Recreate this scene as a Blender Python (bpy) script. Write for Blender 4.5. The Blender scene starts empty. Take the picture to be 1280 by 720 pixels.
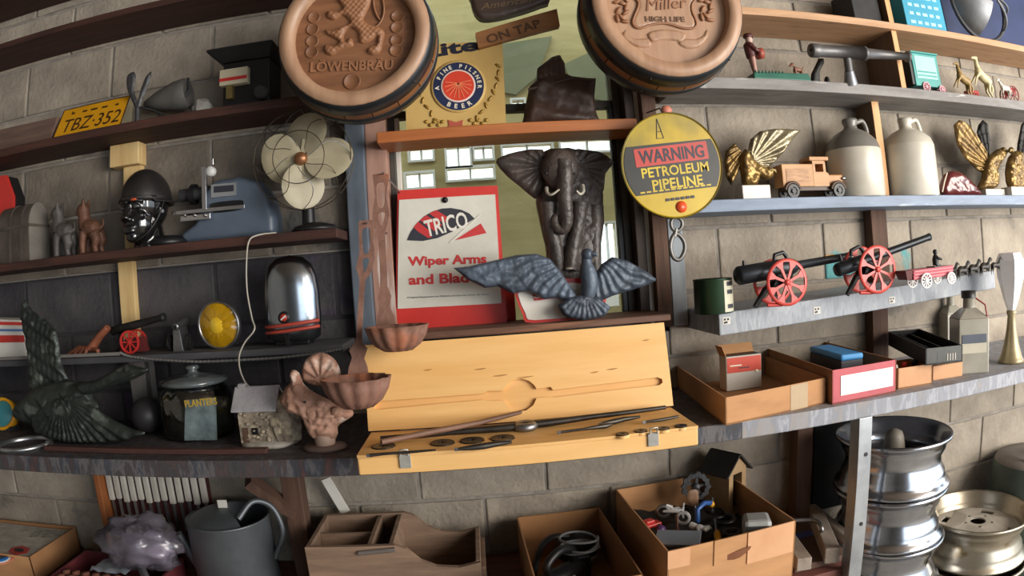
import bpy, bmesh, math, random
from mathutils import Vector, Matrix, noise
from mathutils.geometry import delaunay_2d_cdt
R = math.radians
rnd = random.Random(7)
SC = bpy.context.scene
COL = SC.collection

# ---------------------------------------------------------------- camera
F_PX, CAM_Y, CAM_Z = 794.0, -1.91, 1.5
YAW, PIT, ROL = R(3.43), R(-1.46), R(-4.0)
def rot_cam(d):
    x, y, z = d
    c, s = math.cos(ROL), math.sin(ROL); x, z = c*x - s*z, s*x + c*z
    c, s = math.cos(PIT), math.sin(PIT); y, z = c*y - s*z, s*y + c*z
    c, s = math.cos(YAW), math.sin(YAW); x, y = c*x + s*y, -s*x + c*y
    return Vector((x, y, z))
cd = bpy.data.cameras.new('camera'); cam = bpy.data.objects.new('camera', cd); COL.objects.link(cam)
cd.type = 'PANO'; cd.panorama_type = 'FISHEYE_LENS_POLYNOMIAL'
cd.sensor_width = 36.0; cd.sensor_height = 20.25; cd.sensor_fit = 'HORIZONTAL'
cd.fisheye_fov = R(150)
cd.fisheye_polynomial_k0 = 0.0; cd.fisheye_polynomial_k1 = -1.0/(F_PX/1280*36.0)
cd.fisheye_polynomial_k2 = cd.fisheye_polynomial_k3 = cd.fisheye_polynomial_k4 = 0.0
cd.clip_start = 0.01
_r, _u, _b = rot_cam((1,0,0)), rot_cam((0,0,1)), -rot_cam((0,1,0))
cam.matrix_world = Matrix(((_r.x,_u.x,_b.x,0),(_r.y,_u.y,_b.y,CAM_Y),(_r.z,_u.z,_b.z,CAM_Z),(0,0,0,1)))
SC.camera = cam

# ---------------------------------------------------------------- light
wd = bpy.data.worlds.new('world'); SC.world = wd; wd.use_nodes = True
wn = wd.node_tree.nodes; wn['Background'].inputs[0].default_value = (0.80, 0.90, 1.0, 1); wn['Background'].inputs[1].default_value = 3.0
def area(name, loc, aim, sx, sy, power, col):
    l = bpy.data.lights.new(name, 'AREA'); l.shape = 'RECTANGLE'; l.size = sx; l.size_y = sy; l.energy = power; l.color = col
    o = bpy.data.objects.new(name, l); COL.objects.link(o); o.location = loc
    o.rotation_euler = (Vector(aim) - Vector(loc)).to_track_quat('-Z', 'Y').to_euler()
    return o
area('garage_door_daylight', (3.3, -3.0, 1.85), (0.6, 0, 1.45), 2.2, 2.0, 215, (1.0, 0.93, 0.83))
SC.view_settings.view_transform = 'Standard'; SC.view_settings.look = 'None'
SC.view_settings.gamma = 1.0; SC.view_settings.use_curve_mapping = False
SC.view_settings.exposure = 0.0

# ---------------------------------------------------------------- pixel -> place (real points on a plane of the room)
def ray(px, py):
    u, v = px - 640.0, 360.0 - py
    r = math.hypot(u, v) + 1e-9; th = r/F_PX
    return rot_cam((math.sin(th)*u/r, math.cos(th), math.sin(th)*v/r))
def P(px, py, y):
    d = ray(px, py); t = (y - CAM_Y)/d.y
    return Vector((d.x*t, y, CAM_Z + d.z*t))
def PZ(px, py, z):
    d = ray(px, py); t = (z - CAM_Z)/d.z
    return Vector((d.x*t, CAM_Y + d.y*t, z))
def PX(px, py, x):
    d = ray(px, py); t = x/d.x
    return Vector((x, CAM_Y + d.y*t, CAM_Z + d.z*t))
def T(pts, y):           # traced outline -> (x, z) on the plane at depth y
    return [(p.x, p.z) for p in (P(a, b, y) for a, b in pts)]

# ---------------------------------------------------------------- materials
def lin(c): return c/12.92 if c <= 0.04045 else ((c + 0.055)/1.055)**2.4
def C(h, k=1.0):
    h = h.lstrip('#'); return tuple(lin(int(h[i:i+2], 16)/255)*k for i in (0, 2, 4)) + (1,)
MATS = {}
def mat(name, c1, c2=None, scale=10, rough=0.6, metal=0.0, bump=0.0, bscale=None, stretch=(1,1,1), vary=0.0, c3=None, spot=0.62, sscale=None, coat=0.0, dist=0.0):
    if name in MATS: return MATS[name]
    m = bpy.data.materials.new(name); m.use_nodes = True; nt = m.node_tree; N = nt.nodes; L = nt.links
    b = N['Principled BSDF']
    b.inputs['Roughness'].default_value = rough; b.inputs['Metallic'].default_value = metal
    if coat: b.inputs['Coat Weight'].default_value = coat; b.inputs['Coat Roughness'].default_value = 0.12
    tc = N.new('ShaderNodeTexCoord'); mp = N.new('ShaderNodeMapping'); L.new(tc.outputs['Object'], mp.inputs[0])
    mp.inputs['Scale'].default_value = stretch
    oi = N.new('ShaderNodeObjectInfo')
    ad = N.new('ShaderNodeVectorMath'); ad.operation = 'MULTIPLY_ADD'
    L.new(oi.outputs['Random'], ad.inputs[0]); ad.inputs[1].default_value = (37, 53, 71); L.new(mp.outputs[0], ad.inputs[2])
    if c2 is None: c2 = tuple(x*0.8 for x in c1[:3]) + (1,)
    nz = N.new('ShaderNodeTexNoise'); nz.inputs['Scale'].default_value = scale; nz.inputs['Detail'].default_value = 5; nz.inputs['Roughness'].default_value = 0.62
    nz.inputs['Distortion'].default_value = dist
    L.new(ad.outputs[0], nz.inputs['Vector'])
    rp = N.new('ShaderNodeValToRGB'); e = rp.color_ramp.elements
    e[0].position = 0.32; e[0].color = c1; e[1].position = 0.68; e[1].color = c2
    L.new(nz.outputs['Fac'], rp.inputs[0]); out = rp.outputs[0]
    if c3:
        n2 = N.new('ShaderNodeTexNoise'); n2.inputs['Scale'].default_value = sscale or scale*0.45; n2.inputs['Detail'].default_value = 6
        L.new(ad.outputs[0], n2.inputs['Vector'])
        r2 = N.new('ShaderNodeValToRGB'); r2.color_ramp.elements[0].position = spot; r2.color_ramp.elements[1].position = spot + 0.07
        L.new(n2.outputs['Fac'], r2.inputs[0])
        mx = N.new('ShaderNodeMix'); mx.data_type = 'RGBA'; L.new(r2.outputs[0], mx.inputs[0]); L.new(out, mx.inputs[6]); mx.inputs[7].default_value = c3
        out = mx.outputs[2]
    if vary:
        hv = N.new('ShaderNodeHueSaturation'); L.new(out, hv.inputs['Color'])
        mr = N.new('ShaderNodeMapRange'); L.new(oi.outputs['Random'], mr.inputs[0]); mr.inputs[3].default_value = 1 - vary; mr.inputs[4].default_value = 1 + vary
        L.new(mr.outputs[0], hv.inputs['Value']); out = hv.outputs[0]
    L.new(out, b.inputs['Base Color'])
    if bump:
        nb = N.new('ShaderNodeTexNoise'); nb.inputs['Scale'].default_value = bscale or scale*4; nb.inputs['Detail'].default_value = 4
        L.new(ad.outputs[0], nb.inputs['Vector'])
        bp = N.new('ShaderNodeBump'); bp.inputs['Strength'].default_value = bump; bp.inputs['Distance'].default_value = 0.01
        L.new(nb.outputs['Fac'], bp.inputs['Height']); L.new(bp.outputs[0], b.inputs['Normal'])
    MATS[name] = m
    return m
def glassy(name, tint=(1,1,1,1), gloss=0.35, rough=0.03):
    m = bpy.data.materials.new(name); m.use_nodes = True; nt = m.node_tree; N = nt.nodes; L = nt.links
    N.remove(N['Principled BSDF'])
    t = N.new('ShaderNodeBsdfTransparent'); t.inputs[0].default_value = tint
    g = N.new('ShaderNodeBsdfGlossy'); g.inputs['Roughness'].default_value = rough
    fr = N.new('ShaderNodeFresnel'); fr.inputs[0].default_value = 1.5
    mu = N.new('ShaderNodeMath'); mu.operation = 'MULTIPLY_ADD'; L.new(fr.outputs[0], mu.inputs[0]); mu.inputs[1].default_value = 1.0; mu.inputs[2].default_value = gloss*0.15
    mx = N.new('ShaderNodeMixShader'); L.new(mu.outputs[0], mx.inputs[0]); L.new(t.outputs[0], mx.inputs[1]); L.new(g.outputs[0], mx.inputs[2])
    L.new(mx.outputs[0], N['Material Output'].inputs[0])
    return m

# ---------------------------------------------------------------- mesh helper
class MB:
    def __init__(s, M=None): s.v, s.f, s.s = [], [], []; s.M = M
    def add(s, vs, fs, smooth=False):
        o = len(s.v)
        for q in vs:
            q = Vector(q); s.v.append(s.M @ q if s.M is not None else q)
        for f in fs: s.f.append([i + o for i in f]); s.s.append(smooth)
        return s
    def box(s, x0, x1, y0, y1, z0, z1):
        vs = [(x, y, z) for z in (z0, z1) for y in (y0, y1) for x in (x0, x1)]
        return s.add(vs, [(0,2,3,1),(4,5,7,6),(0,1,5,4),(2,6,7,3),(0,4,6,2),(1,3,7,5)])
    def hexa(s, b, t):     # bottom quad, top quad
        return s.add(list(b) + list(t), [(3,2,1,0),(4,5,6,7),(0,1,5,4),(1,2,6,5),(2,3,7,6),(3,0,4,7)])
    def bar(s, p0, p1, w, h, up=(0,0,1)):   # box along p0->p1
        p0, p1 = Vector(p0), Vector(p1); d = (p1 - p0).normalized(); u = Vector(up)
        sd = d.cross(u)
        if sd.length < 1e-5: u = Vector((1,0,0)); sd = d.cross(u)
        sd.normalize(); u = sd.cross(d)
        q = [p + sd*a*w/2 + u*b*h/2 for p in (p0, p1) for a, b in ((-1,-1),(1,-1),(1,1),(-1,1))]
        return s.add(q, [(0,1,2,3),(7,6,5,4),(0,4,5,1),(1,5,6,2),(2,6,7,3),(3,7,4,0)])
    def tube(s, pts, r, n=8, caps=True, closed=False, flat=1.0):
        pts = [Vector(p) for p in pts]; m = len(pts)
        rs = r if isinstance(r, (list, tuple)) else [r]*m
        vs = []; prev = None
        for i, p in enumerate(pts):
            a = pts[i-1] if (i > 0 or closed) else p; b = pts[(i+1) % m] if (i < m-1 or closed) else p
            d = (b - a).normalized() if (b - a).length > 1e-9 else Vector((0,0,1))
            if prev is None:
                u = Vector((0,0,1)) if abs(d.z) < 0.9 else Vector((1,0,0))
            else: u = prev
            sd = d.cross(u); 
            if sd.length < 1e-6: sd = d.orthogonal()
            sd.normalize(); u = sd.cross(d); prev = u
            for k in range(n):
                an = 2*math.pi*k/n; vs.append(p + (sd*math.cos(an) + u*math.sin(an)*flat)*rs[i])
        fs = []
        for i in range(m if closed else m-1):
            j = (i+1) % m
            for k in range(n):
                l = (k+1) % n; fs.append((i*n+k, j*n+k, j*n+l, i*n+l))
        s.add(vs, fs, True)
        if caps and not closed:
            s.add(vs[:n], [tuple(range(n))]); s.add(vs[-n:], [tuple(reversed(range(n)))])
        return s
    def cyl(s, p0, p1, r0, r1=None, n=16): return s.tube([p0, p1], [r0, r0 if r1 is None else r1], n)
    def lathe(s, prof, n=24, o=(0,0,0), ax=(0,0,1), smooth=True, flat=(1,1), mod=None, caps=True):
        o = Vector(o); a = Vector(ax).normalized(); u = a.orthogonal().normalized()
        if abs(a.z) > 0.99: u = Vector((1,0,0))
        w = a.cross(u); vs = []; fs = []
        for r, h in prof:
            for k in range(n):
                an = 2*math.pi*k/n; rr = r*(mod(an, h) if mod else 1)
                vs.append(o + a*h + (u*math.cos(an)*flat[0] + w*math.sin(an)*flat[1])*rr)
        for i in range(len(prof)-1):
            for k in range(n):
                l = (k+1) % n; fs.append((i*n+k, i*n+l, (i+1)*n+l, (i+1)*n+k))
        s.add(vs, fs, smooth)
        if caps and prof[0][0] > 1e-4: s.add(vs[:n], [tuple(reversed(range(n)))])
        if caps and prof[-1][0] > 1e-4: s.add(vs[-n:], [tuple(range(n))])
        return s
    def ball(s, c, r, n=14, m=9, rot=None, fn=None):
        if not isinstance(r, (list, tuple)): r = (r, r, r)
        vs, fs = [], []
        for i in range(m+1):
            th = math.pi*i/m
            for k in range(n):
                ph = 2*math.pi*k/n; d = Vector((math.sin(th)*math.cos(ph), math.sin(th)*math.sin(ph), math.cos(th)))
                q = Vector((d.x*r[0], d.y*r[1], d.z*r[2]))
                if fn: q = fn(q, d)
                if rot is not None: q = rot @ q
                vs.append(Vector(c) + q)
        for i in range(m):
            for k in range(n):
                l = (k+1) % n; fs.append((i*n+k, (i+1)*n+k, (i+1)*n+l, i*n+l))
        return s.add(vs, fs, True)
    def prism(s, poly, y0, y1, holes=None):   # poly of (x,z), from y0 (front) to y1 (back)
        pts = [Vector((a, b)) for a, b in poly]; n = len(pts)
        ar = sum(pts[i].x*pts[(i+1) % n].y - pts[(i+1) % n].x*pts[i].y for i in range(n))
        if ar < 0: pts.reverse()
        loops = [pts]
        for h in holes or []:
            hp = [Vector((a, b)) for a, b in h]
            if sum(hp[i].x*hp[(i+1) % len(hp)].y - hp[(i+1) % len(hp)].x*hp[i].y for i in range(len(hp))) > 0: hp.reverse()
            loops.append(hp)
        av, ed = [], []
        for lp in loops:
            o = len(av); av += lp; ed += [(o+i, o+(i+1) % len(lp)) for i in range(len(lp))]
        if len(loops) == 1:
            vo, _, fo, *_r = delaunay_2d_cdt(av, [], [list(range(n))], 1, 1e-7)
        else:
            vo, _, fo, *_r = delaunay_2d_cdt(av, ed, [], 0, 1e-7)
            def ins(q, lp):
                c = False
                for i in range(len(lp)):
                    a, b = lp[i], lp[(i+1) % len(lp)]
                    if (a.y > q.y) != (b.y > q.y) and q.x < (b.x-a.x)*(q.y-a.y)/(b.y-a.y) + a.x: c = not c
                return c
            def keep(f):
                q = sum((vo[i] for i in f), Vector((0, 0)))/len(f)
                return ins(q, loops[0]) and not any(ins(q, h) for h in loops[1:])
            fo = [f for f in fo if keep(f)]
        vs = [(q.x, y0, q.y) for q in vo]; s.add(vs, [tuple(f) for f in fo])
        s.add([(q.x, y1, q.y) for q in vo], [tuple(reversed(f)) for f in fo])
        for lp in loops:
            k = len(lp)
            s.add([(q.x, y0, q.y) for q in lp] + [(q.x, y1, q.y) for q in lp], [(i, i+k, (i+1) % k + k, (i+1) % k) for i in range(k)])
        return s
    def relief(s, poly, y, depth, w, res, hf=None, back=0.0, thick=0.0):
        """rounded sculpted body from an outline: bulges by depth towards -y within w of the edge; hf(x,z,d) adds relief; the back bulges by back, or is flat at y+thick"""
        pts = [Vector((a, b)) for a, b in poly]; n = len(pts)
        dense = []
        for i in range(n):
            a, b = pts[i], pts[(i+1) % n]; k = max(1, int((b-a).length/(res*1.3)))
            dense += [a.lerp(b, j/k) for j in range(k)]
        if sum(dense[i].x*dense[(i+1) % len(dense)].y - dense[(i+1) % len(dense)].x*dense[i].y for i in range(len(dense))) < 0: dense.reverse()
        nb = len(dense)
        segs = [(dense[i], dense[(i+1) % nb]) for i in range(nb)]
        def inside(q):
            c = False
            for a, b in segs:
                if (a.y > q.y) != (b.y > q.y) and q.x < (b.x-a.x)*(q.y-a.y)/(b.y-a.y) + a.x: c = not c
            return c
        def dist(q):
            m = 1e9
            for a, b in segs:
                ab = b - a; t = max(0, min(1, (q-a).dot(ab)/max(ab.length_squared, 1e-12))); m = min(m, (q - a - ab*t).length_squared)
            return math.sqrt(m)
        xs = [q.x for q in dense]; zs = [q.y for q in dense]; inner = []
        zz = min(zs) + res*0.5; row = 0
        while zz < max(zs):
            xx = min(xs) + res*(0.5 if row % 2 else 0.0)
            while xx < max(xs):
                q = Vector((xx, zz))
                if inside(q) and dist(q) > res*0.55: inner.append(q)
                xx += res
            zz += res*0.88; row += 1
        vo, _, fo, *_r = delaunay_2d_cdt(dense + inner, [], [list(range(nb))], 1, 1e-8)
        fr, bk = [], []
        for q in vo:
            d = dist(q); d = 0 if d < 1e-6 else d
            t = min(d/w, 1.0); e = math.sqrt(max(0, 1 - (1-t)**2))
            h = depth*e + (hf(q.x, q.y, d)*min(1, d/(w*0.5)) if hf and d > 0 else 0)
            fr.append((q.x, y - h, q.y)); bk.append((q.x, y + (back*e if back else thick), q.y))
        s.add(fr, [tuple(f) for f in fo], True)
        s.add(bk, [tuple(reversed(f)) for f in fo], bool(back))
        if not back and thick:
            k = nb
            s.add([(q.x, y, q.y) for q in dense] + [(q.x, y + thick, q.y) for q in dense], [(i, i+k, (i+1) % k + k, (i+1) % k) for i in range(k)])
        return s
    def build(s, name, m, parent=None, bevel=0.0, origin=None, sub=0, weld=False, remesh=0.0):
        me = bpy.data.meshes.new(name)
        if parent is not None: org = parent.matrix_world_loc
        else: org = Vector(origin) if origin is not None else Vector((sum(q.x for q in s.v)/len(s.v), sum(q.y for q in s.v)/len(s.v), min(q.z for q in s.v)))
        me.from_pydata([q - org for q in s.v], [], s.f); me.polygons.foreach_set('use_smooth', s.s)
        if weld:
            bm = bmesh.new(); bm.from_mesh(me); bmesh.ops.remove_doubles(bm, verts=bm.verts, dist=1e-5); bm.to_mesh(me); bm.free()
        me.materials.append(m); me.update()
        o = bpy.data.objects.new(name, me); COL.objects.link(o)
        if parent is not None: o.parent = parent.o
        else: o.location = org
        if bevel:
            b = o.modifiers.new('bevel', 'BEVEL'); b.width = bevel; b.segments = 2; b.limit_method = 'ANGLE'; b.angle_limit = R(40)
        if remesh:
            b = o.modifiers.new('remesh', 'REMESH'); b.mode = 'VOXEL'; b.voxel_size = remesh; b.use_smooth_shade = True
            b = o.modifiers.new('smooth', 'SMOOTH'); b.factor = 0.5; b.iterations = 4
        if sub:
            b = o.modifiers.new('subsurf', 'SUBSURF'); b.levels = sub; b.render_levels = sub
        return Node(o, org)
class Node:             # an object with the world place of its origin
    def __init__(s, o, org): s.o = o; s.matrix_world_loc = org
    def __setitem__(s, k, v): s.o[k] = v
def tag(n, label, cat, group=None):
    n.o['label'] = label; n.o['category'] = cat
    if group: n.o['group'] = group
    return n
def struct(n): n.o['kind'] = 'structure'; return n
def thing(name, label, cat, loc, group=None):
    o = bpy.data.objects.new(name, None); o.empty_display_size = 0.05; COL.objects.link(o); o.location = loc
    return tag(Node(o, Vector(loc)), label, cat, group)
def dup(n, loc, label=None, rz=None):
    def cp(o, par):
        c = o.copy(); COL.objects.link(c); c.parent = par
        for ch in o.children: cp(ch, c)
        return c
    c = cp(n.o, None); c.location = loc
    if rz is not None: c.rotation_euler = (0, 0, rz)
    if label: c['label'] = label
    return Node(c, Vector(loc))
def lettering(name, body, mt, parent, M, w=None, h=None, size=0.05, ext=0.001, bold=0.0, shear=0.0, space=1.0, align='CENTER'):
    """writing as a mesh: local x right, y up, z out of the face; M puts it in the place"""
    cu = bpy.data.curves.new(name, 'FONT'); cu.body = body; cu.size = 1.0; cu.extrude = 0.0; cu.offset = bold; cu.shear = shear; cu.space_character = space
    cu.align_x = 'LEFT'; cu.resolution_u = 3
    to = bpy.data.objects.new('tmp', cu); COL.objects.link(to)
    dg = bpy.context.evaluated_depsgraph_get(); dg.update()
    me = bpy.data.meshes.new_from_object(to.evaluated_get(dg)); bpy.data.objects.remove(to)
    xs = [v.co.x for v in me.vertices]; ys = [v.co.y for v in me.vertices]
    x0, x1, y0, y1 = min(xs), max(xs), min(ys), max(ys)
    sx = sy = size
    if h: sy = h/(y1 - y0); sx = sy
    if w: sx = w/(x1 - x0)
    if w and not h: sy = sx
    mb = MB(M); b2 = bmesh.new(); b2.from_mesh(me); bpy.data.meshes.remove(me)
    bmesh.ops.remove_doubles(b2, verts=b2.verts, dist=1e-5)
    g = bmesh.ops.extrude_face_region(b2, geom=b2.faces[:])
    for v in g['geom']:
        if isinstance(v, bmesh.types.BMVert): v.co.z = 1.0
    b2.verts.index_update()
    ox = (x0 + x1)/2 if align == 'CENTER' else x0
    mb.add([((v.co.x - ox)*sx, (v.co.y - (y0+y1)/2)*sy, (0.5 if v.co.z > 0.5 else -0.5)*2*ext if v.co.z > 0.5 else -0.0005) for v in b2.verts], [[v.index for v in f.verts] for f in b2.faces])
    b2.free()
    return mb.build(name, mt, parent)
def face_M(p, tilt=0.0, lean=0.0, yaw=0.0):   # text plane facing the room (-y); tilt turns it in its own plane
    return Matrix.Translation(Vector(p)) @ Matrix.Rotation(yaw, 4, 'Z') @ Matrix.Rotation(R(90) + lean, 4, 'X') @ Matrix.Rotation(tilt, 4, 'Z')
def fbm(x, y, z=0.0): return noise.fractal(Vector((x, y, z)), 1.0, 2.0, 4)
def smooth_path(pts, k=6):      # Catmull-Rom through 3-D points
    pts = [Vector(p) for p in pts]; out = []
    q = [pts[0]*2 - pts[1]] + pts + [pts[-1]*2 - pts[-2]]
    for i in range(1, len(q)-2):
        for j in range(k):
            t = j/k; a, b, c, d = q[i-1], q[i], q[i+1], q[i+2]
            out.append(0.5*((2*b) + (c-a)*t + (2*a-5*b+4*c-d)*t*t + (3*b-a-3*c+d)*t*t*t))
    return out + [pts[-1]]
def smooth_loop(pts, k=4):      # closed Catmull-Rom in 2-D
    n = len(pts); out = []
    for i in range(n):
        a, b, c, d = (Vector(pts[(i+j-1) % n]) for j in range(4))
        for j in range(k):
            t = j/k; q = 0.5*((2*b) + (c-a)*t + (2*a-5*b+4*c-d)*t*t + (3*b-a-3*c+d)*t*t*t); out.append((q.x, q.y))
    return out
# ---------------------------------------------------------------- common materials
M_block = mat('concrete_block', C('a59a8b'), C('867c70'), 7, 0.9, bump=0.5, bscale=60, vary=0.10, c3=C('5e5a55'), spot=0.66, sscale=3.5)
M_darkblock = mat('dark_block', C('4e4a4c'), C('2f2d33'), 5, 0.85, bump=0.5, bscale=60, vary=0.15, c3=C('3a3040'), spot=0.6, sscale=4)  # darker block colour with purplish stains, between left shelf and bench
M_midblock = mat('mid_tone_block', C('857a6c'), C('645c54'), 5, 0.88, bump=0.5, bscale=60, vary=0.1, c3=C('4a4846'), spot=0.62, sscale=4)  # mid-dark block colour for the courses just above
M_teal = mat('teal_sprayed_block', C('a59a8b'), C('94897b'), 4, 0.9, bump=0.5, bscale=60, c3=C('5d9a9c'), spot=0.56, sscale=5)
px_t = 1055
M_mortar = mat('mortar', C('99928a'), C('7c756d'), 15, 0.95, bump=0.5)
M_shelfbrown = mat('brown_shelf_wood', C('4a2a20'), C('2e1813'), 5, 0.7, stretch=(1,10,10), bump=0.25)
M_shelfgrey = mat('grey_painted_wood', C('8d8a88'), C('6f6b69'), 6, 0.7, stretch=(1,5,5), c3=C('c9c6c2'), spot=0.64, sscale=5)
M_shelfblue = mat('blue_grey_painted_wood', C('8796ad'), C('737f92'), 6, 0.6, stretch=(1,6,6), c3=C('aeb8c4'), spot=0.64, sscale=5)
M_rawwood = mat('raw_pine', C('c49c78'), C('a9805c'), 4, 0.6, stretch=(1,12,12), c3=C('7c5c44'), spot=.64, sscale=5)
M_pinepost = mat('pine_post', C('d9bd86'), C('c4a06a'), 4, 0.7, stretch=(10,10,1))
M_darkpost = mat('dark_post', C('5e4334'), C('463025'), 4, 0.8, stretch=(9,9,1), bump=0.2)
M_orangewood = mat('varnished_orange_wood', C('b06a38'), C('96542a'), 4, 0.45, stretch=(1,10,10))
M_white = mat('white_paint', C('dcd8d0'), C('c6c1b7'), 8, 0.6)
M_black = mat('black_paint', C('17171a'), C('0e0e10'), 10, 0.45)
M_iron = mat('dark_iron', C('2f2d2c'), C('1d1b1b'), 18, 0.55, 0.4, bump=0.25)
M_rust = mat('rusty_iron', C('6b4a3c'), C('4a332b'), 16, 0.75, 0.2, bump=0.4, c3=C('8a5a40'), spot=0.6)
M_steel = mat('dull_steel', C('9a9a9a'), C('77777a'), 12, 0.38, 0.9)
M_chrome = mat('chrome', C('dcdcdc'), C('c4c4c8'), 5, 0.12, 1.0)
M_card = mat('cardboard', C('b98a5e'), C('a47750'), 5, 0.85, stretch=(1,1,4))
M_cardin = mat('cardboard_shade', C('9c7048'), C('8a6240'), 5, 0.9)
M_red = mat('red_paint', C('c8362f'), C('b22c28'), 8, 0.4)
M_yellow = mat('yellow_paint', C('e0a41c'), C('d09212'), 8, 0.45)

def splash(name, cols):
    m = mat(name, C(cols[0]), C(cols[1]), 9, 0.65, stretch=(1,1,.25)); nt = m.node_tree
    rp = [n for n in nt.nodes if n.type == 'VALTORGB'][0]; e = rp.color_ramp.elements
    e[0].position = .3; e[1].position = .7
    for i, c in enumerate(cols[1:-1]): k = e.new(.32 + .36*(i+1)/len(cols)); k.color = C(c)
    e[len(e)-1].color = C(cols[-1]); [n for n in nt.nodes if n.type == 'TEX_NOISE'][0].inputs['Scale'].default_value = 17
    return m
# ---------------------------------------------------------------- the room
WX0, WX1, WTOP = -2.6, 2.9, 3.0
OX0, OX1, OZ0 = -0.36, 0.60, 1.28          # window opening
w = MB(); w.box(WX0, OX0, 0.006, 0.2, 0, WTOP); w.box(OX1, WX1, 0.006, 0.2, 0, WTOP); w.box(OX0, OX1, 0.006, 0.2, 0, OZ0); w.box(OX0, OX1, 0.006, 0.2, 2.9, WTOP)
wall = struct(w.build('wall_back', M_mortar, origin=(0, 0, 0)))
JT = 0.010
def block_mesh(x0, x1, z0, z1):
    m = MB(); m.box(x0, x1, 0.0, 0.05, z0, z1); return m
cache = {}
for c in range(1, 15):
    z0, z1 = c*0.2 + JT/2, c*0.2 + 0.2 - JT/2
    off = 0.18 if c % 2 == 0 else -0.02
    k = -8
    while off + 0.4*k < WX1:
        a, b = off + 0.4*k + JT/2, off + 0.4*k + 0.4 - JT/2; k += 1
        pieces = [(max(a, WX0), min(b, WX1))]
        if z1 > OZ0 + 0.02:
            pieces = [(x0, min(x1, OX0)) for x0, x1 in pieces if x0 < OX0] + [(max(x0, OX1), x1) for x0, x1 in pieces if x1 > OX1]
        for x0, x1 in pieces:
            if x1 - x0 < 0.03: continue
            zt = z1
            if z1 > OZ0 > z0 and x0 > OX0 - 0.01 and x1 < OX1 + 0.01: zt = OZ0
            key = (round(x1-x0, 3), round(zt-z0, 3))
            if key not in cache:
                cache[key] = block_mesh(-(x1-x0)/2, (x1-x0)/2, 0, zt-z0).build('concrete_block', M_block, wall, bevel=0.005).o.data
                bpy.data.objects.remove(bpy.data.objects[-1] if False else [o for o in COL.objects if o.data is cache[key]][0])
            o = bpy.data.objects.new('concrete_block', cache[key]); COL.objects.link(o); o.parent = wall.o
            o.location = ((x0+x1)/2, rnd.uniform(-0.0015, 0.0015), z0)
            if x1 < OX0 + .05 and 0.99 <= z0 < 1.6: o.material_slots[0].link = 'OBJECT'; o.material_slots[0].material = M_darkblock
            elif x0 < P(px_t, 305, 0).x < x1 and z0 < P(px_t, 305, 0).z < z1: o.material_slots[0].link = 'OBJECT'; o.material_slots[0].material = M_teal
            elif x1 < OX0 + .05 and 1.6 <= z0 < 1.95: o.material_slots[0].link = 'OBJECT'; o.material_slots[0].material = M_midblock
            bv = o.modifiers.new('bevel', 'BEVEL'); bv.width = 0.005; bv.segments = 2
m = MB(); m.box(-2.5, OX0-.005, .003, .0061, 1.0, 1.6); m.build('dark_joints', mat('dark_mortar', C('3a373a'), C('2a282c'), 9, .9), wall)  # darker joint layer behind the dark courses
m = MB(); m.box(-2.6, 6.5, -7, 0.2, -0.05, 0); struct(m.build('floor', mat('concrete_floor', C('a39d94'), C('8c867e'), 3, 0.85)))
m = MB(); m.box(-2.6, 6.5, -7, 0.2, 3.0, 3.06); struct(m.build('ceiling', mat('ceiling_boards', C('7a6a58'), C('6a5a4a'), 3, 0.85)))
m = MB(); m.box(-2.66, -2.6, -7, 0.2, 0, 3.0); struct(m.build('wall_left', M_mortar))
m = MB(); m.box(-2.6, 1.3, -7.06, -7, 0, 3.0); struct(m.build('wall_front', M_mortar))  # unseen end wall; its width is set for reflections and fill light

# ---- window: frame, sashes, panes
M_winframe = mat('grey_window_frame', C('4a463f'), C('37342f'), 9, 0.6)
M_glass = glassy('window_glass', (0.93, 0.95, 0.9, 1), 0.25)
GX0, GX1 = -0.215, 0.478
m = MB(); m.box(GX0-0.02, GX0, 0.03, 0.10, 1.33, 2.9); m.box(GX1, GX1+0.025, 0.03, 0.10, 1.33, 2.9); m.box(GX0-0.02, GX1+0.025, 0.03, 0.10, 1.29, 1.33)
win = struct(m.build('window_1', M_winframe, origin=(0.13, 0.06, 1.29), bevel=0.003))
zm = P(700, 133, 0.06).z
m = MB(); m.box(GX0, GX1, 0.045, 0.085, zm-0.012, zm+0.012); m.build('meeting_rail', M_winframe, win, 0.002)
m = MB(); m.box(GX0, GX1, 0.062, 0.066, 1.33, zm-0.012); m.build('window_pane', M_glass, win)
m = MB(); m.box(GX0, GX1, 0.072, 0.076, zm+0.012, 2.9); m.build('window_pane', M_glass, win)
m = MB(); m.box(GX0+0.0, GX0+0.014, 0.035, 0.062, 1.33, zm-0.012); m.build('sash_stile', M_white, win, 0.002)
m = MB(); m.box(GX1-0.016, GX1, 0.035, 0.062, 1.33, zm-0.012); m.build('sash_stile', M_black, win, 0.002)
# jambs / trim boards on both sides
M_jamb = mat('weathered_jamb', C('a98474'), C('8e6a5c'), 5, 0.8, stretch=(8,8,1), c3=C('c4bab4'), spot=0.58)
m = MB(); m.box(-0.30, -0.235, -0.03, 0.2, 1.29, 2.9); struct(m.build('trim_1', M_jamb, bevel=0.003))
m = MB(); m.box(0.503, 0.535, -0.02, 0.2, 1.29, 2.9); struct(m.build('trim_2', mat('dark_trim', C('3a2c24'), C('2a1f1a'), 6, 0.7), bevel=0.003))
m = MB(); m.box(-0.36, -0.30, -0.05, 0.1, 1.29, 2.9); struct(m.build('trim_3', mat('slate_post', C('5a6470'), C('47505a'), 8, 0.65, stretch=(4,4,1), c3=C('7c5d4c'), spot=0.58), bevel=0.004))
m = MB(); m.box(0.535, 0.562, -0.01, 0.1, 1.29, 2.9); struct(m.build('trim_4', M_white, bevel=0.003))
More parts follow.
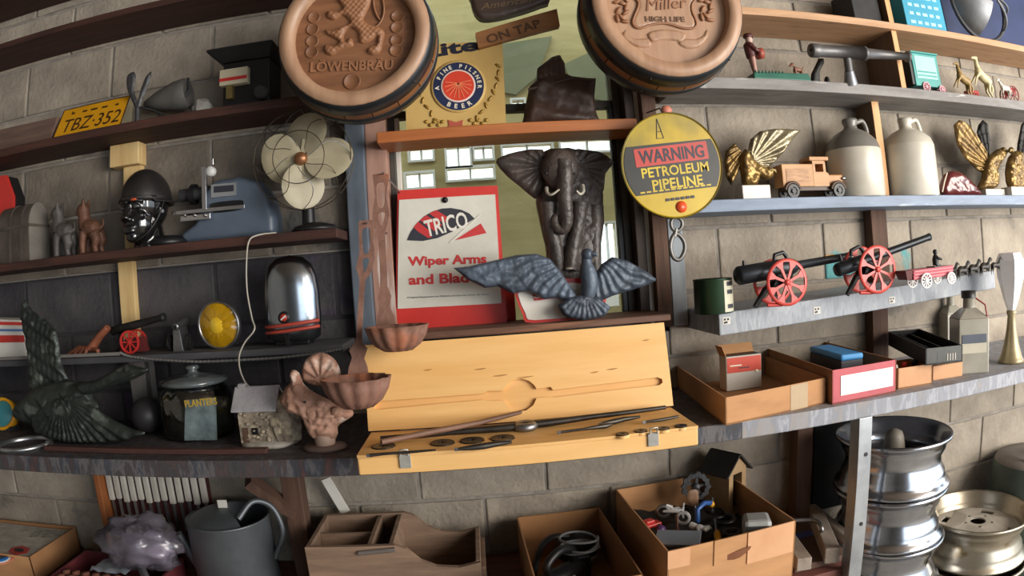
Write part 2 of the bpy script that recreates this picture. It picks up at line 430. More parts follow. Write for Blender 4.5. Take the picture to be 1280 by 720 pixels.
# ---- what stands behind the window: a porch wall with window openings
M_porch = mat('olive_porch_boards', C('b8a676'), C('9c8c5c'), 2, 0.8, stretch=(1,1,6))
PW = 1.6
def rect(ax, ay, bx, by):
    a, b = P(ax, ay, PW), P(bx, by, PW); return (a.x, b.x, b.z, a.z)
holes = [rect(512,187,541,199), rect(558,185,588,207), rect(593,185,616,198), rect(628,183,690,192), rect(700,176,768,188), rect(507,218,542,233), rect(559,212,617,222), rect(748,280,772,330), rect(640,126,655,134)]
m = MB(); m.prism([(-3, 0), (3.2, 0), (3.2, 3.2), (-3, 3.2)], PW, PW+0.06, [[(a,c),(b,c),(b,d),(a,d)] for a,b,c,d in holes])
porch = struct(m.build('wall_porch', M_porch, origin=(0, PW, 0)))
for a, b, c, d in holes:
    if b-a < 0.05: continue
    m = MB(); t = 0.012
    m.box(a, b, PW-0.02, PW, c-t, c); m.box(a, b, PW-0.02, PW, d, d+t); m.box(a-t, a, PW-0.02, PW, c-t, d+t); m.box(b, b+t, PW-0.02, PW, c-t, d+t)
    m.box((a+b)/2-0.006, (a+b)/2+0.006, PW, PW+0.03, c, d)
    m.build('window_frame', M_white, porch)
m = MB(); m.box(-3, 3.2, 0.2, 3.2, -0.05, 0); struct(m.build('ground_outside', mat('bare_ground', C('8a8468'), C('746e52'), 3, 0.9)))
# soft reflections in the upper sash, built as flat panels on the porch wall
for i, pts in enumerate([[(600,60),(690,45),(672,95),(645,118),(600,110)], [(705,80),(760,55),(775,100),(768,128),(722,120)]]):
    m = MB(); m.prism(T(pts, PW-.03), PW-.03, PW); m.build('reflection_panel', mat('dark_olive_reflection', C('77775a'), C('68684c'), 3, 0.8), porch)

# ---------------------------------------------------------------- shelves
def shelf(name, label, x0, x1, yf, zt, zb, mt, zt2=None, cat='shelf'):
    zt2 = zt if zt2 is None else zt2; d = zt2 - zt
    m = MB(); m.hexa([(x0,yf,zb),(x1,yf,zb+d),(x1,-0.002,zb+d),(x0,-0.002,zb)], [(x0,yf,zt),(x1,yf,zt2),(x1,-0.002,zt2),(x0,-0.002,zt)])
    return tag(m.build(name, mt, bevel=0.003), label, cat)
SD = -0.19
zA, zB, zC, zD = 2.435, 2.042, 1.655, 1.345
shelf('shelf_board', 'dark brown shelf board in the top left corner, highest one', -2.3, -1.1, SD, 2.655, 2.63, M_shelfbrown)
shelf('shelf_board', 'empty dark brown shelf board above the yellow licence plate', -2.3, -0.37, SD, zA, zA-0.022, M_shelfbrown)
shelf('shelf_board', 'dark brown shelf board carrying the yellow licence plate', -2.3, -0.37, SD, zB, zB-0.028, M_shelfbrown)
shelf('shelf_board', 'brown shelf board under the black head and the table fan', -2.3, -0.365, SD, zC, zC-0.027, M_shelfbrown)
M_slate = mat('grimy_slate_board', C('4c4c4e'), C('35353a'), 6, 0.75, stretch=(1,4,4), c3=C('6c6a68'), spot=0.6)
shelf('shelf_board', 'grimy grey shelf board under the amber headlight', -2.3, -0.365, -0.22, 1.338, 1.318, M_slate)
z1, z2, z3 = 2.272, 2.038, 1.668
def z4(x): return 1.345 + (x - 0.6)*0.048
shelf('shelf_board', 'raw pine shelf board under the turquoise box', 0.62, 2.75, -0.2, z1, z1-0.026, M_rawwood)
shelf('shelf_board', 'grey painted shelf board under the mechanical bank', 0.62, 2.75, -0.19, z2, z2-0.036, M_shelfgrey)
shelf('shelf_board', 'blue grey shelf board under the two stoneware jugs', 0.605, 2.75, -0.19, z3, z3-0.036, M_shelfblue)
M_silver = mat('silver_grey_paint', C('9aa0a8'), C('7d838c'), 7, 0.6, stretch=(1,4,2), c3=C('d6d8da'), spot=0.6, sscale=9)
M_silver = splash('silver_grey_paint_worn', ['92979f','989da4','8e949c','a2a6ae','969ba3','aaaeb4','8e949b','989ea6'])
r4 = shelf('shelf_board', 'silver grey shelf board carrying the two cannons', 0.66, 1.76, -0.27, z4(0.66), z4(0.66)-0.062, M_silver, z4(1.76))
for px_, py_ in ((908, 401), (1021, 388), (1115, 375)):
    p = P(px_, py_, -.2705); m = MB(); m.box(p.x-.012, p.x+.012, -.2712, -.2695, p.z-.010, p.z+.010); dc_ = m.build('square_decal', M_white, r4)
    for u, v in ((-.005,.004),(.005,.004),(0,-.004),(-.005,-.005)):
        m = MB(); m.box(p.x+u-.003, p.x+u+.003, -.2718, -.2710, p.z+v-.0028, p.z+v+.0028); m.build('decal_mark', M_black, dc_)
# ---------------------------------------------------------------- workbench
BT, BB, BF = 1.10, 1.055, -0.5
M_bench = splash('paint_splashed_bench', ['343236','403e40','363438','4a3c3a','38363a','5c585a','3a3e48','343236','5a3a36'])
M_benchr = splash('silver_bench_paint', ['84868e','8a8c94','80828c','9c9ea6','86888f','7e8088','8c8684','8a8c94'])
bench = thing('workbench', 'long workbench with paint splashed front edge under the window', 'workbench', (0.2, -0.25, BB))
m = MB(); m.box(-2.4, 0.62, BF, -.004, BB, BT); m.build('worktop', M_bench, bench, 0.003)
m = MB(); m.box(0.62, 2.6, BF, -.004, BB, BT); m.build('worktop', M_benchr, bench, 0.003)
pl0, pl1 = P(1084, 516, BF-0.01), P(1069, 720, BF-0.01)
m = MB(); x = (pl0.x+pl1.x)/2
m.box(x-0.022, x+0.022, BF-0.006, BF-0.001, 0.0, BB+0.002); m.box(x-0.022, x-0.017, BF-0.001, BF+0.04, 0, BB)
leg = m.build('leg', mat('bare_steel_angle', C('b0b4b8'), C('8d9094'), 8, 0.4, 0.85), bench, 0.001); 
m = MB()
for pz in (P(1082,567,BF).z, 0.75, 0.3):
    m = MB(); m.cyl((x+0.004, BF-0.0075, pz), (x+0.004, BF-0.0055, pz), 0.006, n=12); m.build('bolt_hole', M_black, leg)
m = MB(); a = P(372, 640, -0.12); m.box(a.x-0.03, a.x+0.03, -0.15, -0.09, 0, BB); m.build('leg', M_darkpost, bench, 0.003)
m = MB(); a = P(1000, 600, -0.06); m.box(a.x-0.03, a.x+0.03, -0.09, -0.03, 0, BB); m.build('leg', M_darkpost, bench, 0.003)
m = MB(); m.bar(P(310, 600, -0.2), P(368, 640, -0.13), 0.03, 0.05, (0,1,0)); m.build('brace', M_darkpost, bench)
m = MB(); m.bar(P(407, 598, -0.05), P(432, 640, -0.03), 0.03, 0.008, (0,1,0)); m.build('brace', M_white, bench)
# lower shelf
LZ = 0.60
shelf('lower_shelf_board', 'reddish lower shelf board under the workbench', -2.3, 1.03, -0.47, LZ, LZ-0.04, mat('red_brown_board', C('7a4a40'), C('5c342d'), 5, 0.7, stretch=(1,8,8)))
# uprights
def post(name, label, ax, ay, y, hw, z0, z1_, mt, d=0.03):
    a = P(ax, ay, y); m = MB(); m.box(a.x-hw, a.x+hw, y, y+d, z0, z1_); return tag(m.build(name, mt, bevel=0.002), label, 'post')
M_divface = mat('pine_divider', C('d8a774'), C('c08f5c'), 4, 0.6, stretch=(9,9,1))
# left pine upright
a = P(158, 360, -0.03)
m = MB(); m.box(a.x-0.03, a.x+0.03, -0.03, -0.002, 1.34, 1.627); tag(m.build('pine_upright', M_pinepost, bevel=0.002), 'short pale pine upright between the two lower left shelves', 'post')
a = P(165, 240, -0.03)
m = MB(); m.box(a.x-0.035, a.x+0.035, -0.03, -0.002, 1.656, 1.955); tag(m.build('pine_upright', M_pinepost, bevel=0.002), 'pale pine upright behind the black head', 'post')
a0, a1 = P(137, 184, -0.06), P(173, 204, -0.06)
m = MB(); m.box(a0.x, a1.x, -0.06, -0.002, a1.z, 2.013); tag(m.build('pine_block', M_pinepost, bevel=0.004), 'small pine block under the licence plate shelf', 'block')
# right dividers
m = MB(); a = P(1112, 60, -0.18); m.box(a.x+0.05, a.x+0.075, -0.185, -0.002, z2, z1-0.026)
M_divshade = mat('divider_board', C('7c6552'), C('66523f'), 4, 0.7, stretch=(9,9,1))  # darker pine: shading of the side faces put into the colour
def divider(label, px, py, z0, z1_, y=-0.185, t=0.022):
    a = P(px, py, y); m = MB(); m.box(a.x-t/2, a.x+t/2, y+.003, -0.002, z0, z1_); n_ = thing('shelf_divider', label, 'divider', (a.x, y/2, z0)); m.build('panel', M_divshade, n_); m = MB(); m.box(a.x-t/2, a.x+t/2, y, y+.003, z0, z1_); m.build('front_edge', M_divface, n_)  # shaded colour on the side panel, lighter pine on the front strip
divider('pine shelf divider beside the turquoise box', 1112, 15, z1, 2.62)
divider('pine shelf divider left of the small turquoise wagon', 1125, 80, z2, z1-0.026)
divider('pine shelf divider behind the handle of the left jug', 1098, 160, z3, z2-0.036, -0.11, 0.03)
a = P(1096, 290, -0.03); m = MB(); m.box(a.x-0.035, a.x+0.035, -0.05, -0.002, z4(a.x)+0.0, z3-0.036); tag(m.build('brown_upright', M_darkpost, bevel=0.002), 'brown wooden upright behind the right cannon', 'post')
a = P(1097, 410, -0.03); m = MB(); m.box(a.x-0.035, a.x+0.035, -0.05, -0.002, BT, z4(a.x)-0.063); tag(m.build('brown_upright', M_darkpost, bevel=0.002), 'brown wooden upright behind the black drawer insert', 'post')
# sill and ledge
SZ = 1.352
M_sill = mat('worn_brown_sill', C('7d5a48'), C('5f4336'), 5, 0.7, stretch=(1,8,8), c3=C('9a6a50'), spot=0.6)
sx0, sx1 = P(500, 420, -0.2).x, P(839, 400, -0.2).x
m = MB(); m.box(sx0-0.02, sx1, -0.20, 0.03, SZ-0.018, SZ); struct(m.build('trim_5', M_sill, bevel=0.003))
l0, l1 = P(471, 178, -0.13), P(797, 160, -0.13)
m = MB(); m.box(l0.x, l1.x, -0.13, 0.02, 1.893, 1.926); struct(m.build('trim_6', M_orangewood, bevel=0.003))
LEDGE = 1.926
# ================================================================ centre: barrels
M_oak = mat('carved_oak', C('8a5e40'), C('6b462e'), 6, 0.5, stretch=(1,1,6), bump=0.15)
M_oakpale = mat('pale_oak_rim', C('b08c70'), C('97735a'), 5, 0.45, stretch=(6,6,1))
M_hoop = mat('black_barrel_hoop', C('2b2f33'), C('1c1f22'), 8, 0.4, 0.3)
M_stave = mat('barrel_stave_wood', C('8d5c34'), C('6e4526'), 6, 0.55, stretch=(1,6,1))
def barrel(label, cx, cz, r, yf, facem):
    t = thing('barrel', label, 'barrel', (cx, yf, cz - r))
    c = (cx, yf, cz); ax = (0, 1, 0)
    m = MB(); m.lathe([(r*0.80,0.03),(r*0.82,0.0),(r*0.99,0.0),(r*1.0,0.006)], 48, c, ax, caps=False); m.build('rim', M_oakpale, t)
    m = MB(); m.lathe([(0.0,0.030),(r*0.83,0.030),(r*0.83,0.035),(0,0.035)], 48, c, ax, False); head = m.build('barrel_head', facem, t)
    nst = 18
    for i in range(nst):            # staves
        m = MB(); a0, a1 = 2*math.pi*i/nst, 2*math.pi*(i+1)/nst - 0.012; vs = []; fs = []
        prof = [(r*0.985,0.004),(r*1.045,0.045),(r*1.075,0.09),(r*1.068,0.135),(r*1.03,0.174)]
        for rr, h in prof:
            for j in range(4):
                a = a0 + (a1-a0)*j/3; vs.append((cx + rr*math.cos(a), yf + h, cz + rr*math.sin(a)))
        for k in range(len(prof)-1):
            for j in range(3): fs.append((k*4+j, k*4+j+1, k*4+5+j, k*4+4+j))
        m.add(vs, fs, True); m.build('stave', M_stave, t)
    for h0, h1, f0, f1 in ((0.006, 0.058, 1.008, 1.068), (0.092, 0.15, 1.086, 1.076)):
        m = MB(); m.lathe([(r*f0-0.004,h0),(r*f0,h0),(r*(f0+f1)/2+0.0015,(h0+h1)/2),(r*f1,h1),(r*f1-0.004,h1)], 64, c, ax, caps=False); hp = m.build('hoop', M_hoop, t)
        for a in (-0.75, -1.9):
            m = MB(); rr = r*(f0+f1)/2; m.ball((cx + rr*math.cos(a), yf + (h0+h1)/2, cz + rr*math.sin(a)), 0.005, 8, 6); m.build('rivet', M_iron, hp)
    m = MB(); m.lathe([(0,0.165),(r*1.02,0.165),(r*1.02,0.172),(0,0.172)], 40, c, ax, False); m.build('back_board', M_stave, t)
    m = MB(); m.box(cx-0.02, cx+0.02, yf+0.17, -0.19, cz-0.02, cz+0.02); m.build('wall_bracket', M_iron, t)
    return t, head
yb = -0.38; yh = yb + 0.030
def cr(k, ox, oy):
    return lambda pts: [(ox + x/k, oy + y/k) for x, y in pts]
c1 = cr(4.364, 340, 0)
bl, hl = barrel('oak half barrel with a carved lion, hung left of the window', -0.269, 2.141, 0.199, yb, M_oak)
lion = [(340,-60),(400,-110),(470,-130),(545,-100),(545,0),(520,60),(500,110),(545,138),(590,150),(615,180),(605,235),(597,275),(575,300),(540,303),(520,285),(530,260),(570,240),(572,205),(535,228),(495,240),(475,225),(470,180),(425,152),(392,195),(402,228),(430,205),(445,250),(400,268),(355,290),(330,305),(300,298),(285,270),(297,245),(340,253),(368,232),(345,215),(300,190),(290,160),(330,170),(370,150),(425,128),(410,100),(380,88),(345,112),(310,105),(297,80),(315,58),(355,66),(388,48),(365,10)]
m = MB(); m.relief(smooth_loop(T(c1(lion), yh), 3), yh, 0.012, 0.014, 0.0035, lambda x, z, d: 0.002*math.sin(x*420)*math.sin(z*380)); m.build('lion_relief', mat('carved_oak_light', C('97694a'), C('7c5439'), 9, 0.5), hl)
m = MB(); m.tube([(p.x, yh-0.005, p.z) for p in smooth_path([P(a, b, yh) for a, b in c1([(525,160),(575,145),(605,100),(612,40),(595,-30),(570,-60),(555,-10),(560,50),(578,95),(590,112)])])], 0.0028, 6); m.build('lion_tail', MATS['carved_oak_light'], hl)
for a, b, rr in [(230,95,0.0095),(222,160,0.0095),(220,225,0.0095),(217,285,0.0095),(685,90,0.0095),(683,150,0.0095),(680,220,0.0095),(677,275,0.0095),(437,445,0.0125)]:
    p = P(*c1([(a, b)])[0], yh); m = MB(); m.lathe([(0,-0.002),(rr*1.5,-0.002),(rr*1.65,-0.004),(rr*1.8,-0.003),(rr*1.85,0.002)], 24, p, (0,1,0)); m.build('medallion', M_oak, hl)
p0, p1 = P(*c1([(212,362)])[0], yh), P(*c1([(662,350)])[0], yh)
lettering('lettering', 'L\u00d6WENBR\u00c4U', MATS['carved_oak_light'], hl, face_M((p0+p1)/2, math.atan2(p1.z-p0.z, p1.x-p0.x)), w=(p1-p0).length, h=0.034, ext=0.004, bold=0.02)
# right barrel
rx0, rx1 = P(740, 0, yb).x, P(926, 0, yb).x; rr = (rx1-rx0)/2; rc = (rx0+rx1)/2; rz = P(833, 95, yb).z + rr
br, hr = barrel('oak half barrel with a carved beer shield, hung right of the window', rc, rz, rr, yb, M_oakpale)
c2 = cr(5.538, 720, 0)
sh = [(430,-40),(405,-20),(430,20),(425,60),(400,120),(390,160),(410,190),(450,198),(500,180),(560,168),(620,165),(680,180),(740,198),(800,200),(830,180),(825,140),(800,80),(800,30),(820,0),(790,-60),(610,-80)]
m = MB(); q = smooth_loop(T(c2(sh), yh), 3); m.relief(q, yh, 0.004, 0.004, 0.006, thick=0.002); m.build('shield', M_oakpale, hr)
q3 = [(x, yh-0.004, z) for x, z in q]; m = MB(); m.tube(q3, 0.0035, 6, closed=True); m.build('shield_border', MATS['carved_oak_light'], hr)
M_carve = mat('dark_carving', C('6d4c34'), C('5c3e2a'), 9, 0.6)
p0, p1 = P(*c2([(470,40)])[0], yh-0.004), P(*c2([(775,15)])[0], yh-0.004)
lettering('lettering', 'Miller', MATS['carved_oak_light'], hr, face_M((p0+p1)/2, math.atan2(p1.z-p0.z, p1.x-p0.x)), w=(p1-p0).length*0.95, h=0.034, ext=0.003, bold=0.0, shear=0.3)
p0, p1 = P(*c2([(478,132)])[0], yh-0.004), P(*c2([(752,135)])[0], yh-0.004)
lettering('lettering', 'HIGH LIFE', M_carve, hr, face_M((p0+p1)/2, math.atan2(p1.z-p0.z, p1.x-p0.x)), w=(p1-p0).length, h=0.016, ext=0.002, bold=0.03)
def band(pts_top, pts_bot, y, d=0.005): 
    return smooth_loop(T(pts_top + pts_bot[::-1], y), 2)
for nm, tp, bt in [('ribbon', [(490,235),(560,208),(630,205),(700,212),(765,240)], [(525,295),(580,282),(630,280),(690,285),(735,300)]),
                   ('ribbon', [(345,205),(350,235),(420,270),(500,265)], [(310,250),(350,290),(430,330),(520,325)]),
                   ('ribbon', [(750,268),(830,270),(885,240),(905,200)], [(705,300),(760,338),(850,330),(915,260)])]:
    m = MB(); m.relief(band(c2(tp), c2(bt), yh), yh, 0.006, 0.006, 0.004, thick=0.001); m.build(nm, M_oakpale, hr)
for cx_, cy_ in ((320, 70), (905, 60)):
    for i in range(9):
        an = R(20 + i*40); p = P(*c2([(cx_ + 45*math.cos(an)*(1 if i % 2 else .6), cy_ + 90*math.sin(an)*(1 if i % 2 else .55))])[0], yh-0.003)
        m = MB(); m.ball(p, (0.006, 0.006, 0.013), 8, 6, Matrix.Rotation(an + 0.6, 3, 'Y')); m.build('leaf', MATS['carved_oak_light'], hr)

# ================================================================ beer sign with blue roundel
ys = -0.085
M_tan = mat('tan_sign_board', C('c9a968'), C('b59352'), 4, 0.5)
M_navy = mat('navy_enamel', C('1d2a52'), C('18233f'), 9, 0.4)
M_gold = mat('gold_paint', C('a8853a'), C('8c6c2a'), 9, 0.4, 0.3)
q = T([(505,40),(628,52),(633,160),(508,166)], ys); zb_ = LEDGE
q = [(q[0][0], q[1][1]+0.01), q[1], (q[2][0], zb_), (q[3][0], zb_)]
t = thing('beer_sign', 'tan beer sign with a navy and red roundel on the ledge', 'sign', (q[2][0]-0.12, ys, zb_))
m = MB(); m.prism(q, ys, ys+0.02); bd = m.build('sign_board', M_tan, t, 0.006)
m = MB(); pc = P(573, 108, ys)
rr = (P(604,108,ys).x - P(542,108,ys).x)/2
m = MB(); m.lathe([(rr*1.12,0.001),(rr*1.12,-0.003),(rr*1.03,-0.004)], 40, pc, (0,1,0), caps=False); m.build('roundel_border', M_tan, bd)
m = MB(); m.lathe([(rr*1.03,0.001),(rr*1.03,-0.004),(0,-0.004)], 40, pc, (0,1,0), False); m.build('roundel', M_navy, bd)
m = MB(); m.lathe([(rr*0.70,0.0),(rr*0.70,-0.006),(rr*0.64,-0.007),(0,-0.007)], 36, pc, (0,1,0), False); m.build('roundel_ring', mat('pale_enamel', C('e8cfc4'), None, 9, .4), bd)
m = MB(); m.lathe([(rr*0.63,-0.004),(rr*0.63,-0.008),(0,-0.008)], 36, pc, (0,1,0), False); m.build('roundel_centre', mat('orange_red_enamel', C('d8432c'), C('c43824'), 20, .4), bd)
for i in range(11):
    an = R(-90 + (i-5)*22); m = MB(); m.bar((pc.x, pc.y-0.009, pc.z+rr*0.1), (pc.x + rr*0.55*math.cos(an), pc.y-0.009, pc.z + rr*0.55*math.sin(an)), 0.0022, 0.001, (0,1,0)); m.build('ray', mat('orange_ray', C('f08a5c'), None, 9, .5), bd)
def arc_text(body, mt, parent, c, rad, a_mid, step, h, y, flip=False):
    n = len(body)
    for i, ch in enumerate(body):
        if ch == ' ': continue
        a = a_mid + (-(i-(n-1)/2) if not flip else (i-(n-1)/2))*step
        p = (c.x + rad*math.cos(a), y, c.z + rad*math.sin(a))
        lettering('letter', ch, mt, parent, face_M(p, a - R(90) if not flip else a + R(90)), h=h, ext=0.001, bold=0.03)
M_cream = mat('cream_letter_paint', C('e6ddc8'), C('d8ceb6'), 9, 0.5)
arc_text('A FINE PILSNER', M_cream, bd, pc, rr*0.86, R(88), R(14.5), 0.0125, ys-0.0045)
arc_text('BEER', M_cream, bd, pc, rr*0.86, R(-90), R(19), 0.014, ys-0.0045, True)
p0, p1 = P(530, 66, ys), P(598, 55, ys)
lettering('lettering', 'Lite', mat('dark_blue_letter', C('1e2236'), C('191c2c'), 9, .4), bd, face_M((p0+p1)/2, math.atan2(p1.z-p0.z, p1.x-p0.x)), w=(p1-p0).length, h=0.042, ext=0.003, bold=0.03)
for sgn, base in ((1, (596,148)), (-1, (545,150))):      # barley sprays
    for i in range(9):
        f = i/8; p = P(base[0] + sgn*(22*math.sin(f*1.9)+6*f), base[1] - f*66, ys-0.002)
        m = MB(); m.ball(p, (0.0045, 0.003, 0.011), 8, 6, Matrix.Rotation(sgn*(0.5-0.9*f) + (0.5 if i % 2 else -0.5), 3, 'Y')); m.build('barley_grain', M_gold, bd)
    for i in range(5):
        p = P(base[0] + sgn*(i*5-8), base[1] + 2 + (i % 2)*4, ys-0.002); m = MB(); m.ball(p, (0.007, 0.003, 0.006), 8, 6); m.build('hop', M_gold, bd)
q2 = T([(560,150),(570,153),(579,150),(578,155),(579,161),(570,158),(560,161),(561,155)], ys)
m = MB(); m.prism(q2, ys-0.003, ys); m.build('small_emblem', mat('faded_red', C('b5563f'), None, 9, .5), bd)
# ON TAP board
yo = ys-0.022
t = thing('tap_board', 'narrow wooden board lettered ON TAP crossing the beer sign', 'sign', tuple(P(648, 36, yo)))
m = MB(); m.prism(T([(594,41),(696,11),(700,33),(598,60)], yo), yo, yo+0.022); m.build('board', M_orangewood if False else mat('tap_wood', C('9c6a3c'), C('7f5028'), 5, .5, stretch=(1,6,6)), t, 0.004)
p0, p1 = P(609, 50, yo), P(675, 29, yo)
lettering('lettering', 'ON TAP', mat('dark_carved', C('5b3a20'), None, 9, .6), t, face_M((p0+p1)/2, math.atan2(p1.z-p0.z, p1.x-p0.x)), w=(p1-p0).length, h=0.028, ext=0.003, bold=0.012)
yq = ys-0.02
t = thing('tavern_plaque', 'dark brown tavern plaque above the ON TAP board, cut by the picture top', 'sign', tuple(P(635, 20, yq)))
q = smooth_loop(T([(583,-45),(588,0),(596,20),(612,24),(645,17),(678,6),(688,-2),(690,-50)], yq), 3)
m = MB(); m.relief(q, yq, 0.008, 0.008, 0.008, thick=0.03); m.build('plaque_body', mat('dark_brown_plaque', C('4a3830'), C('382a24'), 7, .45), t)
p0, p1 = P(600, 9, yq-0.008), P(664, -1, yq-0.008)
lettering('lettering', 'American', mat('bronze_letter', C('8a7458'), None, 9, .4, .4), t, face_M((p0+p1)/2, math.atan2(p1.z-p0.z, p1.x-p0.x)), w=(p1-p0).length, h=0.02, ext=0.002, shear=0.4)
# ship plaque
yp = -0.045
q = T([(648,160),(654,150),(659,122),(662,108),(671,98),(672,85),(690,71),(700,69),(706,79),(707,92),(718,97),(745,98),(743,120),(745,140),(752,158)], yp)
q = [(x, max(z, LEDGE)) for x, z in q]; q[0] = (q[0][0], LEDGE); q[-1] = (q[-1][0], LEDGE)
M_shipc = mat('dark_brown_casting', C('4c352a'), C('35251e'), 8, .55, bump=.3)
zs_ = LEDGE
m = MB(); m.relief(q, yp, 0.035, 0.03, 0.006, lambda x, z, d: 0.006*math.sin((z-zs_)*70 + x*22) + 0.004*fbm(x*30, z*30), thick=0.02)
t = thing('ship_plaque', 'dark brown cast ship figure with a tall sail on the ledge', 'figurine', (sum(x for x, z in q)/len(q), yp, LEDGE))
m.build('hull', M_shipc, t)
m = MB(); m.relief(T([(671,100),(676,86),(690,73),(699,72),(704,80),(706,92),(690,96)], yp-0.03), yp-0.03, 0.012, 0.01, 0.005, lambda x, z, d: 0.004*math.sin(x*380)); m.build('sail', M_shipc, t)
m = MB(); m.tube([P(a, b, yp-0.034) for a, b in ((660,112),(690,104),(716,97),(742,100))], 0.004, 6); m.build('gunwale', M_shipc, t)

# ================================================================ red display cabinet
def quad3(pts, y): return [P(a, b, y) for a, b in pts]
yt = PZ(516, 411, SZ).y
M_redtin = mat('red_tin', C('cf3a33'), C('bd302b'), 6, .4, c3=C('a08a86'), spot=.74, sscale=9)
t = thing('display_cabinet', 'red tin display cabinet for wiper blades on the sill', 'cabinet', (P(565, 411, yt).x, yt+0.05, SZ))
q = T([(497,238),(622,232),(634,405),(495,413)], yt); q[2] = (q[2][0], SZ); q[3] = (q[3][0], SZ)
m = MB(); m.prism(q, yt, yt+0.09); cb = m.build('cabinet_body', M_redtin, t, 0.004)
m = MB(); p0 = P(634, 370, yt+0.06); m.box(p0.x-0.02, p0.x+0.022, yt+0.05, yt+0.10, SZ, P(634, 355, yt).z); m.build('side_pocket', M_redtin, t, 0.003)
M_face = mat('worn_white_enamel', C('d6d3c8'), C('c2beb2'), 5, .45, c3=C('948f86'), spot=.72, sscale=14)
fq = T([(499,250),(619,243),(627,379),(497,386)], yt-0.003)
m = MB(); m.prism(fq, yt-0.004, yt+0.001); fc = m.build('face_panel', M_face, t, 0.002)
yl = yt-0.0045
M_dark = mat('charcoal_print', C('30303a'), None, 9, .5); M_redp = mat('red_print', C('c43434'), C('b02c2e'), 12, .5)
def flat(pts, mt, nm, dy=0.0):
    m = MB(); m.prism(T(pts, yl-dy), yl-dy-0.0006, yl); return m.build(nm, mt, fc)
c5 = cr(3.511, 480, 215)
arc = [(100,300),(115,265),(140,230),(175,195),(215,172),(255,160),(295,158),(340,166),(375,182),(398,205)]
flat(c5(arc + [(300,262),(235,290),(170,303)]), M_dark, 'fan_print')
flat(c5([(130,242),(150,218),(205,262),(210,285),(195,290),(150,262)]), M_redp, 'fan_stripe', .0004)
flat(c5([(158,212),(185,190),(255,232),(225,262)]), M_redp, 'fan_stripe', .0004)
flat(c5([(198,182),(230,167),(290,205),(262,225)]), M_redp, 'fan_stripe', .0004)
flat(c5([(310,300),(425,226),(450,268)]), M_redp, 'fan_wedge', .0004)
p0, p1 = P(*c5([(180,250)])[0], yl), P(*c5([(365,208)])[0], yl)
M_wl = mat('white_print', C('e6e2d8'), C('d6d2c8'), 9, .5)
lettering('lettering', 'TRICO', M_wl, fc, face_M(((p0+p1)/2 - Vector((0, .0008, 0))), math.atan2(p1.z-p0.z, p1.x-p0.x)), w=(p1-p0).length, h=0.05, ext=0.0008, bold=0.02)
def line(txt, a, b, h, mt, par, y, bold=0.02, shear=0, ext=0.0008):
    p0, p1 = P(*a, y), P(*b, y)
    return lettering('lettering', txt, mt, par, face_M((p0+p1)/2, math.atan2(p1.z-p0.z, p1.x-p0.x)), w=(p1-p0).length, h=h, ext=ext, bold=bold, shear=shear)
line('Wiper Arms', c5([(105,398)])[0], c5([(450,386)])[0], 0.036, M_redp, fc, yl, .035)
line('and Blades', c5([(108,474)])[0], c5([(440,460)])[0], 0.030, M_redp, fc, yl, .035)
line('Original Equipment on Millions of Cars for Over 25 Years', c5([(102,552)])[0], c5([(460,537)])[0], 0.006, M_dark, fc, yl, 0)
p = P(*c5([(268,123)])[0], yl); m = MB(); m.lathe([(0.009,0.002),(0.009,-0.004),(0.0,-0.007)], 14, p, (0,1,0)); m.build('knob', M_iron, fc)
m = MB(); m.bar(P(*c5([(290,310)])[0], yl-.002), P(*c5([(425,185)])[0], yl-.002), 0.003, 0.001, (0,1,0)); m.build('wiper_print', M_wl, fc)

# ================================================================ elephant plaque
c3 = cr(3.0, 600, 170)
ye = -0.035
M_ele = mat('weathered_elephant', C('584d48'), C('332d2b'), 9, .42, bump=.4, bscale=70, c3=C('7c746f'), spot=.64, sscale=8)
eb = P(*c3([(340,560)])[0], ye)
t = thing('elephant_statue', 'dark weathered elephant statue with spread ears standing on the sill', 'statue', (eb.x, ye, SZ))
body = [(235,60),(300,46),(360,50),(400,110),(455,180),(462,260),(466,320),(455,400),(455,460),(440,560),(400,640),(250,640),(245,540),(252,440),(240,380),(225,310),(212,240),(230,160)]
q = [(x, max(z, SZ)) for x, z in T(c3(body), ye)]
m = MB(); m.relief(smooth_loop(q, 2), ye, 0.045, 0.045, 0.008, lambda x, z, d: 0.006*fbm(x*34, z*34), thick=0.03); bo = m.build('body', M_ele, t)
earL = [(60,100),(78,78),(140,58),(235,50),(250,110),(240,180),(222,222),(205,236),(150,190),(100,150)]
earR = [(345,52),(400,52),(455,62),(492,88),(500,105),(470,142),(465,200),(440,232),(405,225),(375,170),(350,110)]
for nm, e in (('ear', earL), ('ear', earR)):
    cxy = P(*c3([(240 if e is earL else 350, 120)])[0], ye)
    m = MB(); m.relief(smooth_loop(T(c3(e), ye-0.02), 2), ye-0.02, 0.016, 0.02, 0.006, lambda x, z, d: 0.005*math.sin(14*math.atan2(z-cxy.z, x-cxy.x)), back=0.008); m.build(nm, M_ele, t)
m = MB(); p = P(*c3([(300,125)])[0], ye-0.06); m.ball(p, (0.055, 0.04, 0.062), 20, 12, fn=lambda q, d: q*(1+0.05*fbm(d.x*3, d.z*3))); m.build('head', M_ele, t)
tr = [P(*c3([(a, b)])[0], y_) for a, b, y_ in ((312,95,-.115),(318,150,-.125),(318,210,-.125),(322,270,-.12),(325,320,-.115),(312,350,-.11),(290,345,-.108),(280,318,-.106),(288,295,-.104))]
tp = smooth_path(tr, 5); n_ = len(tp)
m = MB(); m.tube(tp, [(0.026 - 0.016*i/n_)*(1 + 0.05*math.sin(i*2.2)) for i in range(n_)], 12); m.build('trunk', M_ele, t)
M_tusk = mat('ivory_tusk', C('cfc9ba'), C('b5ad9c'), 12, .4)
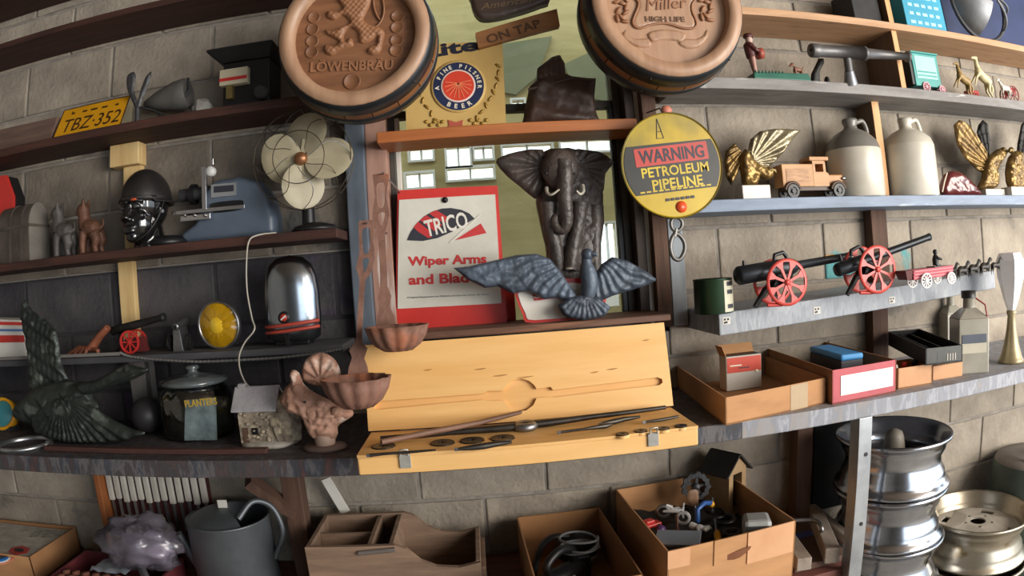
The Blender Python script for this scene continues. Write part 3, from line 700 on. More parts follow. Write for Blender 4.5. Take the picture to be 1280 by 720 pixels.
for pts in ([(250,195,-.10),(252,212,-.115),(268,220,-.13),(298,200,-.14)], [(385,185,-.10),(388,208,-.115),(375,218,-.125),(362,205,-.13)]):
    pp = smooth_path([P(*c3([(a, b)])[0], y_) for a, b, y_ in pts], 4); m = MB(); m.tube(pp, [0.006*(1-0.6*i/len(pp)) for i in range(len(pp))], 8); m.build('tusk', M_tusk, t)
for pts in ([(258,250),(262,330),(285,430),(290,560)], [(375,250),(365,330),(345,430),(335,500)], [(432,260),(430,340),(428,430),(425,520)]):
    yl_ = -.085 if pts[0][0] != 432 else -.06
    pp = smooth_path([P(*c3([a])[0], yl_) for a in pts], 5); m = MB(); m.tube(pp, [0.026*(1-0.22*math.sin(math.pi*i/len(pp))) + 0.0012*math.sin(i*2.5) for i in range(len(pp))], 12); m.build('leg', M_ele, t)
for s in (-1, 1):
    p = P(*c3([(300 + s*52, 140)])[0], ye-0.085); m = MB(); m.ball(p, 0.005, 8, 6); m.build('eye', M_black, t)
p = P(*c3([(333,497)])[0], -0.112); m = MB(); m.ball(p, (0.012, 0.006, 0.004), 8, 6); m.build('toenail', M_tusk, t)
m = MB(); q = [(eb.x-0.09, SZ), (eb.x+0.085, SZ), (eb.x+0.07, SZ+0.08), (eb.x, SZ+0.11), (eb.x-0.07, SZ+0.09)]
m.relief(q, -0.07, 0.05, 0.04, 0.012, lambda x, z, d: 0.01*fbm(x*20, z*20), thick=0.05); m.build('rock_base', M_ele, t)

# ================================================================ eagle with spread wings in front of the elephant
yg = PZ(730, 401, SZ).y + 0.03
M_slatebird = mat('blue_slate_casting', C('5a6675'), C('3c434e'), 10, .5, .2, bump=.3, bscale=60)
bp_ = P(735, 400, yg)
t = thing('eagle_figure', 'blue grey cast eagle with wide spread wings before the elephant', 'statue', (bp_.x, yg, SZ))
def feath(cx, cz, k, amp): return lambda x, z, d: amp*.7*math.sin(k*math.atan2(z-cz, x-cx) + 1.2*math.sin(math.hypot(x-cx, z-cz)*60)) + amp*0.4*((math.hypot(x-cx, z-cz)*22) % 1.0) + .002*fbm(x*60, z*60)
lw = [(567,335),(585,333),(620,325),(645,319),(670,317),(688,324),(702,342),(716,362),(726,376),(712,378),(696,372),(680,374),(660,364),(640,367),(622,358),(606,360),(585,350)]
rw = [(740,366),(743,345),(752,330),(765,321),(785,326),(806,338),(822,350),(805,358),(785,364),(765,370),(752,376),(742,376)]
for nm, e, c in (('wing', lw, (722,312)), ('wing', rw, (734,312))):
    cc = P(*c, yg); m = MB(); m.relief(T(e, yg), yg, 0.016, 0.014, 0.0042, feath(cc.x, cc.z, 34, 0.0035), back=0.006); m.build(nm, M_slatebird, t)
tl = [(697,382),(712,372),(730,368),(748,371),(763,384),(757,394),(745,398),(730,401),(712,398),(703,393)]
cc = P(733, 362, yg-.02); q = [(x, max(z, SZ)) for x, z in T(tl, yg-.02)]
m = MB(); m.relief(q, yg-.02, 0.014, 0.012, 0.0042, feath(cc.x, cc.z, 30, 0.003), back=0.012); m.build('tail', M_slatebird, t)
pp = smooth_path([P(a, b, yg-0.015) for a, b in ((733,322),(734,335),(737,352),(735,368),(732,380))], 5)
m = MB(); m.tube(pp, [0.014, 0.014, 0.0145, 0.016, 0.018, 0.02, 0.022, 0.023, 0.024, 0.024, 0.024, 0.024, 0.023, 0.022, 0.021, 0.02, 0.018, 0.016, 0.013, 0.012, 0.01][:len(pp)], 14); m.build('body', M_slatebird, t)
p = P(734, 318, yg-0.018); m = MB(); m.ball(p, (0.018, 0.02, 0.017), 12, 8); hd = m.build('head', M_slatebird, t)
m = MB(); m.tube([p + Vector((0.010,-0.012,0)), p + Vector((0.022,-0.018,-0.002)), p + Vector((0.025,-0.018,-0.010))], [0.007,0.005,0.001], 8); m.build('beak', M_slatebird, hd)
# tin sign half hidden behind the eagle
yz = -0.135
t = thing('tin_sign', 'white tin sign with a red border half hidden behind the eagle', 'sign', tuple(P(685, 392, yz)))
q = smooth_loop([(P(650,355,yz).x, P(650,352,yz).z), (P(652,370,yz).x, SZ+0.025), (P(665,385,yz).x, SZ), (P(738,385,yz).x, SZ), (P(752,376,yz).x, SZ+.02), (P(752,360,yz).x, P(752,352,yz).z)], 3)
q = [(x, max(z, SZ)) for x, z in q]
m = MB(); m.prism(q, yz, yz+0.006); b_ = m.build('border', M_red, t)
cx_ = sum(x for x, z in q)/len(q); cz_ = sum(z for x, z in q)/len(q)
m = MB(); m.prism([(cx_+(x-cx_)*.93, cz_+(z-cz_)*.82) for x, z in q], yz-0.002, yz); m.build('sign_face', M_white, t)
m = MB(); m.prism(T([(664,362),(700,358),(700,372),(668,376)], yz-.003), yz-.004, yz-.001); m.build('red_band', M_redp, t)
line('S-S', (667,369), (690,366), 0.02, M_wl, t, yz-.0045, .03)

# ================================================================ round pipeline warning sign
yw = -0.215
pc = P(841, 206, yw); rr = (P(904,206,yw).x - P(778,206,yw).x)/2
t = thing('warning_sign', 'round yellow and black petroleum pipeline warning sign by the window', 'sign', tuple(pc - Vector((0,0,rr))))
M_signy = mat('dirty_yellow_enamel', C('c9ab22'), C('a98c18'), 5, .4, c3=C('8a7a2e'), spot=.62)
m = MB(); m.lathe([(0,-0.001),(rr*.97,-0.001),(rr,-0.004),(rr*1.008,0.0),(rr,0.004),(0,0.004)], 64, pc, (0,1,0), False); pl_ = m.build('disc', M_signy, t)
m = MB(); m.lathe([(rr*.985,-0.0042),(rr*1.01,-0.002),(rr*1.01,0.0045),(rr*.985,0.005)], 64, pc, (0,1,0), caps=False); m.build('edge', M_black, t)
c6 = cr(4.5, 760, 130); yk = yw-0.002
tl_ = R(4.5)
def dd(u, v):   # disc coordinates, turned with the sign
    return (pc.x + rr*(u*math.cos(tl_) - v*math.sin(tl_)), pc.z + rr*(u*math.sin(tl_) + v*math.cos(tl_)))
def chord(v0, v1, rad):
    out = [];
    a0, a1 = math.asin(v0/rad), math.asin(v1/rad)
    for i in range(13): a = a0 + (a1-a0)*i/12; out.append((rad*math.cos(a), rad*math.sin(a)))
    return [dd(u, v) for u, v in out] + [dd(-u, v) for u, v in reversed(out)]
m = MB(); m.prism(chord(-0.50, 0.42, 0.945), yk-0.001, yk+.001); m.build('black_field', mat('dull_black_enamel', C('34322e'), C('26241f'), 8, .45), pl_)
m = MB(); m.prism([dd(-.72,.02), dd(.74,-.02+.06), dd(.74,.385), dd(-.72,.36)], yk-0.002, yk); m.build('red_field', mat('faded_red_enamel', C('c0443a'), C('aa3a32'), 6, .45), pl_)
def dl(txt, u0, u1, v, h, mt, bold=.02, dy=.0025):
    a, b = dd(u0, v), dd(u1, v); lettering('lettering', txt, mt, pl_, face_M(((a[0]+b[0])/2, yk-dy+.001, (a[1]+b[1])/2), tl_), w=rr*(u1-u0), h=rr*h, ext=0.0008, bold=bold)
dl('WARNING', -.64, .66, .20, .25, M_dark, .02, .0030)
M_yl = mat('yellow_letters', C('d2b834'), C('b89c28'), 12, .45)
dl('PETROLEUM', -.64, .70, -.10, .19, M_yl, .02, .002)
dl('PIPELINE', -.47, .54, -.34, .19, M_yl, .02, .002)
for u0, u1, v, h_, mt in [(-.72+.12*k, -.63+.12*k, -.455, .03, M_yl) for k in range(12)] + [(-.25+.1*k, -.18+.1*k, -.64, .05, M_dark) for k in range(6)]:
    m = MB(); m.prism([dd(u0,v-h_/2), dd(u1,v-h_/2), dd(u1,v+h_/2), dd(u0,v+h_/2)], yk-.0016, yk); m.build('print_mark', mt, pl_)
m = MB(); a = dd(.03, -.80); m.lathe([(0,-0.003),(rr*.11,-0.002),(rr*.11,0.0)], 18, (a[0], yw-.001, a[1]), (0,1,0)); m.build('reflector', mat('orange_reflector', C('e0562a'), None, 9, .3), pl_)
for u, v in ((-.16,.70),):          # derrick print
    a0, a1, a2 = dd(u-.07, v-.18), dd(u+.07, v-.18), dd(u, v+.2)
    for s_, e_ in ((a0, a2), (a1, a2), (a0, a1), (dd(u-.05,v-.05), dd(u+.05,v-.05))):
        m = MB(); m.bar((s_[0], yw-.002, s_[1]), (e_[0], yw-.002, e_[1]), 0.0015, 0.001, (0,1,0)); m.build('derrick_print', M_dark, pl_)
a = dd(0, .93); m = MB(); m.tube([(a[0], yw, a[1]), (a[0]-0.004, yw+.02, a[1]+0.03), (a[0]-0.004, -0.06, a[1]+0.05)], 0.0025, 6); m.build('hanger_wire', M_steel, t)
m = MB(); p = P(833, 138, yw+.03); m.ball(p, (0.017,0.012,0.015), 10, 8); m.build('hanger_clip', mat('salmon_plastic', C('c87a62'), None, 9, .5), t)
# hook and shackle below it
yk2 = yw+0.03
M_zinc = mat('dull_zinc', C('8d8a86'), C('6c6966'), 14, .45, .7)
t = thing('shackle', 'grey steel hook and shackle hanging below the round warning sign', 'hook', tuple(P(846, 325, yk2)))
def ring3(pts, y, r, closed=True): 
    q = smooth_loop(T(pts, y), 4); m = MB(); m.tube([(x, y, z) for x, z in q], r, 8, closed=closed); return m
ring3([(839,277),(845,271),(852,276),(852,284),(846,289),(840,285)], yk2, 0.0055).build('eye_ring', M_zinc, t)
ring3([(840,298),(846,292),(854,300),(856,312),(850,324),(842,322),(838,310)], yk2, 0.0065).build('shackle_link', M_zinc, t)
m = MB(); m.tube([P(845,286,yk2), P(843,296,yk2)], 0.007, 8); m.build('shank', M_zinc, t)
m = MB(); m.tube([P(845,272,yk2), P(843,264,yw+.005)], 0.004, 6); m.build('hanger', M_zinc, t)
# posts right of the window
for nm, x0p, x1p, yy, mt in (('trim_7', 806, 818, -0.012, M_white), ('trim_8', 820, 838, -0.05, M_darkpost), ('trim_9', 839, 857, -0.03, mat('silver_post', C('9aa0a6'), C('80868c'), 7, .6, stretch=(4,4,1), c3=C('b7685a'), spot=.68))):
    a, b = P(x0p, 345, yy), P(x1p, 345, yy)
    m = MB(); m.box(a.x, b.x, yy, 0.0 if nm != 'trim_8' else -0.005, 1.30, 2.2 if nm != 'trim_9' else 1.63); struct(m.build(nm, mt, bevel=0.002))

# ================================================================ rusty cast iron sconces
M_rustp = mat('pinkish_rust_iron', C('8c6758'), C('6b4a3e'), 14, .75, .1, bump=.3, c3=C('9c6248'), spot=.6)
def sconce(label, bowl, rim_y, top, yb_, ytop, handle, holes):
    a, b = P(bowl[0], rim_y, yb_-0.08), P(bowl[1], rim_y, yb_-0.08); r = (b.x-a.x)/2; zr = (a.z+b.z)/2; cx_ = (a.x+b.x)/2
    zb2 = P((bowl[0]+bowl[1])/2, bowl[2], yb_-0.08).z; h = zr - zb2
    t = thing('wall_sconce', label, 'sconce', (cx_, yb_-0.08, zb2))
    m = MB(); sc = lambda an, hh: 1 - 0.10*abs(math.cos(an*6.0))**3 if True else 1
    prof = [(0.0,0.004-0.0),(r*.45,h*.08),(r*.72,h*.3),(r*.9,h*.62),(r*1.0,h),(r*.95,h),(r*.85,h*.65),(r*.66,h*.36),(r*.4,h*.17),(0.0,h*.13)]
    m.lathe(prof, 72, (cx_, yb_-0.08, zb2), (0,0,1), mod=sc, flat=(1,0.85)); m.build('scalloped_bowl', M_rustp, t)
    q = smooth_loop(T(handle, yb_), 2)
    lean = (ytop - yb_)
    m = MB(); m.prism(q, yb_-0.006, yb_, [smooth_loop(T(hh, yb_), 2) for hh in holes])
    z_lo = min(z for x, z in q); z_hi = max(z for x, z in q)
    m.v = [Vector((v.x, v.y + lean*max(0, (v.z-z_lo)/(z_hi-z_lo)), v.z)) for v in m.v]
    m.build('back_plate', M_rustp, t, 0.002)
    p = P(top[0], top[1], yb_); p.y = ytop - 0.01; m = MB(); m.tube([(p.x, -0.02, p.z-.004), (p.x, ytop-0.02, p.z-.002)], 0.0025, 6); m.build('nail', M_steel, t)
hA = [(464,220),(466,216),(482,215),(484,222),(481,245),(486,268),(480,292),(483,330),(484,358),(489,370),(487,383),(495,405),(472,407),(474,385),(472,372),(475,358),(474,330),(471,293),(464,270),(467,245)]
sconce('rusty cast iron sconce with a fluted cup beside the red cabinet', (455, 537, 441), 407, (478,214), -0.40, -0.37, hA, [[(469,228),(478,226),(480,240),(478,258),(471,258),(469,243)], [(471,266),(480,265),(477,280),(474,281)]])
hB = [(444,278),(448,274),(462,273),(465,280),(463,300),(466,322),(459,345),(454,352),(452,400),(452,428),(459,436),(455,448),(461,468),(435,470),(440,447),(436,438),(444,426),(445,400),(447,350),(442,335),(446,315)]
sconce('rusty cast iron sconce with a fluted cup before the clay rooster', (400, 490, 512), 472, (455,276), -0.43, -0.38, hB, [[(449,285),(459,284),(460,300),(457,316),(451,315),(449,300)], [(450,324),(459,323),(455,338),(452,339)]])
# ================================================================ left: licence plate shelf
def slab(pts4, thick=0.003):       # a plate through four 3-D corners, given thickness along its normal
    a, b, c, d = pts4; n = (b-a).cross(d-a).normalized()*thick
    m = MB(); m.hexa([a, b, c, d], [p + n for p in (a, b, c, d)]); return m
M_plate = mat('yellow_plate_paint', C('e0a21c'), C('cf9214'), 6, .4)
a, b = P(67, 173, -.172), P(151, 157, -.172); a.z = b.z = zB
d = P(81, 139, -.10); c = b + (d - a)*1.04
t = thing('licence_plate', 'yellow licence plate reading TBZ 352 leaning on the shelf', 'licence plate', tuple((a+b)/2))
pl = slab([a, b, c, d], 0.002).build('plate', M_plate, t, 0.0008)
ux = (b-a).normalized(); uz = (d-a); uz = (uz - ux*uz.dot(ux)).normalized(); nn = ux.cross(uz)
if nn.y > 0: nn = -nn
W_, H_ = (b-a).length, (d-a).dot(uz)
sh_ = ((d-a).dot(ux))
def pm(u, v):
    o_ = a + (b-a)*u + (d-a)*v + nn*0.0022
    return Matrix(((ux.x,uz.x,nn.x,o_.x),(ux.y,uz.y,nn.y,o_.y),(ux.z,uz.z,nn.z,o_.z),(0,0,0,1)))
M_brownink = mat('brown_plate_ink', C('3a2416'), None, 9, .5)
lettering('lettering', 'TBZ\u00b7352', M_brownink, pl, pm(.52,.36), w=W_*.86, h=H_*.46, ext=.0006, bold=.0)
for u, w_ in ((.22,.04),(.42,.18),(.68,.20)):
    lettering('lettering', '\u2022', M_brownink, pl, pm(.16 if w_ == .04 else .86, .86), h=H_*.05, ext=.0004)
    break
m = MB()
for k in range(4):
    i, j = [a, b, c, d][k], [a, b, c, d][(k+1) % 4]; m.tube([i + nn*.003, j + nn*.003], .0018, 5)
m.build('raised_edge', M_brownink, pl)
for u, w_ in ((.18,.05),(.36,.07),(.50,.10),(.66,.08),(.84,.05)):
    m = MB(pm(u,.80)); m.box(-W_*w_/2, W_*w_/2, -.004, .004, -.0004, .0006); m.build('print_mark', M_brownink, pl)
# cream plate behind
q = [P(152,156,-.08), P(163,153,-.08), P(167,127,-.03), P(158,124,-.03)]; q[0].z = q[1].z = zB; q[0].x -= .08; q[3].x -= .08
tag(slab(q, .003).build('licence_plate', mat('cream_plate', C('c9c0a0'), None, 9, .5), bevel=.0008), 'cream plate standing half hidden behind the yellow licence plate', 'licence plate')
# plank
p0, p1 = P(-30, 160, -.15), P(70, 145, -.15)
m = MB(); m.hexa([(p0.x,-.165,zB),(p1.x-.01,-.165,zB),(p1.x-.01,-.12,zB),(p0.x,-.12,zB)], [(p0.x,-.14,P(0,160,-.15).z),(p1.x,-.14,p1.z),(p1.x,-.10,p1.z),(p0.x,-.10,P(0,160,-.15).z)])
tag(m.build('wooden_plank', mat('grey_brown_plank', C('6e564a'), C('55423a'), 5, .8, stretch=(1,8,8)), bevel=.003), 'grey brown wooden plank lying left of the licence plate', 'plank')
# forked blades
yy = -.13; k4 = cr(4, 0, 0)
M_gun = mat('gunmetal', C('4a4a4c'), C('343436'), 12, .5, .4, bump=.2)
t = thing('forked_bracket', 'dark metal fork with two upright leaf shaped blades', 'bracket', (P(172,150,yy).x, yy, zB))
for e in ([(632,400),(640,375),(668,358),(680,385),(674,430),(674,470),(700,540),(680,545),(655,495),(636,445)], [(757,358),(752,400),(732,450),(712,500),(702,545),(684,540),(692,495),(703,455),(720,405),(738,372)]):
    m = MB(); m.relief(smooth_loop(T(k4(e), yy), 2), yy, .008, .008, .005, back=.006); m.build('blade', M_gun, t)
m = MB(); p = P(172, 138, yy); m.tube([(p.x, yy, zB), (p.x, yy, zB+.02), P(172, 130, yy)], [.014,.009,.008], 10); m.build('stem', M_gun, t)
m = MB(); m.tube([P(174,134,yy), P(192,138,yy-.01), (P(214,145,yy).x, yy-.02, zB+.004)], [.005,.004,.003], 8); m.build('arm', M_gun, t)
# grey cone
t = thing('funnel_lamp', 'dusty grey cone shaped lamp head lying on its side', 'lamp', (P(208,146,-.1).x, -.1, zB))
p0, p1 = P(180, 132, -.1), P(236, 116, -.1); ax = p1 - p0; L_ = ax.length
p0.z = max(p0.z, zB+.022)
m = MB(); m.lathe([(0,0),(.012,.004),(.03,L_*.3),(.048,L_*.72),(.05,L_*.95),(.044,L_)], 24, p0, ax); m.build('cone', mat('dusty_grey_metal', C('6a6763'), C('4e4c4a'), 9, .7, .2, bump=.2), t)
m = MB(); m.tube([p0 + ax*.97 + Vector((0,0,.048)), p0 + ax*1.0 + Vector((0.01,-.02,.0)), p0 + ax + Vector((0,-.03,-.02))], .006, 8); m.build('rim_bracket', M_gun, t)
# broken pale shell
c_ = P(252, 130, -.1)
m = MB(); m.ball((c_.x, -.1, zB+.03), (.035,.03,.03), 18, 12, fn=lambda q, d: q*(1 + .35*fbm(d.x*2.2+3, d.y*2, d.z*2)));
tag(m.build('broken_shell', mat('pale_grey_chip', C('a39f98'), C('77736e'), 14, .7), remesh=.003), 'pale grey broken lump between the cone lamp and the black lantern', 'lump')
# black lantern / projector
t = thing('magic_lantern', 'black tin lantern projector with a cream and red label', 'projector', (P(310,128,-.1).x, -.1, zB))
x0, x1 = P(280, 110, -.15).x, P(338, 110, -.15).x; zt = P(300, 78, -.15).z
m = MB(); m.box(x0, x1, -.16, -.04, zB, zt); m.build('housing', M_black, t, .004)
ztt = P(300, 60, -.15).z; xa, xb = P(264, 62, -.15).x, P(345, 62, -.15).x
m = MB(); m.hexa([(x0,-.16,zt),(x1,-.16,zt),(x1,-.04,zt),(x0,-.04,zt)], [(xa,-.19,ztt-.012),(xb,-.19,ztt-.012),(xb,-.02,ztt-.012),(xa,-.02,ztt-.012)]); m.box(xa, xb, -.19, -.02, ztt-.012, ztt-.004); m.build('flared_top', M_black, t, .003)
lx0, lx1 = P(275,95,-.18).x, P(310,95,-.18).x
m = MB(); m.box(lx0, lx1, -.185, -.16, P(290,106,-.18).z, P(290,86,-.18).z); lb = m.build('label_card', mat('cream_card', C('c9c0a8'), C('b8ae94'), 7, .6), t, .002)
m = MB(); m.box(lx0, lx1-.002, -.1862, -.185, P(290,101,-.18).z, P(290,97,-.18).z); m.build('red_stripe', M_red, lb)
m = MB(); m.lathe([(.022,0),(.022,.03),(.016,.034)], 16, (x1-.02, -.16, zB+.03), (0,-1,0)); m.build('lens_tube', M_gun, t)
m = MB(); m.box(lx0+.02, lx0+.04, -.178, -.16, zB+.025, P(290,106,-.18).z); m.build('catch', mat('brass_catch', C('8a7a4a'), None, 9, .4, .6), t)

# ================================================================ left: shelf with the head
# red case at the left edge
x1 = P(17, 255, -.07).x
m = MB(); q = [(x1-.16, zC), (x1, zC), (x1, P(17,245,-.07).z), (P(8,219,-.07).x, P(8,219,-.07).z), (x1-.16, P(8,219,-.07).z)]
t = thing('red_case', 'red and black case at the left picture edge behind the chest', 'case', (x1-.08, -.05, zC))
m.prism(q, -.075, -.06); m.build('red_lid', M_red, t); m = MB(); m.prism([(x*1.0+.008, z-.005) if z > zC else (x, z) for x, z in q], -.06, -.01); m.build('black_body', M_black, t)
# domed chest
t = thing('domed_chest', 'small grey brown domed chest with straps on the left shelf', 'chest', (P(25,322,-.13).x, -.1, zC))
M_chest = mat('aged_chest_wood', C('5a5048'), C('3c342e'), 9, .8, bump=.2); M_chestend = mat('tin_chest_end', C('77726b'), C('605b55'), 9, .7)
ce = Vector((P(44,320,-.14).x, -.115, zC)); Mx = Matrix.Translation(ce) @ Matrix.Rotation(R(-6), 4, 'Z')
hh = P(45, 252, -.14).z - zC; ww = .10
def arch(s, w_, h_): return [(-w_/2*s, 0), (w_/2*s, 0), (w_/2*s, h_*.62)] + [(w_/2*s*math.cos(a), h_*.62 + (h_*.38)*math.sin(a)) for a in [R(i*15) for i in range(1, 12)]] + [(-w_/2*s, h_*.62)]
def lengthwise(m, prof, x0, x1):      # profile (y,z) drawn along x
    n = len(prof); m.add([(x0, a, b) for a, b in prof] + [(x1, a, b) for a, b in prof], [tuple(reversed(range(n))), tuple(range(n, 2*n))] + [(i, (i+1) % n, (i+1) % n + n, i+n) for i in range(n)]); return m
m = MB(Mx); lengthwise(m, arch(1, ww, hh), -.17, -.004); m.build('chest_body', M_chest, t, .002)
m = MB(Mx); lengthwise(m, arch(1.02, ww, hh*1.01), -.004, .004); m.build('chest_end', M_chestend, t, .001)
for xx in (-.05, -.11):
    m = MB(Mx); lengthwise(m, arch(1.04, ww, hh*1.015), xx, xx+.012); m.build('strap', M_chest, t)
m = MB(Mx); m.box(-.17, .005, -ww/2-.004, ww/2+.004, hh*.58, hh*.63); m.build('lid_seam', M_chest, t)
# two iron dogs
def dog(label, px0, px1, top, mt, face):
    x0, x1 = P(px0, 300, -.13).x, P(px1, 300, -.13).x; cx = (x0+x1)/2; zt = P((px0+px1)/2, top, -.13).z; h = zt - zC; y = -.13; w_ = (x1-x0)
    t = thing('iron_dog', label, 'figurine', (cx, y, zC)); m = MB()
    V = lambda a, b, c=0.0: Vector((cx + a*w_*face, y + c, zC + b*h))
    m.tube([V(-.18,.42), V(-.05,.46), V(.12,.44), V(.22,.36)], [.027,.031,.029,.024], 12)
    m.tube([V(-.16,.46), V(-.2,.62), V(-.22,.76)], [.026,.022,.020], 12)
    m.ball(V(-.24,.80), (.024,.022,.022), 12, 8); m.tube([V(-.28,.78), V(-.44,.75)], [.015,.011], 10)
    for s in (-1, 1):
        m.tube([V(-.18,.84, s*.010), V(-.13,.99, s*.019)], [.011,.003], 8)
        m.tube([V(-.16,.40, s*.017), V(-.2,.2, s*.018), V(-.2,.02, s*.018)], [.015,.012,.011], 8); m.ball(V(-.24,.03, s*.018), (.011,.008,.006), 8, 6)
        m.tube([V(.18,.36, s*.018), V(.26,.22, s*.020), V(.2,.12, s*.019), V(.24,.02, s*.019)], [.02,.016,.011,.010], 8); m.ball(V(.2,.03, s*.019), (.011,.008,.006), 8, 6)
    m.tube([V(.26,.4), V(.4,.5), V(.38,.62)], [.006,.005,.003], 8)
    bd_ = m.build('dog_body', mt, t, remesh=.0028)
    for s in (-1, 1):
        m = MB(); m.ball(V(-.31,.83, s*.017), .003, 8, 6); m.build('eye', M_black, t)
dog('grey iron dog figure standing next to the chest', 64, 98, 251, mat('grey_cast_iron', C('5f5a57'), C('443f3d'), 16, .6, .3, bump=.3), 1)
dog('rusty brown iron dog figure beside the black head', 95, 134, 247, mat('brown_cast_iron', C('74503e'), C('523629'), 16, .6, .3, bump=.3), 1)
# black head wearing a helmet
M_gloss = mat('glossy_black_glaze', C('121214'), C('1b1818'), 8, .14, coat=.6)
M_helm = mat('worn_black_leather', C('1d1b1b'), C('2a2626'), 10, .38, bump=.15)
hy = -.125
x0, x1 = P(136, 260, hy-.08).x, P(205, 260, hy-.08).x; cx = (x0+x1)/2; hw = (x1-x0)/2
zt = P(175, 208, hy-.05).z; zch = P(165, 306, hy-.08).z
t = thing('helmet_head', 'glossy black display head wearing a black helmet with chin strap', 'bust', (cx, hy, zC))
face_c = Vector((cx-.008, hy, zC + .105)); Rz = Matrix.Rotation(R(-14), 3, 'Z')
def HV(a, b, c): return face_c + Rz @ Vector((a, b, c))     # a right, b (-)front, c up
m = MB()
m.ball(HV(0,.005,.03), (.068,.085,.085), 20, 14); m.ball(HV(0,-.03,-.03), (.055,.055,.065), 18, 12)     # skull, jaw
m.tube([HV(0,.01,-.04), HV(0,.015,-.105)], [.045,.055], 16); m.ball(HV(0,-.066,-.072), (.022,.018,.018), 12, 8)
m.tube([HV(0,-.078,.025), HV(0,-.092,-.005), HV(0,-.098,-.022)], [.008,.011,.014], 10); m.ball(HV(-.012,-.088,-.022), (.009,.010,.008), 8, 6); m.ball(HV(.012,-.088,-.022), (.009,.010,.008), 8, 6)
m.ball(HV(0,-.082,-.046), (.026,.012,.007), 12, 8); m.ball(HV(0,-.080,-.057), (.023,.012,.007), 12, 8)
for s in (-1, 1):
    m.ball(HV(s*.034,-.062,-.012), (.018,.016,.014), 10, 8); m.tube([HV(s*.012,-.08,.032), HV(s*.03,-.08,.036), HV(s*.048,-.066,.03)], [.006,.007,.005], 8); m.ball(HV(s*.028,-.07,.016), (.014,.012,.009), 10, 8)
m.v = [Vector((v.x, v.y, max(v.z, zC))) for v in m.v]; hd = m.build('head', M_gloss, t, remesh=.003)
for s in (-1, 1):
    m = MB(); m.ball(HV(s*.028,-.0765,.016), (.0095,.006,.006), 10, 8); m.build('eye', mat('painted_eye', C('4a4a4c'), None, 9, .2), hd)
hz = HV(0,.004,.035); rx, ry, rz_ = .077, .094, zt - hz.z
prof = []
m = MB(); n1, n2 = 28, 10; vs = []; fs = []
for sgn, off in ((1, 0), (-1, .005)):
    for i in range(n2+1):
        th = (math.pi*.5)*i/n2*1.02
        for k in range(n1):
            ph = 2*math.pi*k/n1; d = Rz @ Vector((math.sin(th)*math.cos(ph)*(rx-off), math.sin(th)*math.sin(ph)*(ry-off), math.cos(th)*(rz_-off))); vs.append(hz + d)
o2 = (n2+1)*n1
for i in range(n2):
    for k in range(n1):
        l = (k+1) % n1; fs.append((i*n1+k, (i+1)*n1+k, (i+1)*n1+l, i*n1+l)); fs.append((o2+i*n1+k, o2+i*n1+l, o2+(i+1)*n1+l, o2+(i+1)*n1+k))
for k in range(n1):
    l = (k+1) % n1; fs.append((n2*n1+k, o2+n2*n1+k, o2+n2*n1+l, n2*n1+l))
m.add(vs, fs, True); hm = m.build('helmet', M_helm, t)
m = MB(); br_ = [hz + Rz @ Vector((math.cos(a)*(rx+.002), math.sin(a)*(ry+.003), -.004 + (.012 if math.sin(a) < -.5 else 0))) for a in [2*math.pi*i/32 for i in range(32)]]
m.tube(br_, .004, 6, closed=True); m.build('helmet_rim', M_helm, hm)
m = MB(); vs = []
for i in range(13):
    a = R(200 + i*140/12); 
    for rr_, dz in ((1.0, .012), (1.08, .004)): vs.append(hz + Rz @ Vector((math.cos(a)*rx*rr_, math.sin(a)*ry*rr_, dz)))
m.add(vs + [v - Vector((0,0,.004)) for v in vs], [(2*i, 2*i+1, 2*i+3, 2*i+2) for i in range(12)] + [(26+2*i, 26+2*i+2, 26+2*i+3, 26+2*i+1) for i in range(12)] + [(2*i+1, 26+2*i+1, 26+2*i+3, 2*i+3) for i in range(12)], True); m.build('peak', M_helm, hm)
m = MB(); m.tube(smooth_path([hz + Rz @ Vector((rx*.98,0,-.005)), HV(.07,-.02,-.02), HV(.052,-.045,-.06), HV(.01,-.06,-.085), HV(-.03,-.05,-.08), HV(-.066,-.015,-.03), hz + Rz @ Vector((-rx*.98,0,-.005))], 5), .0035, 6, flat=.5); m.build('chin_strap', M_helm, hm)
m = MB(); m.ball(hz + Rz @ Vector((-rx-.001,-.01,-.022)), (.006,.014,.02), 10, 8); m.build('ear_pad', mat('orange_vinyl', C('c8542c'), None, 9, .4), hm)
m = MB(); p = hz + Rz @ Vector((.03,-ry*.98,.0)); m.ball(p, (.012,.004,.004), 8, 6); m.build('badge', MATS['orange_vinyl'], hm)
m = MB(); m.lathe([(.0,0),(.062,0),(.066,.012),(.05,.03),(.0,.034)], 20, (cx+.055, hy+.02, zC), (0,0,1)); m.build('neck_base', M_black, t)
# slicer
ym = -.055
M_bluegrey = mat('blue_grey_enamel', C('5c6878'), C('4c5562'), 5, .4)
t = thing('slicing_machine', 'blue grey enamel slicing machine with chrome slide and nameplate', 'machine', (P(290,305,ym).x, ym, zC))
q = T([(225,306),(228,292),(245,280),(252,262),(258,240),(270,226),(300,221),(325,226),(340,245),(347,270),(348,298)], ym)
q[0] = (q[0][0], zC); q[-1] = (q[-1][0], zC)
m = MB(); m.relief(smooth_loop(q, 1), ym, .03, .02, .010, thick=.05); hs = m.build('housing', M_bluegrey, t)
yf_ = ym-.031
m = MB(); p0, p1 = P(226, 245, ym-.01), P(262, 240, ym-.01); m.cyl(p0, p1, .020, n=18); m.build('motor_tube', M_gun, t)
m = MB(); p0, p1 = P(240, 243, ym-.01), P(245, 243, ym-.01); m.cyl(p0, p1, .032, n=22); m.build('motor_flange', M_black, t)
m = MB(); m.bar(P(256, 262, yf_-.012), P(255, 208, yf_-.012), .016, .008, (0,1,0)); vb = m.build('slide_bar', M_chrome, t, .001)
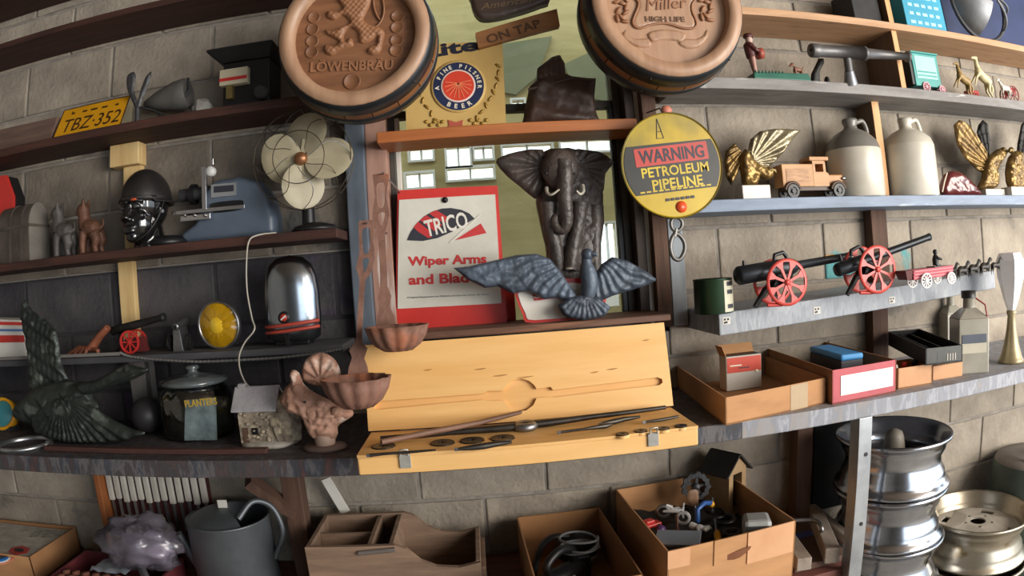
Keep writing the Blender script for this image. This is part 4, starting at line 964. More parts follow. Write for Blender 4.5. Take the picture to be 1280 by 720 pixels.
p = P(263, 214, yf_-.02); m = MB(); m.lathe([(0,-.008),(.013,-.007),(.0155,-.003),(.0155,.012)], 20, p, (0,1,0)); m.build('knob', mat('white_knob', C('d8d8d6'), None, 9, .3), vb)
m = MB(); m.cyl(P(266,206,yf_-.012), P(266,199,yf_-.012), .006, n=10); m.build('set_screw', M_chrome, vb)
m = MB(); m.bar(P(215, 267, yf_-.012), P(306, 258, yf_-.012), .006, .012, (0,0,1)); m.build('guide_rail', M_chrome, t, .001)
m = MB(); a_, b_ = P(226, 274, yf_-.016), P(264, 270, yf_-.016); m.bar(a_, b_, .014, .018); cg = m.build('carriage', M_chrome, t, .002)
for px_ in (231, 243, 256):
    p = P(px_, 269, yf_-.025); m = MB(); m.ball(p, .006, 8, 6); m.build('screw', M_steel, cg)
q = smooth_loop(T([(265,254),(300,250),(304,255),(300,262),(268,266),(263,260)], yf_-.001), 3); m = MB(); m.prism(q, yf_-.001, yf_+.004); m.build('slot', M_black, hs)
q = T([(264,231),(295,228),(295,244),(264,247)], yf_-.002); m = MB(); m.prism(q, yf_-.003, yf_+.002); npl = m.build('nameplate', mat('silver_nameplate', C('b4b8bc'), None, 9, .35, .6), hs)
q = T([(267,233),(292,231),(292,239),(267,241)], yf_-.0035); m = MB(); m.prism(q, yf_-.0038, yf_-.003); m.build('nameplate_field', M_dark, npl)
# fan
yf = -.14
M_blade = mat('cream_fan_blade', C('b8ae94'), C('a0967c'), 5, .45)
M_wire = mat('dark_cage_wire', C('5a5040'), C('40382c'), 9, .4, .6)
hub = P(376, 198, yf-.03)
t = thing('table_fan', 'old table fan with four cream blades and a wire cage', 'fan', (hub.x, yf, zC))
S_ = (P(438,198,yf-.05).x - P(314,198,yf-.05).x)/2
m = MB(); m.lathe([(0,-.014),(.014,-.012),(.019,-.004),(.019,.02)], 16, hub, (0,1,0)); m.build('hub', mat('copper_hub', C('9a6a48'), None, 9, .4, .6), t)
for i, (bx, by, rx_, rz_2) in enumerate([(383,166,26,23),(352,199,24,26),(411,197,27,25),(379,232,22,26)]):
    pcn = P(bx, by, yf-.02); r_ = S_*rx_/56; rz_ = S_*rz_2/56
    m = MB(); pts = [(pcn.x + r_*1.0*math.cos(a), pcn.z + rz_*1.0*math.sin(a)) for a in [2*math.pi*k/22 for k in range(22)]]
    hx, hz_ = hub.x, hub.z
    m.relief(pts, yf-.02, .003, .006, .012, back=.001)
    dx, dz = pcn.x-hx, pcn.z-hz_; L2 = math.hypot(dx, dz)
    m.v = [Vector((v.x, v.y + ((v.x-pcn.x)*(-dz/L2) + (v.z-pcn.z)*(dx/L2))*.45 + .0, v.z)) for v in m.v]
    bl_ = m.build('blade', M_blade, t)
    m = MB(); m.bar((hx, yf-.022, hz_), (hx+dx*.75, yf-.022, hz_+dz*.75), .014, .003, (0,1,0)); m.build('blade_arm', M_blade, bl_)
def ringw(c, r, y, rad, n=40): 
    m = MB(); m.tube([(c.x + r*math.cos(2*math.pi*k/n), y, c.z + r*math.sin(2*math.pi*k/n)) for k in range(n)], rad, 6, closed=True); return m
rC = min(S_, hub.z - zC - .012)
for r_, y_ in ((rC, yf-.025), (rC*.97, yf+.035), (rC*.52, yf-.058)): ringw(hub, r_, y_, .0015).build('cage_ring', M_wire, t)
for k in range(8):
    a0 = 2*math.pi*k/8; pts = []
    for j in range(9):
        f = j/8; a = a0 + .7*math.sin(f*math.pi)*.6; rr_ = rC*(.2+.8*f); pts.append((hub.x + rr_*math.cos(a), yf-.064 + .039*f**2.5, hub.z + rr_*math.sin(a)))
    pts.append((hub.x + rC*.97*math.cos(a0), yf+.035, hub.z + rC*.97*math.sin(a0)))
    m = MB(); m.tube(pts, .0012, 5); m.build('cage_wire', M_wire if k % 2 else M_steel, t)
m = MB(); m.lathe([(.0,-.02),(.04,-.018),(.048,.01),(.042,.05),(.015,.07)], 20, (hub.x, yf+.01, hub.z), (0,1,0)); m.build('motor', M_black, t)
m = MB(); m.tube([(hub.x, yf+.03, hub.z-.03), (hub.x, yf+.03, zC+.02)], [.016,.02], 12); m.build('neck', M_black, t)
m = MB(); m.lathe([(.0,0),(.066,0),(.07,.006),(.06,.016),(.025,.026),(.0,.028)], 28, (hub.x+.02, yf+.02, zC), (0,0,1)); m.build('base', M_black, t)
# white cord
yc = -.205
pts = [P(345,291,-.17), P(322,294,-.195), P(311,302,yc), P(308,330,yc), P(309,365,yc), P(315,398,yc-.02), P(318,412,-.25), P(306,428,-.25), P(299,445,-.255), P(300,462,-.25), P(306,477,-.25), P(312,484,-.25)]
pts[0].z = zC+.003
m = MB(); m.tube(smooth_path(pts, 6), .0026, 6); tag(m.build('pale_cable', mat('pale_cord', C('b5afa2'), None, 9, .5)), 'thin pale cord dangling from the fan shelf past the headlight', 'cable')

# ================================================================ left: grimy shelf with headlight
zD = 1.338
p0, p1 = P(-40, 440, -.15), P(32, 440, -.15)
t = thing('printed_carton', 'white carton with a red stripe at the left picture edge', 'carton', ((p0.x+p1.x)/2, -.12, zD))
zt0, zt1 = P(0, 393, -.15).z, P(27, 400, -.15).z
m = MB(); m.hexa([(p0.x,-.19,zD),(p1.x,-.15,zD),(p1.x,-.05,zD),(p0.x,-.09,zD)], [(p0.x,-.19,zt0),(p1.x-.006,-.15,zt1),(p1.x-.006,-.05,zt1),(p0.x,-.09,zt0)]); m.build('carton', M_white, t, .002)
def onface(f0, f1): # stripe between heights
    m = MB(); z0a, z0b = zD + (zt0-zD)*f0, zD + (zt1-zD)*f0; z1a, z1b = zD + (zt0-zD)*f1, zD + (zt1-zD)*f1
    m.hexa([(p0.x,-.1915,z0a),(p1.x+.001,-.1515,z0b),(p1.x+.001,-.15,z0b),(p0.x,-.19,z0a)], [(p0.x,-.1915,z1a),(p1.x+.001,-.1515,z1b),(p1.x+.001,-.15,z1b),(p0.x,-.19,z1a)]); return m
onface(.42,.60).build('red_stripe', M_red, t); onface(.86,.94).build('thin_red_stripe', M_red, t)
M_blueink = mat('blue_print', C('5a7ab0'), None, 9, .5); onface(.70,.76).build('blue_stripe', M_blueink, t)
# clay hand
M_clay = mat('reddish_clay', C('8a4f36'), C('6a3a28'), 12, .6, bump=.2)
y_ = -.16
m = MB(); w0 = P(135, 409, y_); pa = P(112, 418, y_); pa.z = zD+.022
m.tube([w0, w0.lerp(pa, .5)+Vector((0,0,.004)), pa], [.016,.018,.022], 12, flat=.7)
for i, (tx, ty) in enumerate([(84,434),(91,436),(98,437),(105,436)]):
    tip = P(tx, ty, y_-.012*(i-1)); tip.z = zD+.005; kn = pa.lerp(tip, .5) + Vector((0, 0, .012)); m.tube([pa + Vector((0,-.008*(i-1.5),0)), kn, tip], [.009,.0085,.006], 8)
tip = P(122, 433, y_-.03); tip.z = zD+.006; m.tube([pa + Vector((.012,-.01,0)), tip + Vector((0,0,.01)), tip], [.009,.008,.006], 8)
tag(m.build('clay_hand', M_clay, remesh=.0025), 'reddish clay hand with bent fingers resting on the grimy shelf', 'sculpture')
# wheel maker (spoked)
def spoked(m, c, r, ax, n, rim, hubr, th, spoke=.3):
    c = Vector(c); a = Vector(ax).normalized()
    m.lathe([(r-rim,-th/2),(r,-th/2),(r,th/2),(r-rim,th/2),(r-rim,-th/2)], 32, c, a, False, caps=False)
    m.lathe([(0,-th*.8),(hubr,-th*.8),(hubr,th*.8),(0,th*.8)], 14, c, a, False)
    u = a.orthogonal().normalized(); w_ = a.cross(u)
    for k in range(n):
        an = 2*math.pi*k/n; d = u*math.cos(an) + w_*math.sin(an); m.bar(c + d*hubr*.8, c + d*(r-rim*.5), th*.8, spoke*rim*2, a)
M_toyred = mat('toy_red', C('c8322e'), C('a82824'), 9, .4)
y_ = -.155; wc = P(161, 418, y_); wr = (P(174,418,y_).x - P(148,418,y_).x)/2; wr = wc.z - zD if abs(wc.z - zD) > .02 else wr
t = thing('toy_cannon', 'small toy cannon with a red spoked wheel on the grimy shelf', 'toy', (wc.x, y_, zD))
wr = max(.024, min(.036, wc.z - zD)); wc.z = zD + wr
for dy in (0, .05):
    m = MB(); spoked(m, (wc.x, y_+dy, wc.z), wr, (0,1,0), 8, .006, .006, .005); m.build('wheel', M_toyred, t)
a_, b_ = P(140, 414, y_+.025), P(206, 396, y_+.025)
m = MB(); ax = b_ - a_; L_ = ax.length; m.lathe([(0,-.006),(.008,-.004),(.014,0),(.013,L_*.5),(.010,L_*.9),(.013,L_*.95),(.013,L_),(.006,L_)], 16, a_, ax); m.build('gun_barrel', M_iron, t)
m = MB(); m.hexa([(wc.x-.05,y_+.01,zD+.004),(wc.x+.05,y_+.01,zD+.004),(wc.x+.05,y_+.04,zD+.004),(wc.x-.05,y_+.04,zD+.004)], [(wc.x-.02,y_+.01,wc.z+.012),(wc.x+.04,y_+.01,wc.z+.012),(wc.x+.04,y_+.04,wc.z+.012),(wc.x-.02,y_+.04,wc.z+.012)]); m.build('carriage', mat('dark_red_carriage', C('5c2424'), None, 9, .5), t)
m = MB(); m.bar((wc.x-.02,y_+.025,wc.z), (wc.x-.10,y_+.025,zD+.006), .012, .010); m.build('trail', M_iron, t)
# toy cannon seen end on
y_ = -.15; cc = P(222, 412, y_); 
t = thing('toy_cannon', 'small grey toy cannon pointing at the viewer beside the amber headlight', 'toy', (cc.x, y_, zD))
m = MB(); b0 = P(222, 407, y_-.02); m.lathe([(.004,-.02),(.010,-.02),(.012,-.012),(.010,0),(.014,.06),(.0,.066)], 16, b0, (0,1,0.15)); m.build('gun_barrel', M_steel, t)
m = MB(); m.lathe([(0,-.0205),(.0062,-.0205)], 12, b0, (0,1,.15), False, caps=False); m.build('bore', M_black, t)
m = MB(); m.hexa([(cc.x-.018,y_-.01,zD),(cc.x+.018,y_-.01,zD),(cc.x+.018,y_+.05,zD),(cc.x-.018,y_+.05,zD)], [(cc.x-.010,y_-.01,b0.z-.004),(cc.x+.010,y_-.01,b0.z-.004),(cc.x+.010,y_+.05,b0.z-.004),(cc.x-.010,y_+.05,b0.z-.004)]); m.build('carriage', M_steel, t, .001)
for s in (-1, 1):
    m = MB(); spoked(m, (cc.x+s*.034, y_+.01, zD+.025), .025, (1,0,0), 8, .005, .006, .006); m.build('wheel', M_iron, t)
# amber headlight
y_ = -.15; pc = P(273, 394, y_); r_ = (P(300,394,y_).x - P(246,394,y_).x)/2; r_ = max(r_, (P(273,363,y_).z-P(273,425,y_).z)/2)
pc.z = zD + r_*.98; ax = Vector((-.12, -1, -.05))
t = thing('headlight', 'round amber glass headlight with a chrome rim', 'headlight', (pc.x, y_, zD))
m = MB(); m.lathe([(r_*.90,.006),(r_*.95,.012),(r_,.004),(r_,-.006),(r_*.7,-.03),(r_*.3,-.055),(.0,-.06)], 40, pc, ax, caps=False); m.build('bucket', M_steel, t)
m = MB(); m.lathe([(r_*.92,.004),(r_*.7,.012),(r_*.4,.018),(0,.020)], 40, pc, ax); 
m.v = [v + Vector((0, .0022*math.sin(v.x*900) + .0012*math.sin(v.z*500), 0)) for v in m.v]
lens = m.build('amber_lens', mat('amber_glass', C('c09214'), C('9c740a'), 14, .12, coat=.8), t)
m = MB(); m.lathe([(r_*.34,.0185),(r_*.25,.0225),(0,.024)], 24, pc, ax); m.build('lens_centre', mat('bright_amber', C('eac63a'), C('d8a818'), 20, .15, coat=.8), lens)
# chrome cover
y_ = -.13
x0, x1 = P(327, 380, y_-.03).x, P(397, 380, y_-.03).x; cx = (x0+x1)/2; hw = (x1-x0)/2; zt = P(362, 319, y_).z; H_ = zt - zD
t = thing('chrome_cover', 'tall rounded chrome motor cover with red stripes and round badge', 'cover', (cx, y_, zD))
m = MB(); prof = [(hw*.78,.012),(hw*.93,.02),(hw*1.0,H_*.3),(hw*.99,H_*.6),(hw*.93,H_*.76),(hw*.78,H_*.89),(hw*.5,H_*.97),(0,H_)]
m.lathe(prof, 40, (cx,y_,zD), (0,0,1), flat=(1,.62)); m.build('shell', mat('brushed_chrome', C('b8c0c8'), C('8e98a4'), 4, .22, 1.0), t)
M_strip = mat('red_stripe_paint', C('b84a3c'), None, 9, .4)
for f in (.17, .235):
    m = MB(); n = 24; pts = [(cx + hw*1.005*math.cos(a), y_ + hw*.63*math.sin(a), zD + H_*f + .006*math.cos(a)) for a in [R(200 + 140*i/n) for i in range(n+1)]]
    m.tube(pts, .006, 6, flat=.9) ; m.build('stripe', M_strip, t)
bc = Vector((P(355,397,y_-hw*.62).x, y_-hw*.615, P(355,397,y_-hw*.62).z)); m = MB(); m.lathe([(.0,-.006),(.012,-.006),(.017,-.004),(.018,.004)], 24, bc, (0,1,0)); bg = m.build('badge', M_black, t)
m = MB(); m.lathe([(.0,-.0068),(.0105,-.0066),(.0105,-.004)], 20, bc, (0,1,0)); m.build('badge_centre', mat('badge_red', C('c43a30'), None, 9, .35), bg)
m = MB(); m.bar(bc + Vector((-.008,-.0072,-.006)), bc + Vector((.008,-.0072,.006)), .004, .001, (0,1,0)); m.build('badge_mark', M_wl, bg)
m = MB(); m.box(cx-.05, cx+.05, y_-.03, y_+.03, zD, zD+.014); m.build('foot', M_black, t, .003)
m = MB(); m.bar((cx-.01, y_-hw*.6, zD+.03), (cx-.004, y_-hw*.66, zD+.002), .012, .006, (0,1,0)); m.build('spout', M_black, t)
# coiled spring lead along the shelf edge
yq = -.226
pts = smooth_path([P(150,441,yq), P(165,446,yq), P(205,450,yq), P(250,452,yq), P(300,450,yq), P(350,447,yq), P(400,441,yq), P(438,434,yq)], 30)
m = MB(); m.tube(pts, [.0042 + .0012*math.sin(i*1.9) for i in range(len(pts))], 6); tag(m.build('coil_lead', mat('grey_coil', C('7d7c7a'), C('5c5b5a'), 9, .5, .4)), 'grey coiled lead strung along the front of the grimy shelf', 'cable')
p0, p1 = P(-20, 449, yq), P(150, 442, yq); m = MB(); m.bar(p0, p1, .006, .010); tag(m.build('edge_batten', mat('grey_batten', C('77736e'), None, 7, .7), bevel=.001), 'thin grey batten fixed along the left front of the grimy shelf', 'batten')

# ================================================================ left part of the bench
def bz(px, py): return PZ(px, py, BT)
# heron
b0 = bz(110, 556); yh_ = b0.y + .01
M_heron = mat('green_black_bronze', C('3c423e'), C('262a28'), 12, .45, .5, bump=.3, c3=C('5e655f'), spot=.6, sscale=18)
t = thing('bird_sculpture', 'dark bronze pelican sculpture with one wing raised', 'statue', (b0.x, yh_, BT))
up = [(27,380),(32,374),(40,388),(58,400),(70,413),(74,430),(76,452),(85,474),(72,488),(50,492),(38,486),(36,455),(32,420),(26,398)]
cw = P(62, 490, yh_+.05)
m = MB(); m.relief(T(up, yh_+.05), yh_+.05, .014, .014, .005, lambda x, z, d: .0016*math.sin((x-cw.x)*330 + 3*math.sin((z-cw.z)*18)) + .003*math.sin(z*150 + (x-cw.x)*90) + .003*fbm(x*40, z*40), back=.01); m.build('raised_wing', M_heron, t)
bd_ = [(18,512),(28,498),(45,484),(70,476),(95,476),(114,480),(116,498),(124,510),(100,522),(70,530),(40,530),(24,524)]
m = MB(); m.relief(smooth_loop(T(bd_, yh_+.03), 2), yh_+.03, .04, .04, .006, lambda x, z, d: .006*fbm(x*50, z*50), back=.03); m.build('body', M_heron, t)
dn = [(62,500),(85,492),(105,494),(118,508),(140,524),(165,536),(186,541),(165,549),(140,554),(112,556),(85,554),(62,549),(45,540),(40,522)]
cw2 = P(80, 492, yh_)
q = [(x, max(z, BT)) for x, z in T(dn, yh_)]
m = MB(); m.relief(q, yh_, .02, .018, .005, lambda x, z, d: .0035*math.sin(44*math.atan2(z-cw2.z, x-cw2.x)) + .003*fbm(x*40, z*40), back=.01); m.build('lowered_wing', M_heron, t)
hp_ = [(98,480),(118,475),(138,465),(150,458),(160,455),(168,457),(185,461),(184,465),(170,473),(152,480),(126,489),(106,494)]
m = MB(); m.relief(smooth_loop(T(hp_, yh_), 2), yh_, .018, .014, .005, lambda x, z, d: .002*fbm(x*60, z*60), back=.014); hn = m.build('head_and_bill', M_heron, t)
m = MB(); m.tube([P(184,463,yh_-.012), P(168,468,yh_-.019), P(150,475,yh_-.02), P(122,486,yh_-.019)], [.0015,.003,.003,.002], 6); m.build('bill_edge', M_heron, hn)
m = MB(); m.ball(P(157,463,yh_-.019), .005, 8, 6); m.build('eye', M_black, hn)
# blue and yellow tape
p = P(8, 500, -.2); 
t = thing('tape_reel', 'blue and yellow tape reel behind the bronze bird', 'reel', (p.x, -.2, BT))
m = MB(); m.lathe([(.0,-.02),(.05,-.02),(.05,.02),(.0,.02)], 24, (p.x-.02, -.2, BT+.055), (0.3,-1,.35)); m.build('reel', mat('teal_plastic', C('3f8a94'), None, 9, .5), t)
m = MB(); m.lathe([(.045,-.026),(.055,-.026),(.055,.026),(.045,.026),(.045,-.026)], 24, (p.x-.02, -.2, BT+.055), (0.3,-1,.35), caps=False); m.build('rim', M_yellow, t)
m = MB(); m.box(p.x-.06, p.x+.02, -.23, -.17, BT, BT+.02); m.build('stand', M_gun, t)
# aluminium ring
c0 = bz(31, 557); e0, e1 = bz(0, 556), bz(63, 556); rr = (e1.x-e0.x)/2*.98
t = thing('aluminium_ring', 'aluminium trim ring lying flat at the left bench end', 'ring', (c0.x, c0.y, BT))
m = MB(); m.lathe([(rr*.86,0),(rr,0),(rr*1.01,.008),(rr*.95,.014),(rr*.86,.010),(rr*.86,0)], 48, (c0.x,c0.y,BT), (0,0,1), caps=False); m.build('ring', mat('brushed_aluminium', C('b8bcc0'), C('9a9ea2'), 9, .3, .9), t)
m = MB(); m.box(c0.x+rr*.97, c0.x+rr*1.1, c0.y-.004, c0.y+.004, BT, BT+.018); m.build('clip', M_steel, t)
# brown strip
a_, b_ = bz(58, 563), bz(335, 567)
m = MB(); m.bar(a_ + Vector((0,0,.008)), b_ + Vector((0,0,.008)), .022, .014); tag(m.build('wooden_strip', mat('dark_red_wood', C('51332c'), C('3b2420'), 5, .6, stretch=(1,8,8)), bevel=.002), 'long dark wooden strip lying along the left bench edge', 'strip')
# ball
c0 = P(186, 530, -.2); r_ = (P(206,530,-.2).x - P(168,530,-.2).x)/2
m = MB(); m.ball((c0.x,-.2,BT+r_), r_, 24, 16); tag(m.build('dark_ball', mat('dull_dark_ball', C('333134'), C('262427'), 6, .5)), 'dull dark round ball between the bird and the glass jar', 'ball')
# bracket under the shelf
t = thing('shelf_bracket', 'grey wooden bracket and steel strap under the grimy shelf', 'bracket', (P(176,505,-.12).x, -.1, BT))
a_, b_ = P(165, 480, -.12), P(188, 508, -.12); m = MB(); m.box(a_.x, b_.x, -.13, -.09, BT, 1.318); m.build('board', mat('grey_bracket_wood', C('6e6a66'), C('55514e'), 5, .8, stretch=(8,8,1)), t, .002)
m = MB(); a_ = P(192, 480, -.14); m.box(a_.x-.006, a_.x+.012, -.145, -.14, BT+.03, 1.338+.0); m.build('strap', M_steel, t)
# glass jar
c0 = bz(250, 553); x0, x1 = P(208, 530, c0.y).x, P(292, 530, c0.y).x; r_ = (x1-x0)/2; cy = c0.y + r_*.9
cx = (x0+x1)/2*( (cy-CAM_Y)/(c0.y-CAM_Y) ); r_ = r_*(cy-CAM_Y)/(c0.y-CAM_Y)
zsh = P(250, 497, cy-r_*.5).z; zl0 = P(250, 487, cy-r_).z; zl1 = P(250, 467, cy).z; zk = P(248, 456, cy).z
t = thing('glass_jar', 'old faceted glass peanut jar with a glass lid', 'jar', (cx, cy, BT))
M_jar = glassy('jar_glass', (.86,.92,.88,1), .8, .06)
o8 = lambda an, h: 1.0 - .05*(1-abs(math.cos(an*4)))
m = MB(); hb = zl0 - BT
m.lathe([(r_*.9,.002),(r_*1.0,.012),(r_*1.0,hb*.78),(r_*.9,hb*.92),(r_*.78,hb)], 64, (cx,cy,BT), (0,0,1), mod=o8, caps=False); jb = m.build('jar_body', M_jar, t)
m = MB(); m.lathe([(0,.004),(r_*.88,.004),(r_*.93,.02),(r_*.93,hb*.62),(r_*.6,hb*.7),(0,hb*.66)], 40, (cx,cy,BT), (0,0,1), mod=lambda an, h: 1+.04*math.sin(an*7+h*90)); m.build('contents', mat('jar_contents', C('4a4638'), C('23231f'), 26, .5, .3, c3=C('a88a2a'), spot=.6, sscale=20), t)
m = MB(); m.lathe([(r_*.80,hb),(r_*.92,hb+.004),(r_*.93,hb+.012),(r_*.82,hb+.02),(r_*.5,zl1-BT),(r_*.16,zl1-BT+.004),(r_*.12,zl1-BT+.012),(r_*.2,zk-BT-.008),(r_*.17,zk-BT),(0,zk-BT+.001)], 40, (cx,cy,BT), (0,0,1)); m.build('jar_lid', mat('grey_glass_lid', C('5a6062'), C('40464a'), 9, .12, .0, coat=.7), t)
yl2 = cy - r_*.99
lx = P(252, 520, yl2); m = MB()
q = T([(232,500),(270,497),(272,553),(231,553)], yl2); q = [(x, max(z, BT+.01)) for x, z in q]; m.prism(q, yl2-.001, yl2+.0005); lbm = m.build('silver_label', mat('silver_label', C('8fa0a4'), C('4f5c60'), 22, .35, .3), t)
line('PLANTERS', (231,505), (271,501), .020, mat('gold_letters', C('b89a3c'), None, 9, .4), lbm, yl2-.0015, .02)
# stone cottage
c0 = bz(335, 560); y_ = c0.y
M_stone = mat('cottage_stone', C('a09280'), C('5c5246'), 34, .85, bump=.6, bscale=60, c3=C('b4a68e'), spot=.56, sscale=26)
M_snow = mat('chipped_white_roof', C('a8a6aa'), C('8c8a8e'), 14, .8, bump=.3)
x0, x1 = P(298, 540, y_).x, P(345, 540, y_).x; zE = P(300, 512, y_).z; zR = P(315, 487, y_+.03).z
t = thing('stone_cottage', 'miniature stone cottage with a white roof and chimney', 'ornament', ((x0+x1)/2, y_+.04, BT))
zB0 = BT + .012
m = MB(); m.box(x0, x1, y_+.01, y_+.085, zB0, zE); m.prism([(x0,zE),(x1,zE),(x1,zR-.004),(x0+.0,zR-.004)], y_+.045, y_+.05)
for xx in (x0, x1-.004): m.add([(xx,y_+.01,zE),(xx+.004,y_+.01,zE),(xx+.004,y_+.0475,zR),(xx,y_+.0475,zR),(xx,y_+.085,zE),(xx+.004,y_+.085,zE)], [(0,1,2,3),(3,2,5,4),(0,3,4),(1,5,2)])
m.build('stone_walls', M_stone, t)
for s in (0, 1):
    ya, yb2 = (y_-.004, y_+.0475) if s == 0 else (y_+.099, y_+.0475)
    zlo = zE - .008
    m = slab([Vector((x0-.012,ya,zlo)), Vector((x1+.008,ya,zlo)), Vector((x1+.008,yb2,zR+.003)), Vector((x0-.012,yb2,zR+.003))], -.006 if s else .006); m.build('roof_slope', M_snow, t, .002)
m = MB(); cx2 = P(302, 490, y_+.04).x; m.box(cx2-.010, cx2+.010, y_+.038, y_+.058, zR-.01, P(300, 480, y_+.04).z); m.build('chimney', M_snow, t, .002)
m = MB(); m.ball((x1+.012, y_+.045, BT+.06), (.045,.05,.07), 20, 14, fn=lambda q, d: q*(1+.28*fbm(d.x*3, d.y*3, d.z*3))); m.v = [Vector((v.x, v.y, max(v.z, BT+.002))) for v in m.v]; m.build('rocky_bank', M_stone, t, remesh=.004)
m = MB(); m.lathe([(0,0),(.075,0),(.08,.006),(.07,.014),(0,.016)], 30, ((x0+x1)/2+.015, y_+.04, BT), (0,0,1), flat=(1,.75), mod=lambda an, h: 1+.06*math.sin(an*5)); m.build('base', mat('chipped_white_base', C('c0bab0'), C('8e877c'), 16, .8), t)
m = MB(); m.box(x0+.010, x0+.024, y_+.006, y_+.011, zB0, zB0+.04); m.build('door', M_darkpost, t); m = MB(); m.box(x0+.036, x0+.052, y_+.006, y_+.011, zB0+.022, zB0+.04); m.build('window', M_black, t)
for i in range(26):      # stones proud of the front wall
    sx_ = x0 + .006 + rnd.random()*(x1-x0-.014); sz_ = zB0 + rnd.random()*(zE-zB0-.01)
    m = MB(); m.ball((sx_, y_+.009, sz_), (.0065,.004,.0045), 7, 5); m.build('stone', M_stone, t)
# clay rooster
c0 = bz(405, 562); y_ = c0.y
M_terr = mat('pinkish_terracotta', C('b08a78'), C('8f6854'), 16, .75, bump=.4, c3=C('c8b0a2'), spot=.6, sscale=22)
t = thing('clay_rooster', 'pinkish clay rooster with fanned tail on a small round base', 'figurine', (c0.x, y_, BT))
bdp = [(352,496),(357,484),(364,478),(362,468),(366,462),(374,466),(380,480),(392,490),(408,498),(425,506),(440,512),(441,520),(428,528),(422,534),(420,548),(392,548),(382,532),(376,520),(362,516),(356,508),(350,502)]
q = T(bdp, y_); m = MB(); m.relief(smooth_loop(q, 2), y_, .032, .03, .005, lambda x, z, d: .010*fbm(x*70, z*70), back=.03); rb_ = m.build('body', M_terr, t)
tlp = [(380,476),(378,462),(382,450),(392,443),(404,441),(415,446),(423,456),(426,470),(415,480),(395,482)]
cc = P(402, 474, y_+.015); m = MB(); m.relief(smooth_loop(T(tlp, y_+.015), 2), y_+.015, .014, .012, .004, lambda x, z, d: .004*math.sin(11*math.atan2(z-cc.z, x-cc.x)), back=.01); m.build('fan_tail', M_terr, t)
for (px_, py_, rr_) in ((372,488,.014),(389,518,.013),(420,516,.013),(400,505,.010)):
    p = P(px_, py_, y_-.03); m = MB(); m.lathe([(0,-.004),(rr_*.8,-.004),(rr_,0),(rr_,.012)], 18, p, (0,1,0)); m.build('rosette', M_terr, rb_)
m = MB(); p = P(381, 502, y_-.034); m.ball(p, .004, 8, 6); m.build('eye', M_black, rb_)
zt = P(405, 540, y_).z; xx = P(406, 545, y_).x
m = MB(); m.lathe([(.024,.014),(.028,.04),(.030,zt-BT+.008)], 20, (xx, y_, BT), (0,0,1)); m.build('pot', mat('pale_clay', C('b8a090'), C('94796a'), 14, .8), t)
m = MB(); m.lathe([(0,0),(.052,0),(.056,.008),(.05,.014),(0,.015)], 28, (P(407,562,y_).x, y_, BT), (0,0,1), flat=(1,.7)); m.build('base', mat('grey_brown_base', C('6e5a52'), C('55443d'), 9, .7), t)
# ================================================================ right: pine shelf
a_, b_ = P(1066, 20, -.15), P(1107, 20, -.15)
m = MB(); m.box(a_.x, b_.x-.03, -.16, -.03, z1, z1+.13); tag(m.build('black_box', mat('mottled_black_box', C('2c2b2c'), C('171718'), 16, .7), bevel=.004), 'mottled black box left of the turquoise box', 'box')
yy = -.185; M_turq = mat('turquoise_card', C('2f9fc0'), C('268cab'), 5, .5)
a_, b_ = P(1133, 26, yy), P(1183, 35, yy)
t = thing('turquoise_box', 'bright turquoise printed box on the pine shelf', 'box', ((a_.x+b_.x)/2, -.13, z1))
m = MB(); m.box(a_.x, b_.x, yy, -.06, z1, z1+.16); bx = m.build('box_body', M_turq, t, .002)
for r_ in range(4):
    for k in range(5):
        m = MB(); cx = a_.x + (b_.x-a_.x)*(.17 + .165*k); cz = z1 + .022 + r_*.034; w_ = (b_.x-a_.x)*(.05 if (k+r_) % 3 else .06)
        m.box(cx-w_, cx+w_, yy-.001, yy, cz-.006, cz+.006); m.build('print_mark', mat('pale_blue_print', C('a8dcea'), None, 9, .5), bx)
m = MB(); p0, p1 = P(1178, 10, -.02), P(1278, 10, -.02); m.box(p0.x, p1.x+.25, -.02, -.003, z1+.003, 2.72); tag(m.build('navy_panel', mat('navy_panel_paint', C('2a3a68'), C('1e2a4c'), 4, .6), bevel=.002), 'dark blue panel standing behind the grey face mask', 'panel')
# face mask with bars
y_ = -.12; mc = P(1222, 22, y_); r_ = (P(1252,22,y_).x - P(1190,22,y_).x)/2
t = thing('face_mask', 'grey sports face mask with curved bars beside the turquoise box', 'mask', (mc.x, y_, z1))
M_mask = mat('grey_mask_metal', C('8a8c8e'), C('6a6c70'), 10, .45, .5)
zc_ = z1 + r_ + .010
def mv(th, ph, k=1.0): return Vector((mc.x + r_*k*math.sin(th)*math.cos(ph), y_ - r_*.75*k*math.cos(th), zc_ + r_*k*math.sin(th)*math.sin(ph)))
m = MB(); m.tube([mv(R(80), 2*math.pi*k/28) for k in range(28)], .009, 8, closed=True); m.build('padded_rim', mat('dark_mask_pad', C('3c3d42'), None, 9, .6), t)
for ph in (R(20), R(50), R(-10), R(-40)):
    m = MB(); m.tube([mv(R(th), ph if th > 0 else ph) for th in range(80, 5, -8)], .006, 8, flat=.6); m.build('bar', M_mask, t)
m = MB(); vs = []; fs = []
for i in range(9):
    for k in range(13):
        ph = R(70 + k*15); vs.append(mv(R(10 + i*8.5), ph, .98))
for i in range(8):
    for k in range(12): fs.append((i*13+k, i*13+k+1, (i+1)*13+k+1, (i+1)*13+k))
n = len(vs); m.add(vs, fs, True); m.add([mv(R(10+i*8.5), R(70+k*15), .93) for i in range(9) for k in range(13)], [tuple(reversed(f)) for f in fs], True); m.build('crown_shell', M_mask, t)

